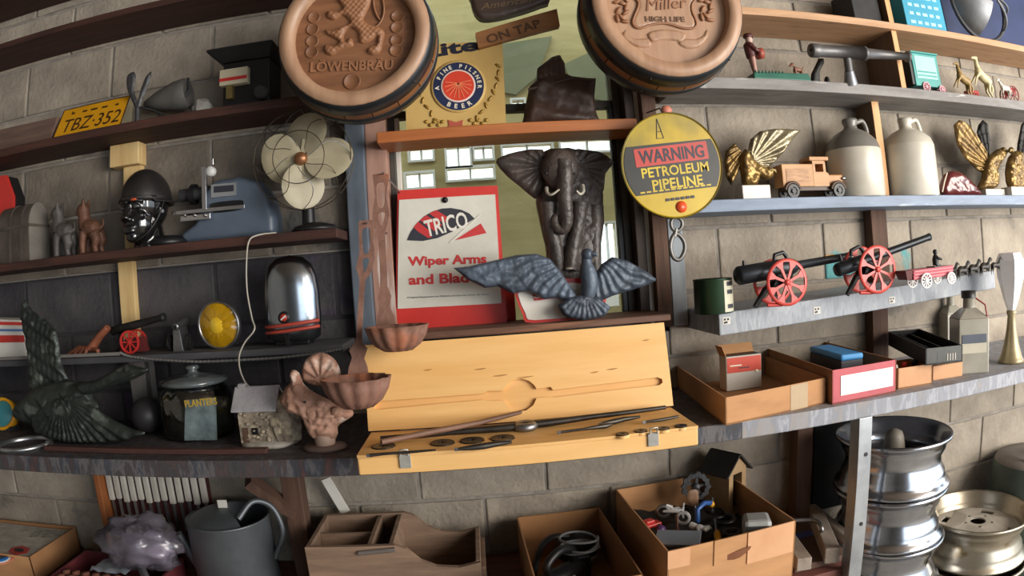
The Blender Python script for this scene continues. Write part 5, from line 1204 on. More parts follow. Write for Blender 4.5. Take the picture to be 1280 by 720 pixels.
# ================================================================ right: grey shelf
y_ = -.165
g0, g1 = P(939, 95, y_), P(1010, 97, y_)
t = thing('mechanical_bank', 'cast iron toy of a drummer and small dog on a green base', 'toy', ((g0.x+g1.x)/2, y_, z2))
m = MB(); m.hexa([(g0.x,y_-.02,z2),(g1.x,y_-.02,z2),(g1.x,y_+.05,z2),(g0.x,y_+.05,z2)], [(g0.x+.004,y_-.015,z2+.022),(g1.x-.004,y_-.015,z2+.026),(g1.x-.004,y_+.045,z2+.026),(g0.x+.004,y_+.045,z2+.022)]); m.build('base', mat('green_toy_paint', C('2f6e5c'), C('265a4c'), 9, .5), t, .003)
m = MB()
for k in range(9): m.tube([(g0.x+.01+k*.012, y_-.014, z2+.022), (g0.x+.012+k*.012, y_-.014, z2+.03)], [.004,.001], 6)
m.build('grass_edge', MATS['green_toy_paint'], t)
fx = P(941, 70, y_).x; zf = z2 + .02; ht = P(937, 42, y_).z - zf
V = lambda a, b, c=0.0: Vector((fx + a*ht, y_ + .01 + c*ht, zf + b*ht))
M_maroon = mat('maroon_coat', C('5c2a28'), C('42201f'), 9, .5); M_skin = mat('pale_toy_paint', C('c8a89c'), None, 9, .5)
m = MB(); m.tube([V(0,.42), V(-.02,.55), V(-.03,.74), V(-.02,.80)], [.016,.017,.018,.010], 12); m.tube([V(-.06,.72,-.1), V(.06,.58,-.16), V(.14,.55,-.14)], [.008,.007,.006], 8); m.tube([V(-.06,.72,.1), V(.06,.56,.14)], [.008,.007], 8); cw_ = m.build('coat', M_maroon, t, remesh=.002)
m = MB(); m.tube([V(0,.45,-.04), V(.01,.22,-.05), V(.02,.02,-.05)], [.010,.008,.006], 8); m.tube([V(0,.45,.05), V(.03,.22,.05), V(.06,.02,.05)], [.010,.008,.006], 8); m.ball(V(.04,.02,-.05), (.012,.007,.006), 8, 6); m.ball(V(.08,.02,.05), (.012,.007,.006), 8, 6); m.build('trousers', mat('pinkish_trousers', C('b88a7c'), None, 9, .5), t, remesh=.002)
m = MB(); m.ball(V(0,.87), (.012,.012,.014), 12, 8); m.ball(V(.045,.87), .004, 6, 5); m.build('head', M_skin, t)
m = MB(); m.lathe([(.016,0),(.017,.004),(.014,.012),(0,.014)], 14, V(-.01,.92), (0,0,1)); m.build('cap', M_maroon, t)
m = MB(); m.lathe([(.0,-.010),(.018,-.010),(.018,.010),(.0,.010)], 18, V(.20,.52,-.05), (1,0,.2)); m.build('drum', mat('toy_drum_red', C('9a4a3a'), None, 9, .45), t)
dx = P(998, 85, y_).x; zf2 = z2+.025; D_ = lambda a, b, c=0: Vector((dx + a, y_ + .01 + c, zf2 + b))
m = MB(); m.tube([D_(.014,.018), D_(0,.02), D_(-.012,.024)], [.007,.008,.007], 10); m.ball(D_(-.016,.036), (.008,.006,.007), 10, 8); m.tube([D_(-.018,.034), D_(-.028,.03)], [.005,.003], 8)
for sx_ in (.014, -.010):
    for c in (-.005, .005): m.tube([D_(sx_,.016,c), D_(sx_+.002,0,c)], [.004,.003], 6)
m.tube([D_(.018,.02), D_(.028,.034)], [.003,.0015], 6); m.build('toy_dog', mat('brown_toy_dog', C('8a5a48'), None, 9, .5), t, remesh=.0016)
# black boot shaped iron
y_ = -.15; t = thing('iron_boot', 'small black iron boot shape beside the green toy base', 'ornament', (P(1022,100,y_).x, y_, z2))
q = T([(1012,100),(1014,92),(1019,82),(1023,73),(1029,73),(1030,79),(1026,86),(1024,93),(1024,101)], y_); q = [(x, max(z, z2)) for x, z in q]; q[0] = (q[0][0], z2); q[-1] = (q[-1][0], z2)
m = MB(); m.relief(q, y_, .012, .010, .004, back=.010); m.build('shaft', M_iron, t)
c0 = P(1033, 96, y_); m = MB(); m.ball((c0.x, y_, z2+.014), (.009,.012,.016), 10, 8); m.v = [Vector((v.x, v.y, max(v.z, z2))) for v in m.v]; m.build('toe', M_iron, t)
# grease gun
y_ = -.225; M_ggun = mat('grey_gun_metal', C('6c6a6a'), C('4e4d4e'), 10, .45, .5)
a_, b_ = P(1013, 63, y_), P(1136, 71, y_); ax = b_-a_; L_ = ax.length
t = thing('grease_gun', 'long grey grease gun with a pistol grip resting on the grey shelf', 'tool', (P(1060,102,-.17).x, -.17, z2))
m = MB(); m.lathe([(0,0),(.021,0),(.023,.004),(.023,L_*.07),(.0205,L_*.08),(.021,L_*.5),(.0245,L_*.5),(.0245,L_*.53),(.0185,L_*.54),(.013,L_*.97),(.019,L_*.975),(.019,L_),(0,L_)], 20, a_, ax); m.build('tube', M_ggun, t)
g0 = a_ + ax*.34; g1 = P(1063, 102, -.18); g1.z = z2
m = MB(); m.tube([g0, g0.lerp(g1, .35), g0.lerp(g1, .62)], [.013,.014,.014], 12); m.build('grip_neck', M_ggun, t)
m = MB(); m.tube([g0.lerp(g1, .58), g0.lerp(g1, .8), g1], [.016,.020,.024], 14); m.build('grip', mat('pale_grip', C('8e9094'), C('6e7074'), 9, .4, .4), t)
m = MB(); m.ball(a_ + Vector((.0,-.004,0)), .006, 8, 6); m.build('end_screw', M_black, t)
# turquoise toy wagon
y_ = -.16; M_tq2 = mat('toy_turquoise', C('3a9a94'), C('2f827e'), 9, .45)
a_, b_ = P(1147, 95, y_), P(1176, 100, y_); zt_ = P(1150, 65, y_).z
t = thing('toy_delivery_wagon', 'small turquoise toy delivery wagon with pink wheels', 'toy', ((a_.x+b_.x)/2, y_, z2))
x0, x1 = P(1141, 80, y_).x, P(1173, 85, y_).x
m = MB(); m.box(x0, x1, y_, y_+.06, z2+.022, zt_-.006); bx = m.build('wagon_body', M_tq2, t, .002)
m = MB(); m.box(x0-.006, x1+.004, y_-.006, y_+.066, zt_-.006, zt_); m.build('roof', M_tq2, t, .002)
m = MB(); m.box(x0-.012, x0, y_+.004, y_+.056, z2+.026, zt_-.006); m.build('rear_door', M_black, t)
m = MB(); m.box(x0+.012, x1-.014, y_-.0015, y_, z2+.05, zt_-.016); pn = m.build('side_panel', mat('pale_turquoise_panel', C('9ad0c8'), None, 9, .5), bx)
for k in range(2):
    m = MB(); m.box(x0+.016, x1-.018, y_-.0022, y_-.0015, z2+.058+k*.014, z2+.064+k*.014); m.build('print_mark', M_tq2, pn)
M_pinkw = mat('pink_wheel', C('c88a94'), C('b07480'), 9, .45)
for wx, wr_ in ((P(1157,106,y_).x, .0185), (P(1176,107,y_).x, .015)):
    for dy in (-.004, .062):
        m = MB(); spoked(m, (wx, y_+dy, z2+wr_), wr_, (0,1,0), 8, .005, .006, .004); m.build('wheel', M_pinkw, t)
m = MB(); m.bar((x1-.01, y_+.03, z2+.022), (x1+.045, y_+.03, z2+.018), .02, .006); m.build('shaft', MATS['dark_red_carriage'], t)
# horses and carts at the right end
def horse(name, label, cx, y, z0, h, mt, face=1, rear=0.0, cat='toy', group=None, res=.0025):
    t = thing(name, label, cat, (cx, y, z0), group); m = MB()
    ca, sa = math.cos(rear), math.sin(rear)
    def V(a, b, c=0.0):
        x, z = a, b - .55
        x, z = x*ca - z*sa, x*sa + z*ca
        return Vector((cx + x*h*face, y + c*h, z0 + (z + .55 + max(0, rear)*.16)*h))
    m.tube([V(-.36,.56), V(-.2,.6), V(.0,.57), V(.2,.6), V(.28,.64)], [h*.13,h*.155,h*.145,h*.14,h*.11], 12)
    m.tube([V(.24,.66), V(.36,.8), V(.44,.95)], [h*.105,h*.08,h*.06], 10); m.tube([V(.42,.97), V(.54,.9), V(.62,.82)], [h*.065,h*.05,h*.035], 10)
    for s in (-1, 1):
        m.tube([V(.42,.99,s*.03), V(.41,1.06,s*.035)], [h*.022,h*.006], 6)
        m.tube([V(.2,.52,s*.07), V(.24,.28,s*.07), V(.2+.08*(s > 0)*bool(rear),.02,s*.07)], [h*.06,h*.038,h*.03], 8)
        fx_ = -.3 - (.05 if s > 0 else 0)
        fp = Vector((cx + (fx_+.0)*h*face, y + s*.07*h, z0 + h*.02))
        m.tube([V(-.3,.5,s*.07), V(-.36,.3,s*.07).lerp(fp, .1), fp], [h*.08,h*.042,h*.032], 8)
    m.tube([V(-.46,.6), V(-.56,.5), V(-.58,.3)], [h*.04,h*.045,h*.015], 8)
    m.build('horse_body', mt, t, remesh=res); m = MB()
    m.tube([V(.22,.76), V(.33,.92), V(.42,1.0)], [h*.03,h*.035,h*.02], 8); m.build('mane', M_iron, t)
    return t
M_creamtoy = mat('cream_toy_paint', C('d8cfa4'), C('c0b488'), 9, .5); M_tantoy = mat('gold_brown_toy', C('a88a54'), C('846a3c'), 9, .5)
y_ = -.15
horse('toy_horse', 'gold brown prancing toy horse right of the turquoise wagon', P(1204,100,y_).x, y_, z2, .105, M_tantoy, -1, .55)
horse('toy_horse', 'cream prancing toy horse before the red toy cart', P(1228,100,y_-.02).x, y_-.02, z2, .125, M_creamtoy, -1, .6)
def cart(label, cx, y, mt, wm, wr_):
    t = thing('toy_cart', label, 'toy', (cx, y, z2))
    for dy in (0, .05):
        m = MB(); spoked(m, (cx, y+dy, z2+wr_), wr_, (0,1,0), 8, .005, .007, .004); m.build('wheel', wm, t)
    m = MB(); m.box(cx-.03, cx+.03, y+.008, y+.042, z2+wr_, z2+wr_+.03); m.build('cart_body', mt, t, .003)
    m = MB(); m.bar((cx-.03, y+.025, z2+wr_), (cx-.06, y+.025, z2+.004), .006, .006); m.build('shaft', wm, t)
    return t
cart('red toy cart between the two prancing toy horses', P(1216,108,-.09).x, -.10, M_toyred, M_toyred, .02)
M_cork = mat('dark_red_toy', C('8a2c28'), C('6e2320'), 9, .45)
t = cart('dark red toy cart with a big wheel at the right picture edge', P(1266,112,y_).x, y_, M_toyred, M_cork, .036)
horse('toy_horse', 'white toy horse pulling the dark red cart at the right edge', P(1247,105,y_).x+.0, y_-.035, z2, .075, M_white, -1, .1)

# ================================================================ right: blue grey shelf
M_bronzeE = mat('gold_bronze', C('9a7c48'), C('4a3a26'), 18, .38, .6, bump=.3); M_silverE = mat('silver_gilt', C('b4a888'), C('6a6050'), 20, .35, .6, bump=.2)
def eagle(label, body, wings, basepx, y, mb_, mw, hpos, face=-1):
    b0, b1 = P(basepx[0], basepx[2], y).x, P(basepx[1], basepx[2], y).x
    t = thing('eagle_statuette', label, 'statuette', ((b0+b1)/2, y, z3)); zb = P(basepx[0], basepx[3], y).z
    m = MB(); m.box(b0, b1, y-.03, y+.03, z3, zb); m.build('base', mat('white_marble_base', C('d8d4cc'), C('c0bcb4'), 12, .35), t, .003)
    q = T(body, y); m = MB(); m.relief(smooth_loop(q, 2), y, .024, .018, .0045, lambda x, z, d: .005*fbm(x*70, z*70), back=.02); bd = m.build('body', mb_, t)
    for wpoly, c, mt in wings:
        cc = P(*c, y+.01); m = MB(); m.relief(T(wpoly, y+.012), y+.012, .010, .010, .004, lambda x, z, d: .004*math.sin(26*math.atan2(z-cc.z, x-cc.x)) + .003*((math.hypot(x-cc.x, z-cc.z)*26) % 1.0), back=.008); m.build('wing', mt, t)
    p = P(*hpos, y-.012); m = MB(); m.ball(p, (.013,.014,.013), 10, 8); h_ = m.build('head', mb_, t)
    m = MB(); m.tube([p + Vector((face*.008,-.006,0)), p + Vector((face*.018,-.010,-.002)), p + Vector((face*.020,-.010,-.009))], [.006,.004,.001], 8); m.build('beak', M_yellow if False else mat('horn_beak', C('a89058'), None, 9, .4), h_)
    return t
eagle('gilt eagle statuette on a white base beside the warning sign', [(924,200),(931,186),(940,198),(952,207),(964,211),(966,221),(956,226),(949,221),(946,233),(930,233),(926,218)], [([(905,202),(907,188),(918,179),(926,188),(928,202),(922,218),(914,232),(907,221)], (934,180), M_bronzeE), ([(934,190),(938,174),(950,164),(968,161),(985,161),(1001,163),(994,171),(986,181),(979,191),(968,203),(957,213),(947,209),(940,203)], (936,205), M_silverE)], (923, 958, 240, 233), -.13, M_bronzeE, M_bronzeE, (961,213), 1)
eagle('gilt eagle statuette with one wing raised right of the stoneware jugs', [(1231,203),(1240,191),(1251,185),(1258,191),(1251,202),(1245,214),(1247,230),(1240,237),(1233,237),(1222,236),(1228,222)], [([(1192,156),(1199,150),(1210,155),(1221,170),(1232,190),(1236,208),(1232,218),(1221,213),(1207,199),(1196,180)], (1240,212), M_bronzeE), ([(1221,165),(1223,156),(1228,150),(1234,156),(1237,175),(1236,196),(1228,186)], (1236,205), M_iron)], (1226, 1250, 242, 237), -.12, M_bronzeE, M_bronzeE, (1254,188), 1)
eagle('dark eagle statuette cut by the right picture edge', [(1258,215),(1262,195),(1272,188),(1282,200),(1282,225),(1276,236),(1262,236)], [([(1270,210),(1272,180),(1277,155),(1284,148),(1292,170),(1290,205),(1280,222)], (1270,220), M_iron)], (1258, 1288, 240, 234), -.15, M_bronzeE, M_iron, (1264,188), -1)
# wooden truck
y_ = -.165; M_truck = mat('pale_toy_wood', C('c09060'), C('a87848'), 6, .5, stretch=(1,6,6)); M_dkw = mat('dark_toy_wood', C('4a3426'), None, 9, .5)
def TX(px): return P(px, 230, y_).x
def TZ(py): return z3 + (P(1020, py, y_).z - P(1020, 246, y_).z)
t = thing('wooden_truck', 'pale wooden toy delivery truck with dark wheels', 'toy', (TX(1018), y_, z3))
m = MB(); m.box(TX(979), TX(1018), y_, y_+.06, TZ(232), TZ(204)); m.build('cargo_box', M_truck, t, .002)
m = MB(); m.prism([(TX(1018),TZ(232)),(TX(1037),TZ(232)),(TX(1037),TZ(216)),(TX(1034),TZ(214)),(TX(1034),TZ(202)),(TX(1030),TZ(196)),(TX(1018),TZ(199))], y_, y_+.06, [[(TX(1021),TZ(214)),(TX(1031),TZ(214)),(TX(1031),TZ(204)),(TX(1021),TZ(204))]]); m.build('cab', M_truck, t, .001)
m = MB(); m.box(TX(1014), TX(1038), y_-.004, y_+.064, TZ(200), TZ(195)); m.build('cab_roof', M_truck, t, .002)
m = MB(); m.box(TX(1037), TX(1056), y_+.008, y_+.052, TZ(233), TZ(217)); m.build('bonnet', M_truck, t, .004)
m = MB(); m.box(TX(982), TX(1056), y_+.006, y_+.054, TZ(237), TZ(231)); m.build('chassis', M_dkw, t, .001)
for wx in (990, 1047):
    for dy in (-.003, .055):
        m = MB(); spoked(m, (TX(wx), y_+dy, z3+.021), .021, (0,1,0), 6, .008, .007, .010); m.build('wheel', M_black, t)
    pts = [(TX(wx) + .027*math.cos(a), y_-.003, z3+.021 + .027*math.sin(a)) for a in [R(10+i*16) for i in range(11)]]; m = MB(); m.tube(pts, .0045, 6, flat=1.2); m.build('mudguard', M_dkw, t)
m = MB(); m.lathe([(0,-.003),(.005,-.003),(.0055,.0),(.0045,.008)], 12, (TX(1057), y_+.005, TZ(222)), (-1,0,0)); m.build('headlamp', M_steel, t)
m = MB(); m.box(TX(984), TX(1012), y_-.0012, y_, TZ(226), TZ(210)); m.build('side_board', mat('carved_side_wood', C('8a5c34'), C('c09060'), 60, .5, stretch=(.4,1,3)), t)
# jugs
M_jug = mat('cream_stoneware', C('cdc8bc'), C('b8b2a4'), 5, .32); M_jugtop = mat('grey_shoulder_glaze', C('77746e'), C('66635e'), 5, .3)
def jug(label, xa, xb, bot, sh, neck_y, top, nx, hx):
    y_ = -.105
    x0, x1 = P(xa, 220, y_-.03).x, P(xb, 220, y_-.03).x; r_ = min((x1-x0)/2, .098); cx = (x0+x1)/2
    H_ = P(nx, top, y_).z - z3; hs_ = P(nx, sh, y_-.04).z - z3; hn = P(nx, neck_y, y_).z - z3
    t = thing('stoneware_jug', label, 'jug', (cx, y_, z3), 'stoneware jugs on the blue grey shelf'); o_ = (cx, y_, z3)
    m = MB(); m.lathe([(r_*.95,0),(r_,.006),(r_,hs_*.97),(r_*.985,hs_)], 48, o_); m.build('jug_body', M_jug, t)
    m = MB(); m.lathe([(r_*.985,hs_),(r_*.9,hs_+(hn-hs_)*.35),(r_*.62,hs_+(hn-hs_)*.75),(r_*.26,hn),(r_*.23,hn+.012),(r_*.29,H_-.010),(r_*.28,H_),(r_*.16,H_),(r_*.15,H_-.02)], 48, o_, caps=False); m.build('shoulder', M_jugtop if hx else M_jug, t)
    pts = smooth_path([Vector((cx+r_*.26,y_,z3+H_-.010)), Vector((cx+r_*.56,y_,z3+H_-.004)), Vector((cx+r_*.70,y_,z3+hn-.0)), Vector((cx+r_*.68,y_,z3+hs_+(hn-hs_)*.55))], 6)
    m = MB(); m.tube(pts, .0085, 10); m.build('handle', M_jugtop if hx else M_jug, t)
jug('stoneware jug with a dark grey shoulder and neck', 1038, 1112, 246, 186, 162, 150, 1071, True)
jug('all cream stoneware jug standing left of the brown leather lump', 1114, 1176, 245, 180, 162, 149, 1142, False)
# red brown lump
y_ = -.13; a_, b_ = P(1178,235,y_).x, P(1222,238,y_).x
q = T([(1178,244),(1177,225),(1184,215),(1196,214),(1208,223),(1222,238),(1222,244)], y_); q = [(x, max(z, z3)) for x, z in q]; q[0] = (q[0][0], z3); q[-1] = (q[-1][0], z3)
t = thing('leather_case', 'glossy red brown leather case slumped beside the cream jug', 'case', ((a_+b_)/2, y_, z3))
m = MB(); m.relief(smooth_loop(q, 2), y_, .03, .025, .006, lambda x, z, d: .004*fbm(x*40, z*40), back=.02); m.v = [Vector((v.x, v.y, max(v.z, z3))) for v in m.v]; m.build('case_body', mat('oxblood_leather', C('6e2c2a'), C('521f20'), 8, .25, coat=.4), t)
m = MB(); m.tube(smooth_path([P(1178,240,y_-.03), P(1181,226,y_-.032), P(1184,216,y_-.02)], 4), .0022, 6); m.build('piping', M_cream, t)

# ================================================================ right: cannon shelf
def on4(px, py):
    z = 1.37
    for _ in range(6): p = PZ(px, py, z); z = z4(p.x)
    return p
c0 = on4(893, 394); r_ = (P(917,370,c0.y).x - P(870,370,c0.y).x)/2; cy = c0.y + r_; cx = c0.x*(cy-CAM_Y)/(c0.y-CAM_Y); z0 = z4(cx); H_ = P(893, 348, cy).z - z0
t = thing('oil_can', 'small dark green tin can with a cream label', 'can', (cx, cy, z0))
m = MB(); m.lathe([(r_*.97,0),(r_,.003),(r_,H_-.004),(r_*1.02,H_-.002),(r_*1.02,H_),(r_*.96,H_),(r_*.95,H_-.008),(0,H_-.008)], 36, (cx,cy,z0)); m.build('tin', mat('dark_green_tin', C('24402c'), C('1a2e20'), 9, .35, .3), t)
m = MB(); vs = []; 
for i in range(9):
    a = R(282 + i*6.5)
    for z in (z0+.004, z0+H_-.006): vs.append((cx + r_*1.006*math.cos(a), cy + r_*1.006*math.sin(a), z))
m.add(vs, [(2*i, 2*i+2, 2*i+3, 2*i+1) for i in range(8)], True); lb = m.build('label', mat('cream_label', C('c8c4b0'), C('b0ac96'), 12, .5), t)
for f in (.14, .55, .78):
    a0, a1 = R(292), R(322); m = MB(); vs = []
    for i in range(5):
        a = a0 + (a1-a0)*i/4
        for z in (z0+H_*f, z0+H_*(f+.12)): vs.append((cx + r_*1.012*math.cos(a), cy + r_*1.012*math.sin(a), z))
    m.add(vs, [(2*i, 2*i+2, 2*i+3, 2*i+1) for i in range(4)], True); m.build('print_mark', M_dark, lb)
def cannon(label, wpx, wr_px, breech, muzzle, big):
    w0 = on4(wpx[0], wpx[1] + wr_px); y_ = w0.y
    r_ = (P(wpx[0]+wr_px, wpx[1], y_).x - P(wpx[0]-wr_px, wpx[1], y_).x)/2*.95; cx = P(wpx[0], wpx[1], y_).x; z0 = z4(cx); cz = z0 + r_
    t = thing('signal_cannon', label, 'cannon', (cx, y_, z0))
    M_wr = mat('cannon_wheel_red', C('d0483f'), C('b83c35'), 9, .4)
    for dy in (0.0, .085):
        m = MB(); c = Vector((cx, y_+dy, cz)); th = .007; a = Vector((0,1,0))
        m.lathe([(r_-.009,-th/2),(r_-.002,-th/2),(r_,0),(r_-.002,th/2),(r_-.009,th/2),(r_-.009,-th/2)], 40, c, a, caps=False)
        m.lathe([(0,-th),(.008,-th),(.009,th),(0,th)], 16, c, a)
        n = 8
        for k in range(n):
            an = 2*math.pi*(k+.5)/n; d = Vector((math.cos(an),0,math.sin(an))); e = Vector((-math.sin(an),0,math.cos(an)))
            p_ = [c + d*.006 + e*.003, c + d*(r_*.6) + e*.004, c + d*(r_-.006) + e*(r_*.21), c + d*(r_-.006) - e*(r_*.21), c + d*(r_*.6) - e*.004, c + d*.006 - e*.003]
            q = [(v.x, v.z) for v in p_]; m.prism(q, y_+dy-th*.35, y_+dy+th*.35)
        m.build('wheel', M_wr, t)
    m = MB(); m.cyl((cx,y_-.004,cz), (cx,y_+.09,cz), .006, n=10); m.build('axle', M_iron, t)
    ym_ = y_+.042; a_, b_ = P(*breech, ym_), P(*muzzle, ym_ + (.055 if big else -.01)); ax = b_-a_; L_ = ax.length
    m = MB()
    if big: m.lathe([(0,-.004),(.020,-.003),(.026,.004),(.026,L_*.42),(.020,L_*.47),(.013,L_*.5),(.0115,L_*.98),(.0125,L_),(.008,L_),(.007,L_-.01)], 24, a_, ax)
    else: m.lathe([(0,-.004),(.016,-.003),(.020,.004),(.020,L_*.25),(.014,L_*.32),(.0115,L_*.4),(.0105,L_*.97),(.012,L_),(.008,L_),(.007,L_-.01)], 24, a_, ax)
    br_ = m.build('gun_barrel', mat('blued_gun_steel', C('2c3036'), C('1d2024'), 9, .38, .5), t)
    up_ = Vector((0,0,1)); n_ = ax.normalized(); sd = Vector((0,1,0)); up_ = sd.cross(n_)*-1
    if up_.z < 0: up_ = -up_
    k0 = .36 if big else .22
    p_ = a_ + ax*k0 + up_*.026; m = MB(); m.tube([p_ - n_*.022, p_ - n_*.018 + up_*.014, p_ + n_*.012 + up_*.018, p_ + n_*.022 + up_*.006, p_ + n_*.024 - up_*.004], .006, 8); m.build('lever', M_black, br_)
    p_ = a_ + ax*.06 + up_*.026; m = MB(); m.tube([p_ - up_*.004, p_ + up_*.014], [.006,.003], 8); m.build('firing_pin', M_black, br_)
    if big:
        p_ = a_ + ax*.80 + up_*.0135; m = MB(); m.bar(p_ - n_*.018, p_ + n_*.018, .012, .002, up_); m.build('yellow_sticker', M_yellow, br_)
    m = MB()
    for dy in (.018, .066):
        q = [(cx-.035, cz-.010), (cx-.02, cz+.022), (cx+.03, cz+.022), (cx+.018, cz-.012)]; m2 = MB(); m2.prism(q, y_+dy-.003, y_+dy+.003); m2.build('cheek', M_iron, t, .001)
    m = MB(); m.tube([(cx-.01, ym_, cz-.004), (cx-.05, ym_, cz-.02), (cx-.085, ym_, z4(cx-.085)+.006)], [.012,.010,.007], 8); m.build('trail', M_iron, t)
    m = MB(); m.tube([(cx-.015, y_+.006, z0+.004), (cx-.06, y_+.01, z0+.006)], .005, 8); m.v = [v + Vector((0,0,.001)) for v in m.v]; m.build('red_strut', M_wr, t)
cannon('black signal cannon with red wheels next to the green can', (984, 356), 27, (922, 345), (1062, 320), True)
cannon('black signal cannon with red wheels and a steeply raised barrel', (1097, 343), 24.5, (1046, 338), (1162, 296), False)
# toy brewery wagon with horses
w0 = on4(1157, 361); y_ = w0.y + .012
t = thing('toy_freight_wagon', 'red toy freight wagon with white spoked wheels and a driver', 'toy', (P(1165,355,y_).x, y_, z4(w0.x)))
M_wagred = mat('wagon_pink_red', C('b84a58'), C('9c3c4a'), 9, .45); M_ww = mat('white_spokes', C('d8d4d0'), None, 9, .45)
x0, x1 = P(1143, 340, y_).x, P(1191, 330, y_).x; zw = z4(x0)
m = MB(); m.hexa([(x0,y_+.005,zw+.028),(x1,y_+.005,zw+.032),(x1,y_+.055,zw+.032),(x0,y_+.055,zw+.028)], [(x0-.004,y_,zw+.056),(x1+.004,y_,zw+.062),(x1+.004,y_+.06,zw+.062),(x0-.004,y_+.06,zw+.056)]); wb = m.build('wagon_bed', M_wagred, t, .001)
for k in range(3):
    m = MB(); m.bar((x0, y_-.001+.002*(2-k), zw+.034+k*.009), (x1, y_-.001+.002*(2-k), zw+.038+k*.009), .003, .002); m.build('side_slat', mat('pale_pink_slat', C('d08a92'), None, 9, .5), wb)
m = MB(); m.hexa([(x0-.022,y_+.008,zw+.03),(x0-.004,y_+.008,zw+.03),(x0-.004,y_+.052,zw+.03),(x0-.022,y_+.052,zw+.03)], [(x0-.032,y_+.002,zw+.056),(x0-.004,y_+.002,zw+.056),(x0-.004,y_+.058,zw+.056),(x0-.032,y_+.058,zw+.056)]); m.build('tail_box', MATS['dark_red_carriage'], t)
for wx, wr_ in ((P(1157,349,y_).x, .022), (P(1188,346,y_).x, .018)):
    for dy in (-.004, .064):
        m = MB(); spoked(m, (wx, y_+dy, z4(wx)+wr_), wr_, (0,1,0), 10, .004, .006, .004, .35); m.build('wheel', M_ww, t)
dxx = P(1177, 320, y_).x; m = MB(); zz = zw+.06
m.tube([(dxx,y_+.03,zz+.004),(dxx,y_+.03,zz+.022),(dxx,y_+.03,zz+.034)], [.010,.011,.007], 10); m.ball((dxx,y_+.03,zz+.044), .008, 10, 8); m.tube([(dxx,y_+.02,zz+.028),(dxx+.015,y_+.016,zz+.02)], .004, 6); m.tube([(dxx,y_+.024,zz+.004),(dxx+.018,y_+.024,zz+.0),(dxx+.02,y_+.024,zz-.012)], .005, 6)
m.build('driver', M_black, t, remesh=.0018)
m = MB(); m.box(dxx-.022, dxx+.012, y_+.01, y_+.05, zw+.056, zw+.062); m.build('seat', M_black, t)
M_drk = mat('dark_horse_iron', C('3a3634'), C('24211f'), 14, .5, .3)
xs_ = [1205, 1219, 1233, 1247]
names = ['nearest the wagon', 'second from the wagon', 'third from the wagon', 'furthest from the wagon']
for i, px_ in enumerate(xs_):
    xx = P(px_, 345, y_).x
    for j, dy in enumerate((.005, .055)):
        horse('team_horse', 'dark iron team horse in the %s row, %s pair' % (('front', 'back')[j], names[i]), xx, y_+dy, z4(xx), .058, M_drk, 1, 0, 'toy', 'team horses of the freight wagon', .003)

# ================================================================ right part of the bench
# white lamp
y_ = -.30; cx = P(1263, 455, y_).x
c0 = bz(1262, 457); y_ = c0.y + .035; cx = P(1264, 440, y_).x
t = thing('pedestal_lamp', 'white shaded lamp on a fluted brass pedestal at the right edge', 'lamp', (cx, y_, BT))
hz = lambda py: P(1264, py, y_).z - BT
M_ped = mat('dull_brass_pedestal', C('a89a7a'), C('8a7c5e'), 10, .4, .4)
m = MB(); m.lathe([(.0,0),(.046,0),(.048,.008),(.044,.014),(.040,.022),(.028,hz(430)),(.018,hz(410)),(.014,hz(395)),(.018,hz(391)),(.018,hz(388)),(0,hz(387))], 36, (cx,y_,BT)); m.build('pedestal', M_ped, t)
m = MB(); m.lathe([(.014,hz(389)),(.030,hz(372)),(.050,hz(345)),(.052,hz(325)),(.040,hz(316)),(0,hz(315))], 6, (cx,y_,BT), smooth=False); m.build('shade', mat('white_lamp_glass', C('f0eef0'), C('e4e2e6'), 9, .3), t)
# square bottles
M_bot = mat('grey_square_bottle', C('a8a498'), C('8e8a7e'), 6, .3, coat=.3)
def sqbottle(label, xa, xb, bot, sh, top, rz):
    b0 = bz((xa+xb)/2, bot); w_ = (P(xb,bot-20,b0.y).x - P(xa,bot-20,b0.y).x)*.72; h_sh = P((xa+xb)/2, sh, b0.y).z - BT; h_t = P((xa+xb)/2, top, b0.y).z - BT
    c = Vector((b0.x, b0.y + w_*.6, BT)); t = thing('square_bottle', label, 'bottle', tuple(c)); Mx = Matrix.Translation(c) @ Matrix.Rotation(rz, 4, 'Z'); h = w_/2
    m = MB(Mx); m.box(-h, h, -h, h, 0, h_sh); m.hexa([(-h,-h,h_sh),(h,-h,h_sh),(h,h,h_sh),(-h,h,h_sh)], [(-h*.4,-h*.4,h_sh+.03),(h*.4,-h*.4,h_sh+.03),(h*.4,h*.4,h_sh+.03),(-h*.4,h*.4,h_sh+.03)]); m.build('bottle_body', M_bot, t, .004)
    m = MB(Mx); m.lathe([(h*.38,h_sh+.024),(h*.34,h_t-.02),(h*.42,h_t-.018),(h*.42,h_t-.012)], 16, (0,0,0)); m.build('neck', M_bot, t)
    m = MB(Mx); m.lathe([(h*.46,h_t-.022),(h*.46,h_t),(0,h_t+.001)], 16, (0,0,0)); m.build('cap', M_black, t)
    return t, Mx, h, h_sh
t, Mx, h, hs_ = sqbottle('tall grey square bottle with a paper label before the lamp', 1208, 1247, 467, 398, 364, R(-25))
m = MB(Mx); m.box(-h*.8, h*.8, -h-.0012, -h, hs_*.38, hs_*.72); lb = m.build('paper_label', mat('pale_paper_label', C('c8c2b0'), None, 9, .6), t)
m = MB(Mx); m.box(-h*.8, h*.8, -h-.0018, -h-.001, hs_*.56, hs_*.72); m.build('label_band', mat('slate_label_band', C('5a6070'), None, 9, .6), lb)
m = MB(Mx); m.tube([(h*.3,-h*.5,hs_+.06), (h*.8,-h*.8,hs_+.04), (h*.9,-h*.9,hs_+.0)], .003, 6); m.build('string', mat('red_string', C('9a4a48'), None, 9, .6), t)
t, Mx, h, hs_ = sqbottle('grey square bottle with a small brown tag standing further back', 1186, 1214, 440, 392, 362, R(-10))
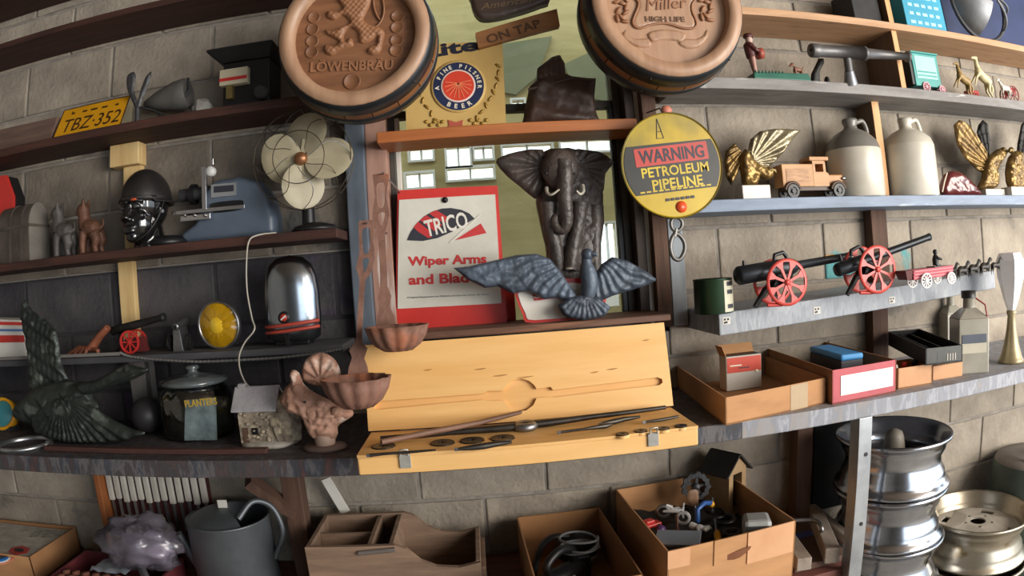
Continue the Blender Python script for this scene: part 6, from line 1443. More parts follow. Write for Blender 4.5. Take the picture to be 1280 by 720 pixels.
m = MB(Mx); m.box(h*.1, h*.5, -h-.0012, -h, hs_*.25, hs_*.7); m.build('brown_tag', mat('brown_tag', C('8a6a48'), None, 9, .6), t)
# open cartons
def carton(name, label, FL, FR, BL, h, mt_out, mt_in, th=.004, cat='box', front_h=None):
    FL, FR, BL = (Vector((p[0], p[1], 0)) for p in (FL, FR, BL)); BR = FR + (BL-FL)
    z = FL.z
    t = thing(name, label, cat, ((FL.x+BR.x)/2, (FL.y+BR.y)/2, h[0])); z0, z1_ = h
    def wall(p, q, inner, nm, mt, zt_=None):
        zt_ = zt_ or z1_
        m = MB(); d = (inner).normalized()*th; m.hexa([(p.x,p.y,z0),(q.x,q.y,z0),(q.x+d.x,q.y+d.y,z0),(p.x+d.x,p.y+d.y,z0)], [(p.x,p.y,zt_),(q.x,q.y,zt_),(q.x+d.x,q.y+d.y,zt_),(p.x+d.x,p.y+d.y,zt_)]); return m.build(nm, mt, t)
    dpt = BL-FL; wdt = FR-FL
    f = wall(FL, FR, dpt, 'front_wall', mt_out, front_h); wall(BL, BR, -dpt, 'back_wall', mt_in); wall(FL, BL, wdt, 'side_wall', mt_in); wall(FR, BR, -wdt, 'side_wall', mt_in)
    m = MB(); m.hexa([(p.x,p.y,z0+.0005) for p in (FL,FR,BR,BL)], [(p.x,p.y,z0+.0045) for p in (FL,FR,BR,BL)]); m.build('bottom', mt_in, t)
    return t, f, (FL, FR, BR, BL)
FL, FR = bz(907, 532), bz(1032, 504); hT = P(907, 497, FL.y).z
BL = PZ(838, 452, hT)
t1, f1, q1 = carton('cardboard_tray', 'open cardboard tray holding a small red and white carton', FL, FR, BL, (BT, hT), M_card, M_card)
dv = (FR-FL).normalized(); m = MB(); p = FL.lerp(FR, .72); nrm = Vector((dv.y,-dv.x,0)); 
if nrm.y > 0: nrm = -nrm
def strip(p0, p1, off, z0, z1_):
    m = MB(); o_ = nrm*off; m.hexa([(p0.x+o_.x,p0.y+o_.y,z0),(p1.x+o_.x,p1.y+o_.y,z0),(p1.x,p1.y,z0),(p0.x,p0.y,z0)], [(p0.x+o_.x,p0.y+o_.y,z1_),(p1.x+o_.x,p1.y+o_.y,z1_),(p1.x,p1.y,z1_),(p0.x,p0.y,z1_)]); return m
strip(FL.lerp(FR,.62), FL.lerp(FR,.80), .001, BT+.002, hT-.002).build('tape', mat('brown_parcel_tape', C('a8906e'), C('96805e'), 9, .4), f1)
# small carton inside
b0 = PZ(930, 488, BT+.005); ya = b0.y + .01
x0, x1 = P(908, 470, ya).x, P(952, 465, ya).x; zt_ = P(930, 444, ya).z; zc0 = BT+.006
t = thing('small_carton', 'small red and white carton with open flaps inside the cardboard tray', 'carton', ((x0+x1)/2, ya+.03, zc0))
m = MB(); m.box(x0, x1, ya, ya+.055, zc0, zt_); bx = m.build('carton_body', mat('grey_white_card', C('c4c0b8'), C('b0aca2'), 7, .6), t, .002)
m = MB(); m.box(x0+.003, x1-.002, ya-.001, ya, zc0 + (zt_-zc0)*.52, zt_-.004); rp = m.build('red_panel', mat('orange_red_print', C('cc4a34'), C('bc402c'), 9, .5), bx)
m = MB(); m.box(x0+.012, x0+.05, ya-.0016, ya-.001, zt_-.030, zt_-.026); m.build('print_line', M_cream, rp)
m = MB(); m.box(x0+.04, x0+.075, ya-.0016, ya-.001, zt_-.038, zt_-.035); m.build('print_line', M_dark, rp)
m = MB(); m.ball((x1-.016, ya-.001, zc0+(zt_-zc0)*.5), (.006,.001,.005), 10, 6); m.build('print_dot', M_cream, bx)
m = slab([Vector((x0,ya,zt_)), Vector((x0,ya+.055,zt_)), Vector((x0-.012,ya+.055,zt_+.03)), Vector((x0-.012,ya,zt_+.03))], .002); m.build('flap', M_card, t)
m = slab([Vector((x0,ya+.055,zt_)), Vector((x1,ya+.055,zt_)), Vector((x1,ya+.075,zt_+.026)), Vector((x0,ya+.075,zt_+.026))], .002); m.build('flap', M_card, t)
m = MB(); m.box(x0+.003, x1-.003, ya+.003, ya+.052, zt_-.003, zt_+.0005); m.build('dark_opening', M_black, t)
# pink fronted tray
FL, FR = bz(1034, 507), bz(1120, 490); hT = P(1034, 464, FL.y).z; BL = PZ(958, 442, hT)
M_pinkc = mat('pinkish_red_card', C('b8525a'), C('a44650'), 8, .6)
FL = FL + Vector((.016,0,0)); BL = FL + (q1[3]-q1[0])*.80
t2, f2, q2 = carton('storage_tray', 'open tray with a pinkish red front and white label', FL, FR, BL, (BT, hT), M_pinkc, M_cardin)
dv = (FR-FL).normalized(); nrm = Vector((dv.y,-dv.x,0)); nrm = -nrm if nrm.y > 0 else nrm
hh_ = hT-BT
strip(FL.lerp(FR,.12), FL.lerp(FR,.94), .0015, BT+hh_*.22, BT+hh_*.80).build('white_label', mat('white_paper', C('e8e4e2'), C('dcd8d4'), 7, .6), f2)
cn = (q2[0]+q2[2])/2
def in2(u, v, z=0.0): p = q2[0] + (q2[1]-q2[0])*u + (q2[3]-q2[0])*v; return Vector((p.x, p.y, BT+.006+z))
dvec = (q2[3]-q2[0]).normalized(); ang = math.atan2(dvec.y, dvec.x)
p = in2(.55,.42); Mx = Matrix.Translation(p) @ Matrix.Rotation(ang, 4, 'Z')
L2 = (q2[3]-q2[0]).length; W2 = (q2[1]-q2[0]).length
t = thing('blue_box', 'bright blue topped box lying in the pink fronted tray', 'box', tuple(p))
m = MB(Mx); m.box(-L2*.22, L2*.22, -W2*.16, W2*.16, 0, hh_*.92); m.build('box_side', M_dark, t, .002)
m = MB(Mx); m.box(-L2*.225, L2*.225, -W2*.165, W2*.165, hh_*.92, hh_*1.12); m.build('lid', mat('bright_blue_lid', C('4a9ad8'), C('3c88c4'), 7, .4), t, .006)
for i in range(9):
    u, v = (.18, .82)[i % 2] + rnd.uniform(-.06,.06), .1 + .8*(i/9); p = in2(u, v)
    t = thing('machine_part', 'dark metal odd part number' if False else ['black angled metal clip','dark steel rod end','rusty flat hinge','black pipe elbow','grey steel spring','dark chain link','black switch body','dull brass fitting','dark bent bracket'][i] + ' lying in the pink fronted tray', 'metal part', tuple(p))
    mt = [M_black, M_gun, M_rust, M_iron, M_steel, M_gun, M_black, MATS['brass_catch'], M_iron][i]; Mx = Matrix.Translation(p) @ Matrix.Rotation(rnd.uniform(0,3), 4, 'Z')
    m = MB(Mx); k = i % 3
    if k == 0: m.tube([(-.03,0,.010),(0,0,.012),(.014,0,.03),(.016,.004,.07)], .008, 8)
    elif k == 1: m.cyl((-.035,0,.012), (.035,0,.016), .010, n=12)
    else: m.box(-.03,.03,-.012,.012,0,.03)
    m.build('part_body', mt, t); m = MB(Mx); m.lathe([(0,0),(.010,0),(.010,.012),(0,.012)], 6, (-.02,0,.022), smooth=False); m.build('nut', M_steel, t)
# small cream cartons
def boxpx(name, label, fl, fr, topy, depth, mt, cat='box'):
    FL, FR = bz(*fl), bz(*fr); hT = P(fl[0], topy, FL.y).z; d = (FR-FL).normalized(); n = Vector((-d.y, d.x, 0)); 
    if n.y < 0: n = -n
    m = MB(); q = [FL, FR, FR+n*depth, FL+n*depth]; m.hexa([(p.x,p.y,BT) for p in q], [(p.x,p.y,hT) for p in q]); return tag(m.build(name, mt, bevel=.002), label, cat), hT, q
M_creamc = mat('peach_card', C('d0a078'), C('be8c64'), 6, .7)
FL, FR = bz(1122, 487), bz(1165, 480); hT = P(1122, 461, FL.y).z; d = (FR-FL).normalized(); n = Vector((-d.y, d.x, 0)); BL = FL + n*.12
tA, fA, qA = carton('peach_carton', 'open peach coloured carton of odds and ends beside the pink tray', FL, FR, BL, (BT, hT), M_creamc, M_cardin)
for i, (lab, mt, rr) in enumerate([('white round knob lying in the peach carton', M_white, .012), ('small red cap lying in the peach carton', M_red, .010), ('small black knob lying in the peach carton', M_black, .011)]):
    p = qA[0].lerp(qA[2], .25+.25*i) + (qA[1]-qA[3])*(.12*(i-1)); zf = hT-.012
    m = MB(); m.lathe([(rr*.7,0),(rr*.7,zf-BT-.005),(rr,zf-BT),(rr*.8,zf-BT+.010),(0,zf-BT+.012)], 14, (p.x, p.y, BT+.005)); tag(m.build('knob', mt), lab, 'knob')
boxpx('flat_carton', 'flat peach coloured carton under the black drawer insert', (1166, 476), (1203, 470), 458, .12, M_creamc)
# black drawer insert resting on the cartons
fl, fr = P(1158, 457, qA[0].y+.01), P(1203, 453, qA[0].y+.01)
zb_ = hT + .002
p0 = PZ(1157, 457, zb_); p1 = PZ(1203, 452, zb_); bk = p0 + (PZ(1104, 428, zb_) - p0)*.85
t3, f3, q3 = carton('drawer_insert', 'black divided drawer insert with a grey front on the cartons', p0, p1, bk, (zb_, P(1157, 436, p0.y).z), mat('grey_insert_front', C('5c5c5a'), C('484846'), 9, .5), M_black, .004, 'drawer insert')
for f in (.33, .66):
    a_, b_ = q3[0].lerp(q3[1], f), q3[3].lerp(q3[2], f); m = MB(); m.hexa([(a_.x-.002,a_.y,zb_),(a_.x+.002,a_.y,zb_),(b_.x+.002,b_.y,zb_),(b_.x-.002,b_.y,zb_)], [(a_.x-.002,a_.y,zb_+.035),(a_.x+.002,a_.y,zb_+.035),(b_.x+.002,b_.y,zb_+.035),(b_.x-.002,b_.y,zb_+.035)]); m.build('divider', M_black, t3)
dv = (q3[1]-q3[0]).normalized(); nrm = Vector((dv.y,-dv.x,0)); nrm = -nrm if nrm.y > 0 else nrm
for k in range(4):
    strip(q3[0].lerp(q3[1], .58+.07*k), q3[0].lerp(q3[1], .60+.07*k), .001, zb_+.008, zb_+.028).build('scratch_mark', M_white, f3)
# ================================================================ tap and die case
M_case = mat('honey_pine_case', C('e6b878'), C('dcaa66'), 3, .5, stretch=(1,9,9), c3=C('c08a4a'), spot=.70, sscale=6)
M_casein = mat('honey_pine_recess', C('e0b070'), C('d4a05e'), 3, .6, stretch=(1,9,9))
X0, X1, YF, YH, ZT = -.270, .455, -.640, -.440, BT+.044
t = thing('tool_case', 'open honey coloured pine tap and die case on the bench', 'case', ((X0+X1)/2, YH, BT))
m = MB(); m.box(X0, X1, YF, YH, BT, ZT-.006); bs = m.build('case_base', M_case, t, .003)
m = MB()
dies = [((479,558), .026), ((553,554), .026), ((590,551), .026), ((628,548), .026), ((778,543), .014), ((801,539), .014), ((829,536), .014), ((851,533), .014)]
dpos = [(PZ(*p, ZT), r) for p, r in dies]
# insert plate with round pockets (plate drawn in plan, so build flat and turn)
pl = [(X0, -YF), (X1, -YF), (X1, -YH), (X0, -YH)]
holes_ = [[(p.x + r*1.06*math.cos(a), -p.y + r*1.06*math.sin(a)) for a in [2*math.pi*k/20 for k in range(20)]] for p, r in dpos]
pm_ = MB(); pm_.prism([(a, -b) for a, b in pl], 0, .006, [[(a, -b) for a, b in h] for h in holes_])
m = MB(); m.add([(v.x, v.z, ZT - .006 + v.y) for v in pm_.v], pm_.f); m.build('insert_board', M_case, bs)
# lid with a routed groove
LY0, LZ0, LY1, LZ1 = YH+.004, ZT+.002, -.386, 1.347
lean_ = math.atan2(LY1-LY0, LZ1-LZ0); LH = math.hypot(LY1-LY0, LZ1-LZ0)
Ml = Matrix.Translation((0, LY0, LZ0)) @ Matrix.Rotation(-lean_, 4, 'X')
def onlid(px, py):     # photo point -> (x, height) on the lid plane
    d = ray(px, py); n = Vector((0, -math.cos(lean_), math.sin(lean_))); o_ = Vector((0, CAM_Y, CAM_Z)); tt = (Vector((0, LY0, LZ0)) - o_).dot(n)/d.dot(n); p = Ml.inverted() @ (o_ + d*tt); return (p.x, p.z)
c7 = cr(2.783, 440, 370)
gr = [(80,392),(84,376),(98,366),(300,352),(462,340),(470,331),(525,331),(537,310),(560,294),(588,288),(615,296),(634,312),(640,324),(690,317),(697,328),(880,306),(1060,284),(1075,290),(1077,302),(1066,311),(880,332),(697,354),(690,352),(641,356),(630,380),(606,398),(580,402),(555,394),(538,378),(528,364),(470,366),(462,362),(300,376),(98,396)]
g2 = [onlid(*p) for p in c7(gr)]
lx0, lx1 = X0-.006, X1+.006
m = MB(Ml); m.prism([(lx0,0),(lx1,0),(lx1,LH),(lx0,LH)], -.010, .0, [g2]); ld = m.build('lid', M_case, t)
m = MB(Ml); m.box(lx0, lx1, .0, .018, 0, LH); m.build('lid_back', M_casein, ld, .002)
for kx, ky, kw in ((600,462,.016),(625,470,.020),(656,472,.022),(742,466,.012),(764,462,.016),(806,426,.010),(535,463,.012)):
    a_, h_ = onlid(kx, ky); m = MB(Ml); m.relief(smooth_loop([(a_-kw, h_), (a_, h_+.002), (a_+kw, h_+.0015), (a_, h_-.002)], 2), -.0101, .0004, .002, .003, thick=.0004); m.build('wood_knot', mat('brown_knot', C('9c6a38'), C('b8823e'), 30, .6), ld)
M_latch = mat('nickel_latch', C('b4b2ac'), C('94928c'), 20, .3, .3)
for px_ in (505, 818):
    p = PZ(px_, 568 if px_ < 600 else 541, ZT); m = MB(); x = p.x
    m.box(x-.012, x+.012, YF-.004, YF, BT+.012, ZT-.002); lt = m.build('latch', M_latch, bs, .001)
    m = MB(); m.tube([(x-.008,YF-.006,ZT-.004),(x-.008,YF-.010,ZT+.010),(x+.008,YF-.010,ZT+.010),(x+.008,YF-.006,ZT-.004)], .0018, 6); m.build('latch_loop', M_latch, lt)
for x in (X0+.1, X1-.1):
    m = MB(); m.cyl((x-.03, YH+.002, ZT+.001), (x+.03, YH+.002, ZT+.001), .004, n=8); m.build('hinge', M_steel, bs)
M_dirty = mat('oily_steel', C('4a4540'), C('2e2b28'), 16, .4, .7)
dn = ['at the left end', 'second from the left end', 'third from the left end', 'before the round wrench hub']
dn2 = ['leftmost of the four small ones', 'second of the four small ones', 'third of the four small ones', 'at the right end of the case']
for i, (p, r) in enumerate(dpos):
    t = thing('thread_die', ('large round die in the pine case, ' + dn[i]) if i < 4 else ('small round die in the pine case, ' + dn2[i-4]), 'die', (p.x, p.y, ZT-.0055), 'round dies in the pine case')
    m = MB(); m.lathe([(r*.36,0),(r,0),(r,.008),(r*.36,.008),(r*.36,0)], 24, (p.x,p.y,ZT-.0055), (0,0,1), False, caps=False); m.build('die_ring', M_dirty, t)
    for k in range(4):
        a = R(45 + k*90); m = MB(); m.bar((p.x + r*.4*math.cos(a), p.y + r*.4*math.sin(a), ZT-.001), (p.x + r*.14*math.cos(a), p.y + r*.14*math.sin(a), ZT-.001), r*.22, .006); m.build('cutter', M_dirty, t)
ZS = ZT + .0005
def rod(name, label, pts, rr, mt, cat, grp=None):
    t = thing(name, label, cat, tuple(PZ(*pts[0], ZT)), grp); q = [PZ(a, b, ZT) + Vector((0,0,max(rr)+.0006)) for a, b in pts]; m = MB(); m.tube(q, rr, 10); m.build('shank', mt, t); return t, q
t, q = rod('tap_wrench', 'long black tap wrench with a round hub in the pine case', [(476,554),(560,546),(632,540),(683,534),(740,526),(832,514)], [.007,.0065,.009,.009,.0065,.005], M_dirty, 'wrench')
h_ = PZ(657, 537, ZT); m = MB(); m.lathe([(.010,.002),(.026,.002),(.028,.006),(.028,.014),(.022,.019),(.010,.018),(.010,.002)], 28, (h_.x, h_.y, ZT-.001), (0,0,1), caps=False); m.build('hub_ring', M_steel, t)
t, q = rod('wooden_dowel', 'brown wooden dowel lying slanted across the large dies', [(478,566),(540,553),(600,541),(672,522)], [.006,.007,.006,.004], mat('worn_brown_handle', C('7a5844'), C('5c4032'), 8, .6), 'dowel')
q2_ = [v + Vector((0,0,.016)) for v in q]
for o_ in t.o.children: o_.location.z += .016
for nm, lab, pts, rr in (('tap', 'steel tap lying in front of the large dies', [(572,566),(590,564),(605,562),(622,559),(640,557)], [.003,.006,.007,.006,.003]),
                         ('tap', 'thin steel tap lying right of the round hub', [(700,544),(730,540),(757,536),(764,534)], [.003,.003,.006,.004]),
                         ('tap', 'steel tap lying at the back of the case near the lid', [(752,534),(768,531),(780,528),(800,525)], [.004,.007,.006,.003]),
                         ('tap', 'thin steel tap at the right end of the case', [(806,530),(828,527),(848,523)], [.003,.004,.003]),
                         ('tap', 'thin steel tap at the front left corner of the case', [(462,572),(480,570),(510,568),(545,565)], [.004,.003,.003,.002])):
    t, q = rod(nm, lab, pts, rr, M_dirty, 'tap', 'taps in the pine case')
    m = MB(); m.box(q[0].x-.006, q[0].x+.002, q[0].y-.003, q[0].y+.003, q[0].z-.003, q[0].z+.003); m.build('square_end', M_steel, t)

# ================================================================ under the bench: chrome wheels
M_chw = mat('worn_chrome', C('c8ccd4'), C('a4a8b0'), 6, .2, 1.0, c3=C('8a7c6a'), spot=.70, sscale=9)
M_dull = mat('tarnished_chrome', C('b8b0a0'), C('948a78'), 6, .33, .9, c3=C('8a7450'), spot=.6, sscale=7)
def rim(label, cx, cy, z0, r, h, mt, disc, grp=None):
    t = thing('car_wheel', label, 'wheel', (cx, cy, z0), grp); o_ = (cx, cy, z0)
    prof = [(r*.97,0),(r,.004),(r*1.0,.012),(r*.93,.018),(r*.90,.04),(r*.895,h*.30),(r*.83,h*.42),(r*.82,h*.58),(r*.89,h*.72),(r*.90,h-.04),(r*.93,h-.018),(r*1.0,h-.012),(r,h-.004),(r*.97,h),(r*.955,h-.006),(r*.90,h-.02),(r*.875,h-.045),(r*.86,h*.72),(r*.80,h*.58),(r*.80,h*.42),(r*.87,h*.30),(r*.88,.04),(r*.90,.02),(r*.97,0)]
    m = MB(); m.lathe(prof, 56, o_, (0,0,1), caps=False); m.build('rim_barrel', mt, t)
    zd = h*(.70 if disc is not M_inside else .55)
    n = 40; m = MB(); hole = []
    for k in range(5):
        a = 2*math.pi*k/5+.3; hole.append([(r*.26*math.cos(a) + .008*math.cos(b), r*.26*math.sin(a) + .008*math.sin(b)) for b in [2*math.pi*j/10 for j in range(10)]])
    hole.append([(r*.15*math.cos(b), r*.15*math.sin(b)) for b in [2*math.pi*j/18 for j in range(18)]])
    for k in range(4):
        a = 2*math.pi*k/4+.5; hole.append([(r*.58*math.cos(a+da), r*.58*math.sin(a+da)) for da in (-.22,0,.22)] + [(r*.70*math.cos(a+da), r*.70*math.sin(a+da)) for da in (.2,0,-.2)])
    pm_ = MB(); pm_.prism([(r*.81*math.cos(2*math.pi*k/n), r*.81*math.sin(2*math.pi*k/n)) for k in range(n)], 0, .006, hole)
    m = MB(); m.add([(cx + v.x, cy + v.z, z0 + zd + v.y - (.018 if math.hypot(v.x, v.z) > r*.5 else 0)) for v in pm_.v], pm_.f); m.build('wheel_disc', disc, t)
    return t
wc = Vector((1.262, -.292, 0)); WH = .172; WR = .196; W0 = .07
m = MB()
for k_ in (-1, 1): m.box(wc.x-.17, wc.x+.17, wc.y+k_*.11-.05, wc.y+k_*.11+.05, 0, W0)
m.box(wc.x-.17, wc.x+.17, wc.y-.06, wc.y+.06, W0-.02, W0); tag(m.build('wooden_skid', M_darkpost), 'wooden skid under the tall stack of chrome wheels', 'skid')
nm = ['bottom', 'second from the bottom', 'middle', 'second from the top', 'topmost']
M_inside = mat('sooty_wheel_disc', C('4a4642'), C('2e2c2a'), 8, .5, .5)
for i in range(5):
    rim('worn chrome car wheel in the tall stack behind the steel leg, ' + nm[i], wc.x + (.0, .005, .006, -.004, .0)[i], wc.y, W0 + i*WH, WR, WH-.001, M_chw, M_inside, 'chrome wheels in the tall stack')
zt_ = W0 + 4*WH + WH*.55 + .0065
t = thing('hub_cone', 'dusty grey hub cap cone sitting inside the topmost chrome wheel', 'hub cap', (wc.x, wc.y, zt_))
pH = PZ(1123, 560, zt_)
m = MB(); m.lathe([(.040,0),(.038,.01),(.032,.05),(.026,.066),(.012,.074),(0,.075)], 24, (wc.x, wc.y, zt_)); m.build('cone', mat('dusty_hub', C('8e877c'), C('6e685f'), 9, .6, .2), t)
w2 = Vector((1.715, -.285, 0))
rim('tarnished car wheel with a cream disc at the lower right, top of its stack', w2.x, w2.y, .378, .212, .171, M_dull, mat('cream_wheel_disc', C('c4bcb0'), C('aaa296'), 8, .5, .2), 'tarnished wheels at the lower right')
rim('tarnished car wheel under the one with the cream disc', w2.x-.02, w2.y-.03, .206, .212, .171, M_dull, M_inside, 'tarnished wheels at the lower right')
rim('tarnished car wheel on the floor at the bottom of the right stack', w2.x, w2.y, 0, .212, .205, M_dull, M_inside, 'tarnished wheels at the lower right')
# drum with red valve
dc = Vector((2.12, -.21, 0)); t = thing('steel_drum', 'round grey green drum with a red valve and black hose', 'drum', (dc.x, dc.y, 0))
M_drum = mat('grey_green_drum', C('4c5850'), C('3c463f'), 7, .5, .2); M_drumtop = mat('dusty_drum_top', C('8a8078'), C('6e665f'), 8, .6)
zd_ = .655
m = MB(); m.lathe([(.185,0),(.19,.01),(.19,zd_-.03),(.18,zd_-.01)], 44, tuple(dc)); m.build('drum_side', M_drum, t)
m = MB(); m.lathe([(.182,zd_-.012),(.175,zd_),(.10,zd_+.008),(0,zd_+.01)], 44, tuple(dc)); m.build('drum_top', M_drumtop, t)
pv = PZ(1276, 585, zd_); m = MB(); pv = Vector((dc.x+.02, dc.y-.04, zd_)); m.lathe([(.026,0),(.022,.03),(.03,.035),(.03,.05),(.018,.055),(.014,.09),(0,.092)], 20, tuple(pv)); vv = m.build('valve', mat('red_valve', C('a8483c'), C('8a3830'), 9, .45), t)
m = MB(); m.tube(smooth_path([pv + Vector((-.02,0,.045)), pv + Vector((-.06,-.01,.062)), pv + Vector((-.11,-.01,.05)), pv + Vector((-.135,0,.004))], 6), .010, 10); m.build('hose', M_black, vv)
# black panel added to darken the void between post and wheels
a_, b_ = P(1014, 600, -.03), P(1052, 600, -.03)
m = MB(); m.box(a_.x, b_.x+.06, -.045, -.02, LZ, BB-.01); tag(m.build('dark_void_panel', M_black, bevel=.002), 'black panel filling the dark void behind the stacked wheels', 'board')

# ================================================================ wooden clamp jig
t = thing('wooden_jig', 'grey wooden jig with two bars and a bent steel handle', 'tool', (.95, -.28, LZ))
M_gw = mat('greyed_wood', C('9a8e82'), C('7c7066'), 5, .8, stretch=(6,1,6)); M_gwd = mat('brown_jig_base', C('6a5044'), C('523c32'), 5, .8)
m = MB(); m.box(.83, 1.02, -.43, -.08, LZ, LZ+.02); m.build('base_board', M_gwd, t, .003)
def pbar(a, b, z, w_, h_, mt, nm, par=None):
    p, q = PZ(*a, z), PZ(*b, z); p.y = max(p.y, -.46); q.y = min(q.y, -.03); m = MB(); m.bar(p, q, w_, h_); return m.build(nm, mt, par or t, .003)
pbar((1007,707), (975,662), LZ+.04, .045, .04, M_gw, 'bar'); pbar((1047,700), (1022,650), LZ+.045, .045, .05, M_gw, 'bar'); pbar((1062,676), (1014,635), LZ+.03, .03, .03, M_gw, 'bar')
hp = [PZ(985,651,LZ+.09), PZ(1010,650,LZ+.09), PZ(1022,652,LZ+.09), PZ(1027,660,LZ+.085), PZ(1027,668,LZ+.06)]
m = MB(); m.tube(smooth_path(hp, 4), .007, 10); m.build('handle', M_steel, t)
p = PZ(1006, 668, LZ+.021); m = MB(); m.box(p.x-.03, p.x+.03, p.y-.02, p.y+.02, LZ+.02, LZ+.022); m.build('blue_label', mat('blue_plate', C('4a5a9a'), None, 9, .4), t)

# ================================================================ big open cardboard box
FLb, FRb, BLb = (.415, -.530), (.79, -.490), (.392, -.045)
t, f, q = carton('cardboard_box', 'large open cardboard box of junk with a birdhouse at the back', FLb, FRb, BLb, (LZ, .80), M_card, M_card)
for k, (u0, u1) in enumerate(((.0, .16), (.34, .58), (.6, .98))):
    a_, b_ = q[0].lerp(q[1], u0), q[0].lerp(q[1], u1); m = MB(); m.hexa([(a_.x,a_.y-.003,.80-.05-.02*k),(b_.x,b_.y-.003,.80-.05-.02*k),(b_.x,b_.y,.80-.05-.02*k),(a_.x,a_.y,.80-.05-.02*k)], [(a_.x,a_.y-.003,.801),(b_.x,b_.y-.003,.801),(b_.x,b_.y,.801),(a_.x,a_.y,.801)]); m.build('torn_flap', M_creamc if k != 1 else M_card, f)
a_, b_ = q[0].lerp(q[1], .36), q[0].lerp(q[1], .62); m = MB(); m.relief(smooth_loop([(a_.x,.745),(a_.x+.04,.755),(b_.x,.765),(b_.x-.02,.745),(a_.x+.05,.735)], 2), (a_.y+b_.y)/2-.005, .001, .01, .01, thick=.001); m.build('stain', mat('brown_stain', C('7a4a2c'), None, 9, .8), f)
# junk filling: everything sits on a bed of folded rags
m = MB(); vs = []; fs = []; nx, ny = 26, 26
for j in range(ny):
    for i in range(nx):
        u, v = .02 + .96*i/(nx-1), .02 + .96*j/(ny-1); p = q[0] + (q[1]-q[0])*u + (q[3]-q[0])*v; vs.append((p.x, p.y, LZ + .115 + .03*fbm(p.x*9, p.y*9)))
for j in range(ny-1):
    for i in range(nx-1): fs.append((j*nx+i, j*nx+i+1, (j+1)*nx+i+1, (j+1)*nx+i))
m.add(vs, fs, True); m.add([(a, b, LZ+.006) for a, b, c in vs], [tuple(reversed(x)) for x in fs]); tag(m.build('dark_rags', mat('dark_rags', C('2e2622'), C('1d1816'), 14, .9)), 'dark oily rags filling the large cardboard box', 'rags')
ZJ = LZ + .135
def J(px, py, z=ZJ): return PZ(px, py, z)
def Mat(p, rz=0, rx=0, ry=0): return Matrix.Translation(p) @ Matrix.Rotation(rz, 4, 'Z') @ Matrix.Rotation(rx, 4, 'X') @ Matrix.Rotation(ry, 4, 'Y')
# birdhouse
yb = -.10; bx0, bx1 = P(893, 620, yb).x, P(920, 620, yb).x; zb0 = LZ+.08; zpk = P(903, 571, yb-.04).z; ze = P(893, 590, yb-.04).z
t = thing('birdhouse', 'small dark roofed wooden birdhouse in the large cardboard box', 'birdhouse', ((bx0+bx1)/2, yb, zb0))
bw = .085; cxb = (bx0+bx1)/2
gab = [(cxb-bw/2, zb0), (cxb+bw/2, zb0), (cxb+bw/2, ze), (cxb, zpk-.005), (cxb-bw/2, ze)]
m = MB(); m.prism(gab, yb-.05, yb+.05, [[(cxb-.022,zb0+.03),(cxb+.022,zb0+.03),(cxb+.022,ze-.015),(cxb-.022,ze-.015)]]); 
Mr = Matrix.Translation((cxb, yb, 0)) @ Matrix.Rotation(R(28), 4, 'Z') @ Matrix.Translation((-cxb, -yb, 0)); m.v = [Mr @ v for v in m.v]; m.build('house_body', mat('bare_birdhouse_wood', C('a88a64'), C('8a6e4c'), 6, .7), t)
for s in (-1, 1):
    m = slab([Vector((cxb+s*.062,yb-.062,ze-.016)), Vector((cxb+s*.062,yb+.062,ze-.016)), Vector((cxb,yb+.062,zpk)), Vector((cxb,yb-.062,zpk))], .005*s); m.v = [Mr @ v for v in m.v]; m.build('roof_board', mat('dark_roof_board', C('2c2826'), C('1e1b1a'), 9, .7), t)
m = MB(); m.box(cxb-.03, cxb+.03, yb-.02, yb+.02, zb0, ze-.02); m.v = [Mr @ v for v in m.v]; m.build('dark_inside', M_black, t)
# cog
p = P(870, 608, -.13); t = thing('cog_wheel', 'dark toothed cog wheel beside the birdhouse', 'gear', tuple(p - Vector((0,0,.05)))); m = MB(); ax = Vector((-.2,-1,.15))
m.lathe([(.03,-.01),(.044,-.01),(.046,0),(.044,.01),(.03,.01),(.03,-.01)], 36, p, ax, False, caps=False, mod=lambda an, h: 1 + .06*(1 if math.sin(an*12) > 0 else -1)); m.build('toothed_ring', M_gun, t)
m = MB(); m.lathe([(0,-.012),(.012,-.012),(.012,.012),(0,.012)], 16, p, ax); 
u = ax.normalized().orthogonal().normalized(); w_ = ax.normalized().cross(u)
for k in range(5): a = 2*math.pi*k/5; d = u*math.cos(a) + w_*math.sin(a); m.bar(p + d*.01, p + d*.034, .008, .008, ax)
m.build('hub_spokes', M_gun, t); m = MB(); m.tube([p - Vector((0,0,.035)), p - Vector((0.005,0.0,.075))], .012, 10); m.build('shaft', M_gun, t)
# paddle
p0, p1 = P(868, 612, -.20), P(870, 655, -.22); p1.z = ZJ-.01; t = thing('wooden_paddle', 'small brown wooden paddle standing upright in the junk box', 'paddle', tuple(p1)); m = MB(); m.relief(smooth_loop(T([(860,615),(866,612),(873,614),(872,632),(864,633),(859,626)], -.2), 2), -.2, .004, .006, .006, back=.004); m.build('blade', mat('brown_paddle', C('7a5a40'), None, 9, .6), t); m = MB(); m.tube([P(869,630,-.2), p1], .003, 6); m.build('rod', M_steel, t)
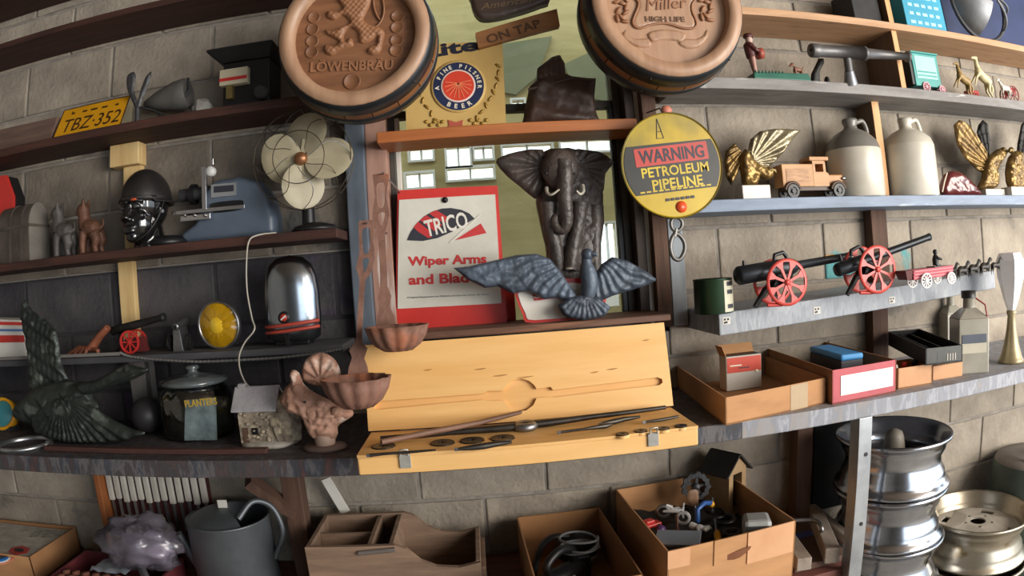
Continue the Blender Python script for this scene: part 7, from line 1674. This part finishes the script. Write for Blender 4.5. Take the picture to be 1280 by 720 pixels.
# toy motorcycle (white)
p = J(838, 652); z0 = p.z; t = thing('toy_motorcycle', 'white plastic toy motorcycle lying on the junk', 'toy', tuple(p)); Mx = Mat(p, R(-20), 0, R(20)); M_wp = mat('white_plastic', C('d8d6d4'), C('c4c2c0'), 9, .35)
for xx in (-.032, .032):
    m = MB(Mx); m.lathe([(.014,-.004),(.022,-.004),(.023,0),(.022,.004),(.014,.004),(.014,-.004)], 24, (xx,0,.024), (0,1,0), caps=False); m.build('wheel', M_wp if xx > 0 else M_steel, t)
m = MB(Mx); m.tube([(-.032,0,.024),(-.012,0,.034),(.008,0,.044),(.02,0,.05),(.032,0,.024)], [.003,.008,.010,.006,.003], 8); m.tube([(-.03,0,.046),(-.01,0,.044)], [.005,.007], 8); m.build('frame', M_wp, t); m = MB(Mx); m.tube([(.02,-.018,.062),(.02,0,.054),(.02,.018,.062)], .0028, 6); m.build('handlebar', M_wp, t)
# white glove hand
p = J(874, 664); t = thing('white_mitt', 'small white rubber hand lying in the junk box', 'toy', tuple(p)); m = MB(Mat(p, R(-50)));
m.ball((0,0,.012), (.016,.013,.009), 12, 8); m.tube([(-.012,0,.012),(-.03,0,.014)], [.010,.011], 10)
for k in range(4): m.tube([(.010,(k-1.5)*.0072,.012),(.024,(k-1.5)*.0085,.015),(.034,(k-1.5)*.0095,.010)], [.0042,.0042,.003], 8)
m.tube([(0,-.012,.012),(.012,-.022,.012)], [.005,.0035], 8); m.build('rubber_hand', M_wp, t, remesh=.0018)
# yellow screwdriver, blue clamp, red car, silver tin, white block, more odds
def odd(name, label, cat, px, py, build, z=ZJ): p = J(px, py, z); t = thing(name, label, cat, tuple(p)); build(t, p); return t
def sdriver(t, p):
    m = MB(Mat(p, R(75), 0, R(-12))); m.lathe([(.004,-.05),(.009,-.045),(.010,0),(.006,.012)], 8, (0,0,.014), (1,0,0)); m.build('grip', M_yellow, t); m = MB(Mat(p, R(75), 0, R(-12))); m.cyl((.012,0,.014), (.07,0,.014), .003, n=8); m.build('blade', M_steel, t)
odd('screwdriver', 'yellow handled screwdriver in the junk box', 'screwdriver', 896, 672, sdriver)
def clampb(t, p):
    m = MB(Mat(p, R(30))); m.tube([(-.03,0,.01),(-.03,0,.05),(.0,0,.06),(.03,0,.05)], .008, 8); m.build('blue_arm', mat('blue_plastic', C('2f5a9a'), None, 9, .4), t); m = MB(Mat(p, R(30))); m.ball((.034,0,.045), .010, 10, 8); m.build('yellow_tip', M_yellow, t)
odd('spring_clamp', 'blue and yellow spring clamp in the junk box', 'clamp', 880, 652, clampb)
def redcar(t, p):
    m = MB(Mat(p, R(20))); m.box(-.035,.035,-.014,.014,.008,.020); m.box(-.018,.012,-.012,.012,.020,.032); m.build('car_body', M_toyred, t, .003)
    for a in (-.022,.022):
        for b in (-.014,.014): m = MB(Mat(p, R(20))); m.cyl((a,b-.003,.009),(a,b+.003,.009), .008, n=12); m.build('wheel', M_black, t)
odd('toy_car', 'red toy car at the left of the junk box', 'toy', 812, 662, redcar)
def tin(t, p):
    m = MB(Mat(p, R(-25), R(14))); m.box(-.06,.06,-.03,.03,0,.03); m.build('tin_body', M_steel, t, .003); m = MB(Mat(p, R(-25), R(14))); m.box(-.061,.061,-.031,.031,.03,.036); m.build('tin_lid', mat('pale_steel_lid', C('a8b0bc'), None, 9, .35, .6), t, .002)
odd('silver_tin', 'flat silver tin at the front of the junk box', 'tin', 848, 684, tin, LZ+.135)
def blk(t, p):
    m = MB(Mat(p, R(-20), R(-8))); m.box(-.038,.038,-.05,.05,0,.075); m.build('housing', mat('grey_plastic_block', C('a8aaa8'), C('8c8e8c'), 7, .5), t, .012); m = MB(Mat(p, R(-20), R(-8))); m.box(-.030,.030,-.053,-.050,.012,.06); m.build('dark_face', M_gun, t)
odd('plastic_housing', 'pale grey plastic housing at the right of the junk box', 'housing', 945, 678, blk)
for i, (lab, px_, py_, mt, k) in enumerate([('black hose end coiled in the junk box', 905, 655, M_black, 0), ('dark pliers lying across the junk', 900, 690, M_gun, 1), ('brown wooden ball in the junk box', 862, 682, mat('brown_ball', C('6a4030'), None, 9, .5), 2), ('purple plastic knob in the junk box', 826, 668, mat('purple_plastic', C('5a3a6a'), None, 9, .4), 2), ('black tape roll in the junk box', 915, 672, M_black, 3), ('rusty bolt standing in the junk box', 846, 664, M_rust, 4), ('grey cable clip in the junk box', 890, 640, M_steel, 4)]):
    p = J(px_, py_, ZJ-.006); t = thing(['hose_end','pliers','ball','knob','tape_roll','bolt','clip'][i], lab, ['hose','pliers','ball','knob','tape','bolt','clip'][i], tuple(p)); Mx = Mat(p, .7*i); m = MB(Mx)
    if k == 0: m.tube([(.03*math.cos(a), .03*math.sin(a), .008+.004*a/3) for a in [i2*.35 for i2 in range(22)]], .007, 8)
    elif k == 1: m.tube([(-.05,-.012,.012),(0,0,.012),(.03,.006,.012)], [.006,.007,.004], 8); m.tube([(-.05,.012,.012),(0,0,.012),(.03,-.006,.012)], [.006,.007,.004], 8)
    elif k == 2: m.ball((0,0,.014), .015, 14, 10)
    elif k == 3: m.lathe([(.016,0),(.028,0),(.028,.02),(.016,.02),(.016,0)], 24, (0,0,0), caps=False)
    else: m.lathe([(.010,0),(.010,.008),(.005,.008),(.005,.05),(0,.05)], 6, (0,0,0), smooth=False)
    m.build('body', mt, t)

# ================================================================ second cardboard box with black tool
FLb, FRb, BLb = (.092, -.545), (.352, -.535), (.076, -.060)
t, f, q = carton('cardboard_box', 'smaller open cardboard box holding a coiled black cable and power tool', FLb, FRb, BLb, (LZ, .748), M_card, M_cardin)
zq = LZ + .006
t = thing('power_tool', 'black electric power tool with a white rating label', 'power tool', (.19, -.28, zq)); Mx = Matrix.Translation((.19,-.29,zq)) @ Matrix.Rotation(R(40), 4, 'Z')
m = MB(Mx); m.lathe([(.022,-.09),(.034,-.08),(.036,0),(.032,.05),(.022,.07),(.014,.10)], 22, (0,0,.04), (1,0,0)); m.build('motor_body', mat('black_tool_plastic', C('26262a'), C('18181b'), 9, .4), t)
m = MB(Mx); m.tube(smooth_path([(-.06,0,.06),(-.07,0,.10),(-.02,0,.125),(.03,0,.11),(.04,0,.06)], 5), .013, 10); m.build('handle', M_black, t)
m = MB(Mx); m.box(-.04, .0, -.04, -.034, .028, .052); m.build('rating_label', M_white, t)
m = MB(Mx); m.cyl((.10,0,.04),(.14,0,.04), .012, .008, n=12); m.build('chuck', M_steel, t)
t = thing('coiled_cable', 'grey coiled cable heaped over the black power tool', 'cable', (.24, -.22, zq)); 
m = MB(); m.tube([(.245 + (.055+.006*math.sin(a*.9))*math.cos(a), -.24 + (.05+.006*math.cos(a*1.3))*math.sin(a), zq+.09 + .012*math.sin(a*.5)+ .002*a) for a in [k*.3 for k in range(64)]], .004, 6); m.build('cable', mat('grey_cable', C('6a6a6c'), None, 9, .5), t); m = MB(); m.box(.225,.27,-.26,-.225,zq,zq+.08); m.build('plug', M_black, t, .006)
m = MB(); m.ball((.25,-.13,zq+.05), (.07,.05,.05), 20, 12, fn=lambda q, d: q*(1+.2*fbm(d.x*2, d.y*2, d.z*2))); tag(m.build('black_bag', mat('black_bag_cloth', C('1e1d1e'), C('131213'), 8, .7), remesh=.006), 'crumpled black bag at the back of the smaller cardboard box', 'bag')
m = MB(); m.tube(smooth_path([(.10,-.30,zq+.06),(.13,-.22,zq+.10),(.17,-.17,zq+.11),(.22,-.15,zq+.10)], 6), .010, 8); m.tube([(.10,-.30,zq+.06),(.10,-.31,zq)], .010, 8); tag(m.build('black_strap', M_black), 'black strap lying at the left of the smaller cardboard box', 'strap')

# ================================================================ wooden tote
M_tote = mat('old_tote_wood', C('927762'), C('705a4a'), 4, .75, stretch=(1,8,8), bump=.2)
tx0, txm, txn, tx1, ty0, ty1 = -.515, -.345, -.285, -.040, -.336, -.075
zb, zl, zr = LZ, .80, .735
t = thing('wooden_tote', 'old wooden tool tote with divided compartments and scooped sides', 'tote', (-.28, -.2, LZ))
def side(y0, y1):
    pts = [(tx0,zb),(tx1,zb),(tx1,zr)] + [(tx1-.06,zr-.012),(tx1-.12,zr-.004),(tx1-.16,zr+.016),(txn+.05,zl-.012),(txn+.02,zl),(tx0,zl)]
    m = MB(); m.prism(pts, y0, y1); m.build('side_board', M_tote, t, .002)
side(ty0, ty0+.014); side(ty1-.014, ty1)
for x, h in ((tx0, zl), (tx1-.014, zr), (txm, zl-.004), (txn, zl-.004)):
    m = MB(); m.box(x, x+.014, ty0+.014, ty1-.014, zb, h); m.build('cross_board', M_tote, t, .002)
m = MB(); m.box(tx0+.014, txm, (ty0+ty1)/2-.006, (ty0+ty1)/2+.006, zb, zl-.012); m.build('divider', M_tote, t, .002)
m = MB(); m.box(tx0+.014, tx1-.014, ty0+.014, ty1-.014, zb, zb+.012); m.build('bottom', M_tote, t)
m = MB(); m.cyl((txm-.02, ty0-.004, zl-.018), (txn+.02, ty0-.004, zl-.010), .007, n=10); m.build('rail', mat('grey_rail', C('6a625c'), None, 9, .6), t)
m = MB(); m.box(tx1, tx1+.012, ty0+.03, ty1-.02, zb, zr-.03); m.build('end_cleat', M_tote, t, .002)

# ================================================================ watering can
cx, cy, r_ = -.795, -.190, .132
M_galv = mat('dull_grey_can', C('6a6e72'), C('54585c'), 6, .45, .5)
t = thing('watering_can', 'dull grey metal watering can with a half covered top', 'watering can', (cx, cy, LZ)); Ht = .235
m = MB(); m.lathe([(r_*.98,0),(r_,.01),(r_,Ht),(r_*1.02,Ht+.004),(r_*.98,Ht+.006),(r_*.96,Ht),(r_*.96,.02),(0,.02)], 44, (cx,cy,LZ), caps=False); m.build('can_body', M_galv, t)
m = MB(); vs = []; n = 24
for k in range(n+1):
    a = R(120 + 190*k/n)
    for f in (1.0, .75, .5, .25, .0): vs.append((cx + r_*.97*f*math.cos(a), cy + r_*.97*f*math.sin(a), LZ+Ht+.002 + .035*(1-f*f)))
fs = [(k*5+j, (k+1)*5+j, (k+1)*5+j+1, k*5+j+1) for k in range(n) for j in range(4)]
m.add(vs, fs, True); m.add([(a, b, c-.004) for a, b, c in vs], [tuple(reversed(x)) for x in fs], True); m.build('half_cover', M_galv, t)
m = MB(); m.tube(smooth_path([(cx+r_*.5,cy-.07,LZ+Ht+.02),(cx+r_*.8,cy-.03,LZ+Ht+.06),(cx+r_*1.15,cy,LZ+Ht+.03),(cx+r_*1.3,cy,LZ+Ht-.05),(cx+r_*1.0,cy,LZ+.10)], 6), .009, 8); m.build('handle', M_galv, t)
m = MB(); m.tube([(cx-r_*.95,cy,LZ+.06),(cx-r_*1.1,cy-.02,LZ+.12),(cx-r_*1.22,cy-.04,LZ+.19)], [.022,.016,.012], 10); m.build('spout', M_galv, t)
m = MB(); m.box(cx-.016, cx+.014, cy-.02, cy-.016, LZ+Ht+.03, LZ+Ht+.06); m.build('paper_tag', M_white, t)

# ================================================================ rack of pale handled tools under the bench
yk = -.10; x0, x1 = P(130, 600, yk).x, P(256, 600, yk).x; zt_ = BB - .004; zl_ = LZ
M_rackred = mat('dark_red_rack', C('4a1f1e'), C('351616'), 8, .6)
t = thing('tool_rack', 'dark red rack with an orange wooden side holding pale handles', 'rack', ((x0+x1)/2, yk, zl_))
m = MB(); m.box(x0, x1, yk+.02, yk+.03, zl_, zt_); bk = m.build('back_board', M_rackred, t)
m = MB(); m.box(x0-.024, x0-.002, yk-.03, yk+.03, zl_, zt_); m.build('side_board', mat('orange_side_wood', C('9a5c30'), C('7e4824'), 5, .6, stretch=(8,8,1)), t, .002)
zq2 = P(190, 628, yk).z; n = 13; M_pale = mat('pale_bone_handle', C('c2bdb4'), C('a49e94'), 7, .4)
for i in range(n):
    w_ = (x1-x0)/n; xa = x0 + w_*(i+.14); xb = x0 + w_*(i+.86)
    tt = thing('table_knife', 'pale handled knife hanging in the dark red rack, %s from the left' % ('first second third fourth fifth sixth seventh eighth ninth tenth eleventh twelfth thirteenth'.split()[i]), 'knife', ((xa+xb)/2, yk, zq2), 'knives in the dark red rack')
    m = MB(); m.box(xa, xb, yk+.002, yk+.016, zq2 + .006*math.sin(i*2.1), zt_-.006); m.build('handle', M_pale, tt, .004)
    m = MB(); m.box(xa+.005, xb-.005, yk+.008, yk+.010, zq2-.10, zq2+.01); m.build('blade', M_steel, tt)
for x, z in ((.12, -.07), (.25, -.075), (.12, -.12), (.25, -.125), (.5, -.07)):
    m = MB(); m.ball((x0 + (x1-x0)*x, yk+.019, zq2+z), (.012,.003,.016), 10, 6); m.build('paint_spot', M_pale, bk)
# red crate with corks
t = thing('red_crate', 'low dark red crate of corks on the lower shelf', 'crate', (-1.2, -.3, LZ))
cx0, cx1, cy0, cy1, ch = -1.40, -1.0, -.44, -.16, .075
for nm, b in (('side', (cx0,cx0+.012,cy0,cy1)), ('side', (cx1-.012,cx1,cy0,cy1)), ('end', (cx0+.012,cx1-.012,cy0,cy0+.012)), ('end', (cx0+.012,cx1-.012,cy1-.012,cy1))):
    m = MB(); m.box(*b, LZ, LZ+ch); m.build(nm+'_board', mat('maroon_crate', C('6a2a30'), C('501f25'), 7, .6), t, .002)
m = MB(); m.box(cx0+.012, cx1-.012, cy0+.012, cy1-.012, LZ, LZ+.01); m.build('bottom', MATS['maroon_crate'], t)
ords = 'first second third fourth fifth sixth seventh eighth ninth'.split()
for j in range(3):
    for i in range(9):
        x = cx0 + .035 + i*.0405; y = cy0 + .035 + j*.035
        m = MB(); m.lathe([(.015,0),(.018,.01),(.018,.055),(.014,.066),(0,.068)], 12, (x, y, LZ+.0105)); tag(m.build('cork', mat('brown_cork', C('7a4c3c'), C('5c382c'), 14, .8)), 'brown cork in the red crate, %s row, %s from the left' % (['front','middle','back'][j], ords[i]), 'cork', 'corks in the red crate')
# plastic bag
bcx, bcy = -1.09, -.25
M_film = glassy('clear_plastic_film', (.96,.95,.98,1), .2, .25)
_n = M_film.node_tree; _d = _n.nodes.new('ShaderNodeBsdfDiffuse'); _d.inputs[0].default_value = C('b0a8b8'); _m2 = _n.nodes.new('ShaderNodeMixShader'); _m2.inputs[0].default_value = .16
_o = _n.nodes['Material Output']; _src = _o.inputs[0].links[0].from_socket; _n.links.new(_src, _m2.inputs[1]); _n.links.new(_d.outputs[0], _m2.inputs[2]); _n.links.new(_m2.outputs[0], _o.inputs[0])
def crump(q, d): 
    k = 1 + .35*fbm(d.x*2.3+1, d.y*2.3, d.z*2.3) + .12*abs(fbm(d.x*7, d.y*7, d.z*7)); return q*k
t = thing('plastic_bag', 'crumpled clear plastic bag lying on the red crate', 'bag', (bcx, bcy, LZ+.08))
m = MB(); m.ball((bcx, bcy, LZ+ch+.085), (.135,.09,.085), 34, 20, fn=crump); m.v = [Vector((v.x, v.y, max(v.z, LZ+ch+.004))) for v in m.v]; m.build('film', M_film, t)
m = MB(); m.ball((bcx+.01, bcy, LZ+ch+.06), (.10,.06,.055), 24, 14, fn=crump); m.v = [Vector((v.x, v.y, max(v.z, LZ+ch+.006))) for v in m.v]; m.build('bagged_parts', mat('dim_purple_grey', C('84788a'), C('5c5462'), 12, .6), t)
# grey hose
pp = [PZ(142,664,LZ+.20), PZ(152,668,LZ+.17), PZ(163,682,LZ+.13), PZ(172,700,LZ+.10), PZ(184,726,LZ+.09)]
m = MB(); m.tube(smooth_path(pp, 6), .013, 10); tag(m.build('grey_hose', mat('grey_hose_rubber', C('6e6e72'), C('58585c'), 7, .5)), 'short bent grey hose lying over the red crate', 'hose')
m = MB(); p = PZ(140, 712, LZ+ch+.003); vs = []; 
for i in range(9):
    for j in range(6): vs.append((p.x - .07 + i*.0175, p.y - .03 + j*.018, LZ+ch+.006 + .02*abs(fbm(i*.5, j*.5, 3))))
fs = [(j+i*6, j+1+i*6, j+1+(i+1)*6, j+(i+1)*6) for i in range(8) for j in range(5)]
m.add(vs, fs, True); m.add([(a, b, c-.002) for a, b, c in vs], [tuple(reversed(f)) for f in fs], True); tag(m.build('crumpled_paper', mat('pale_blue_paper', C('a8b0bc'), C('8c94a0'), 12, .6)), 'crumpled pale paper on the front of the red crate', 'paper')
# left carton
FLb, FRb, BLb = (-1.98, -.335), (-1.53, -.325), (-1.98, -.03)
t, f, q = carton('cardboard_box', 'cardboard box of old papers at the lower left corner', FLb, FRb, BLb, (LZ, .70), M_card, M_cardin)
m = MB(); m.box(-1.972, -1.54, -.322, -.038, LZ+.006, .692); tag(m.build('newspaper_stack', mat('grey_newsprint', C('c4beb4'), C('a09a90'), 22, .8), bevel=.003), 'stack of grey newspaper in the lower left box', 'newspaper')
zz = .6925
p = PZ(24, 688, zz); m = MB(Mat(p, R(-15))); hexo = [(.05*math.cos(R(60*k)), .04*math.sin(R(60*k))) for k in range(6)]
t = thing('printed_badge', 'red six sided printed card with a black centre', 'card', tuple(p)); pm_ = MB(); pm_.prism(hexo, 0, .001); m.add([(v.x, v.z, v.y) for v in pm_.v], pm_.f); m.build('card', M_red, t)
m = MB(Mat(p + Vector((0,0,.001)), R(-15))); pm_ = MB(); pm_.prism([(x*.55, y*.4) for x, y in hexo], 0, .0008); m.add([(v.x, v.z, v.y) for v in pm_.v], pm_.f); m.build('black_print', M_black, t)
p = PZ(6, 700, zz); t = thing('paper_disc', 'blue and orange printed paper disc at the lower left edge', 'disc', tuple(p)); 
for r_, dz, mt in ((.05, 0, mat('salmon_print', C('d08468'), None, 9, .6)), (.034, .001, M_white), (.026, .002, mat('strong_blue_print', C('2f7ac8'), None, 9, .5))):
    m = MB(); m.lathe([(r_,0),(r_,.001),(0,.001)], 28, tuple(p + Vector((-.015,0,dz)))); m.build('ring_print', mt, t)
p = PZ(60, 668, zz); m = MB(Mat(p, R(10))); m.box(-.07,.07,-.04,.04,0,.0015); tag(m.build('printed_leaflet', mat('printed_leaflet', C('b8b4aa'), C('6a665e'), 60, .7)), 'grey printed leaflet at the back of the lower left box', 'leaflet')
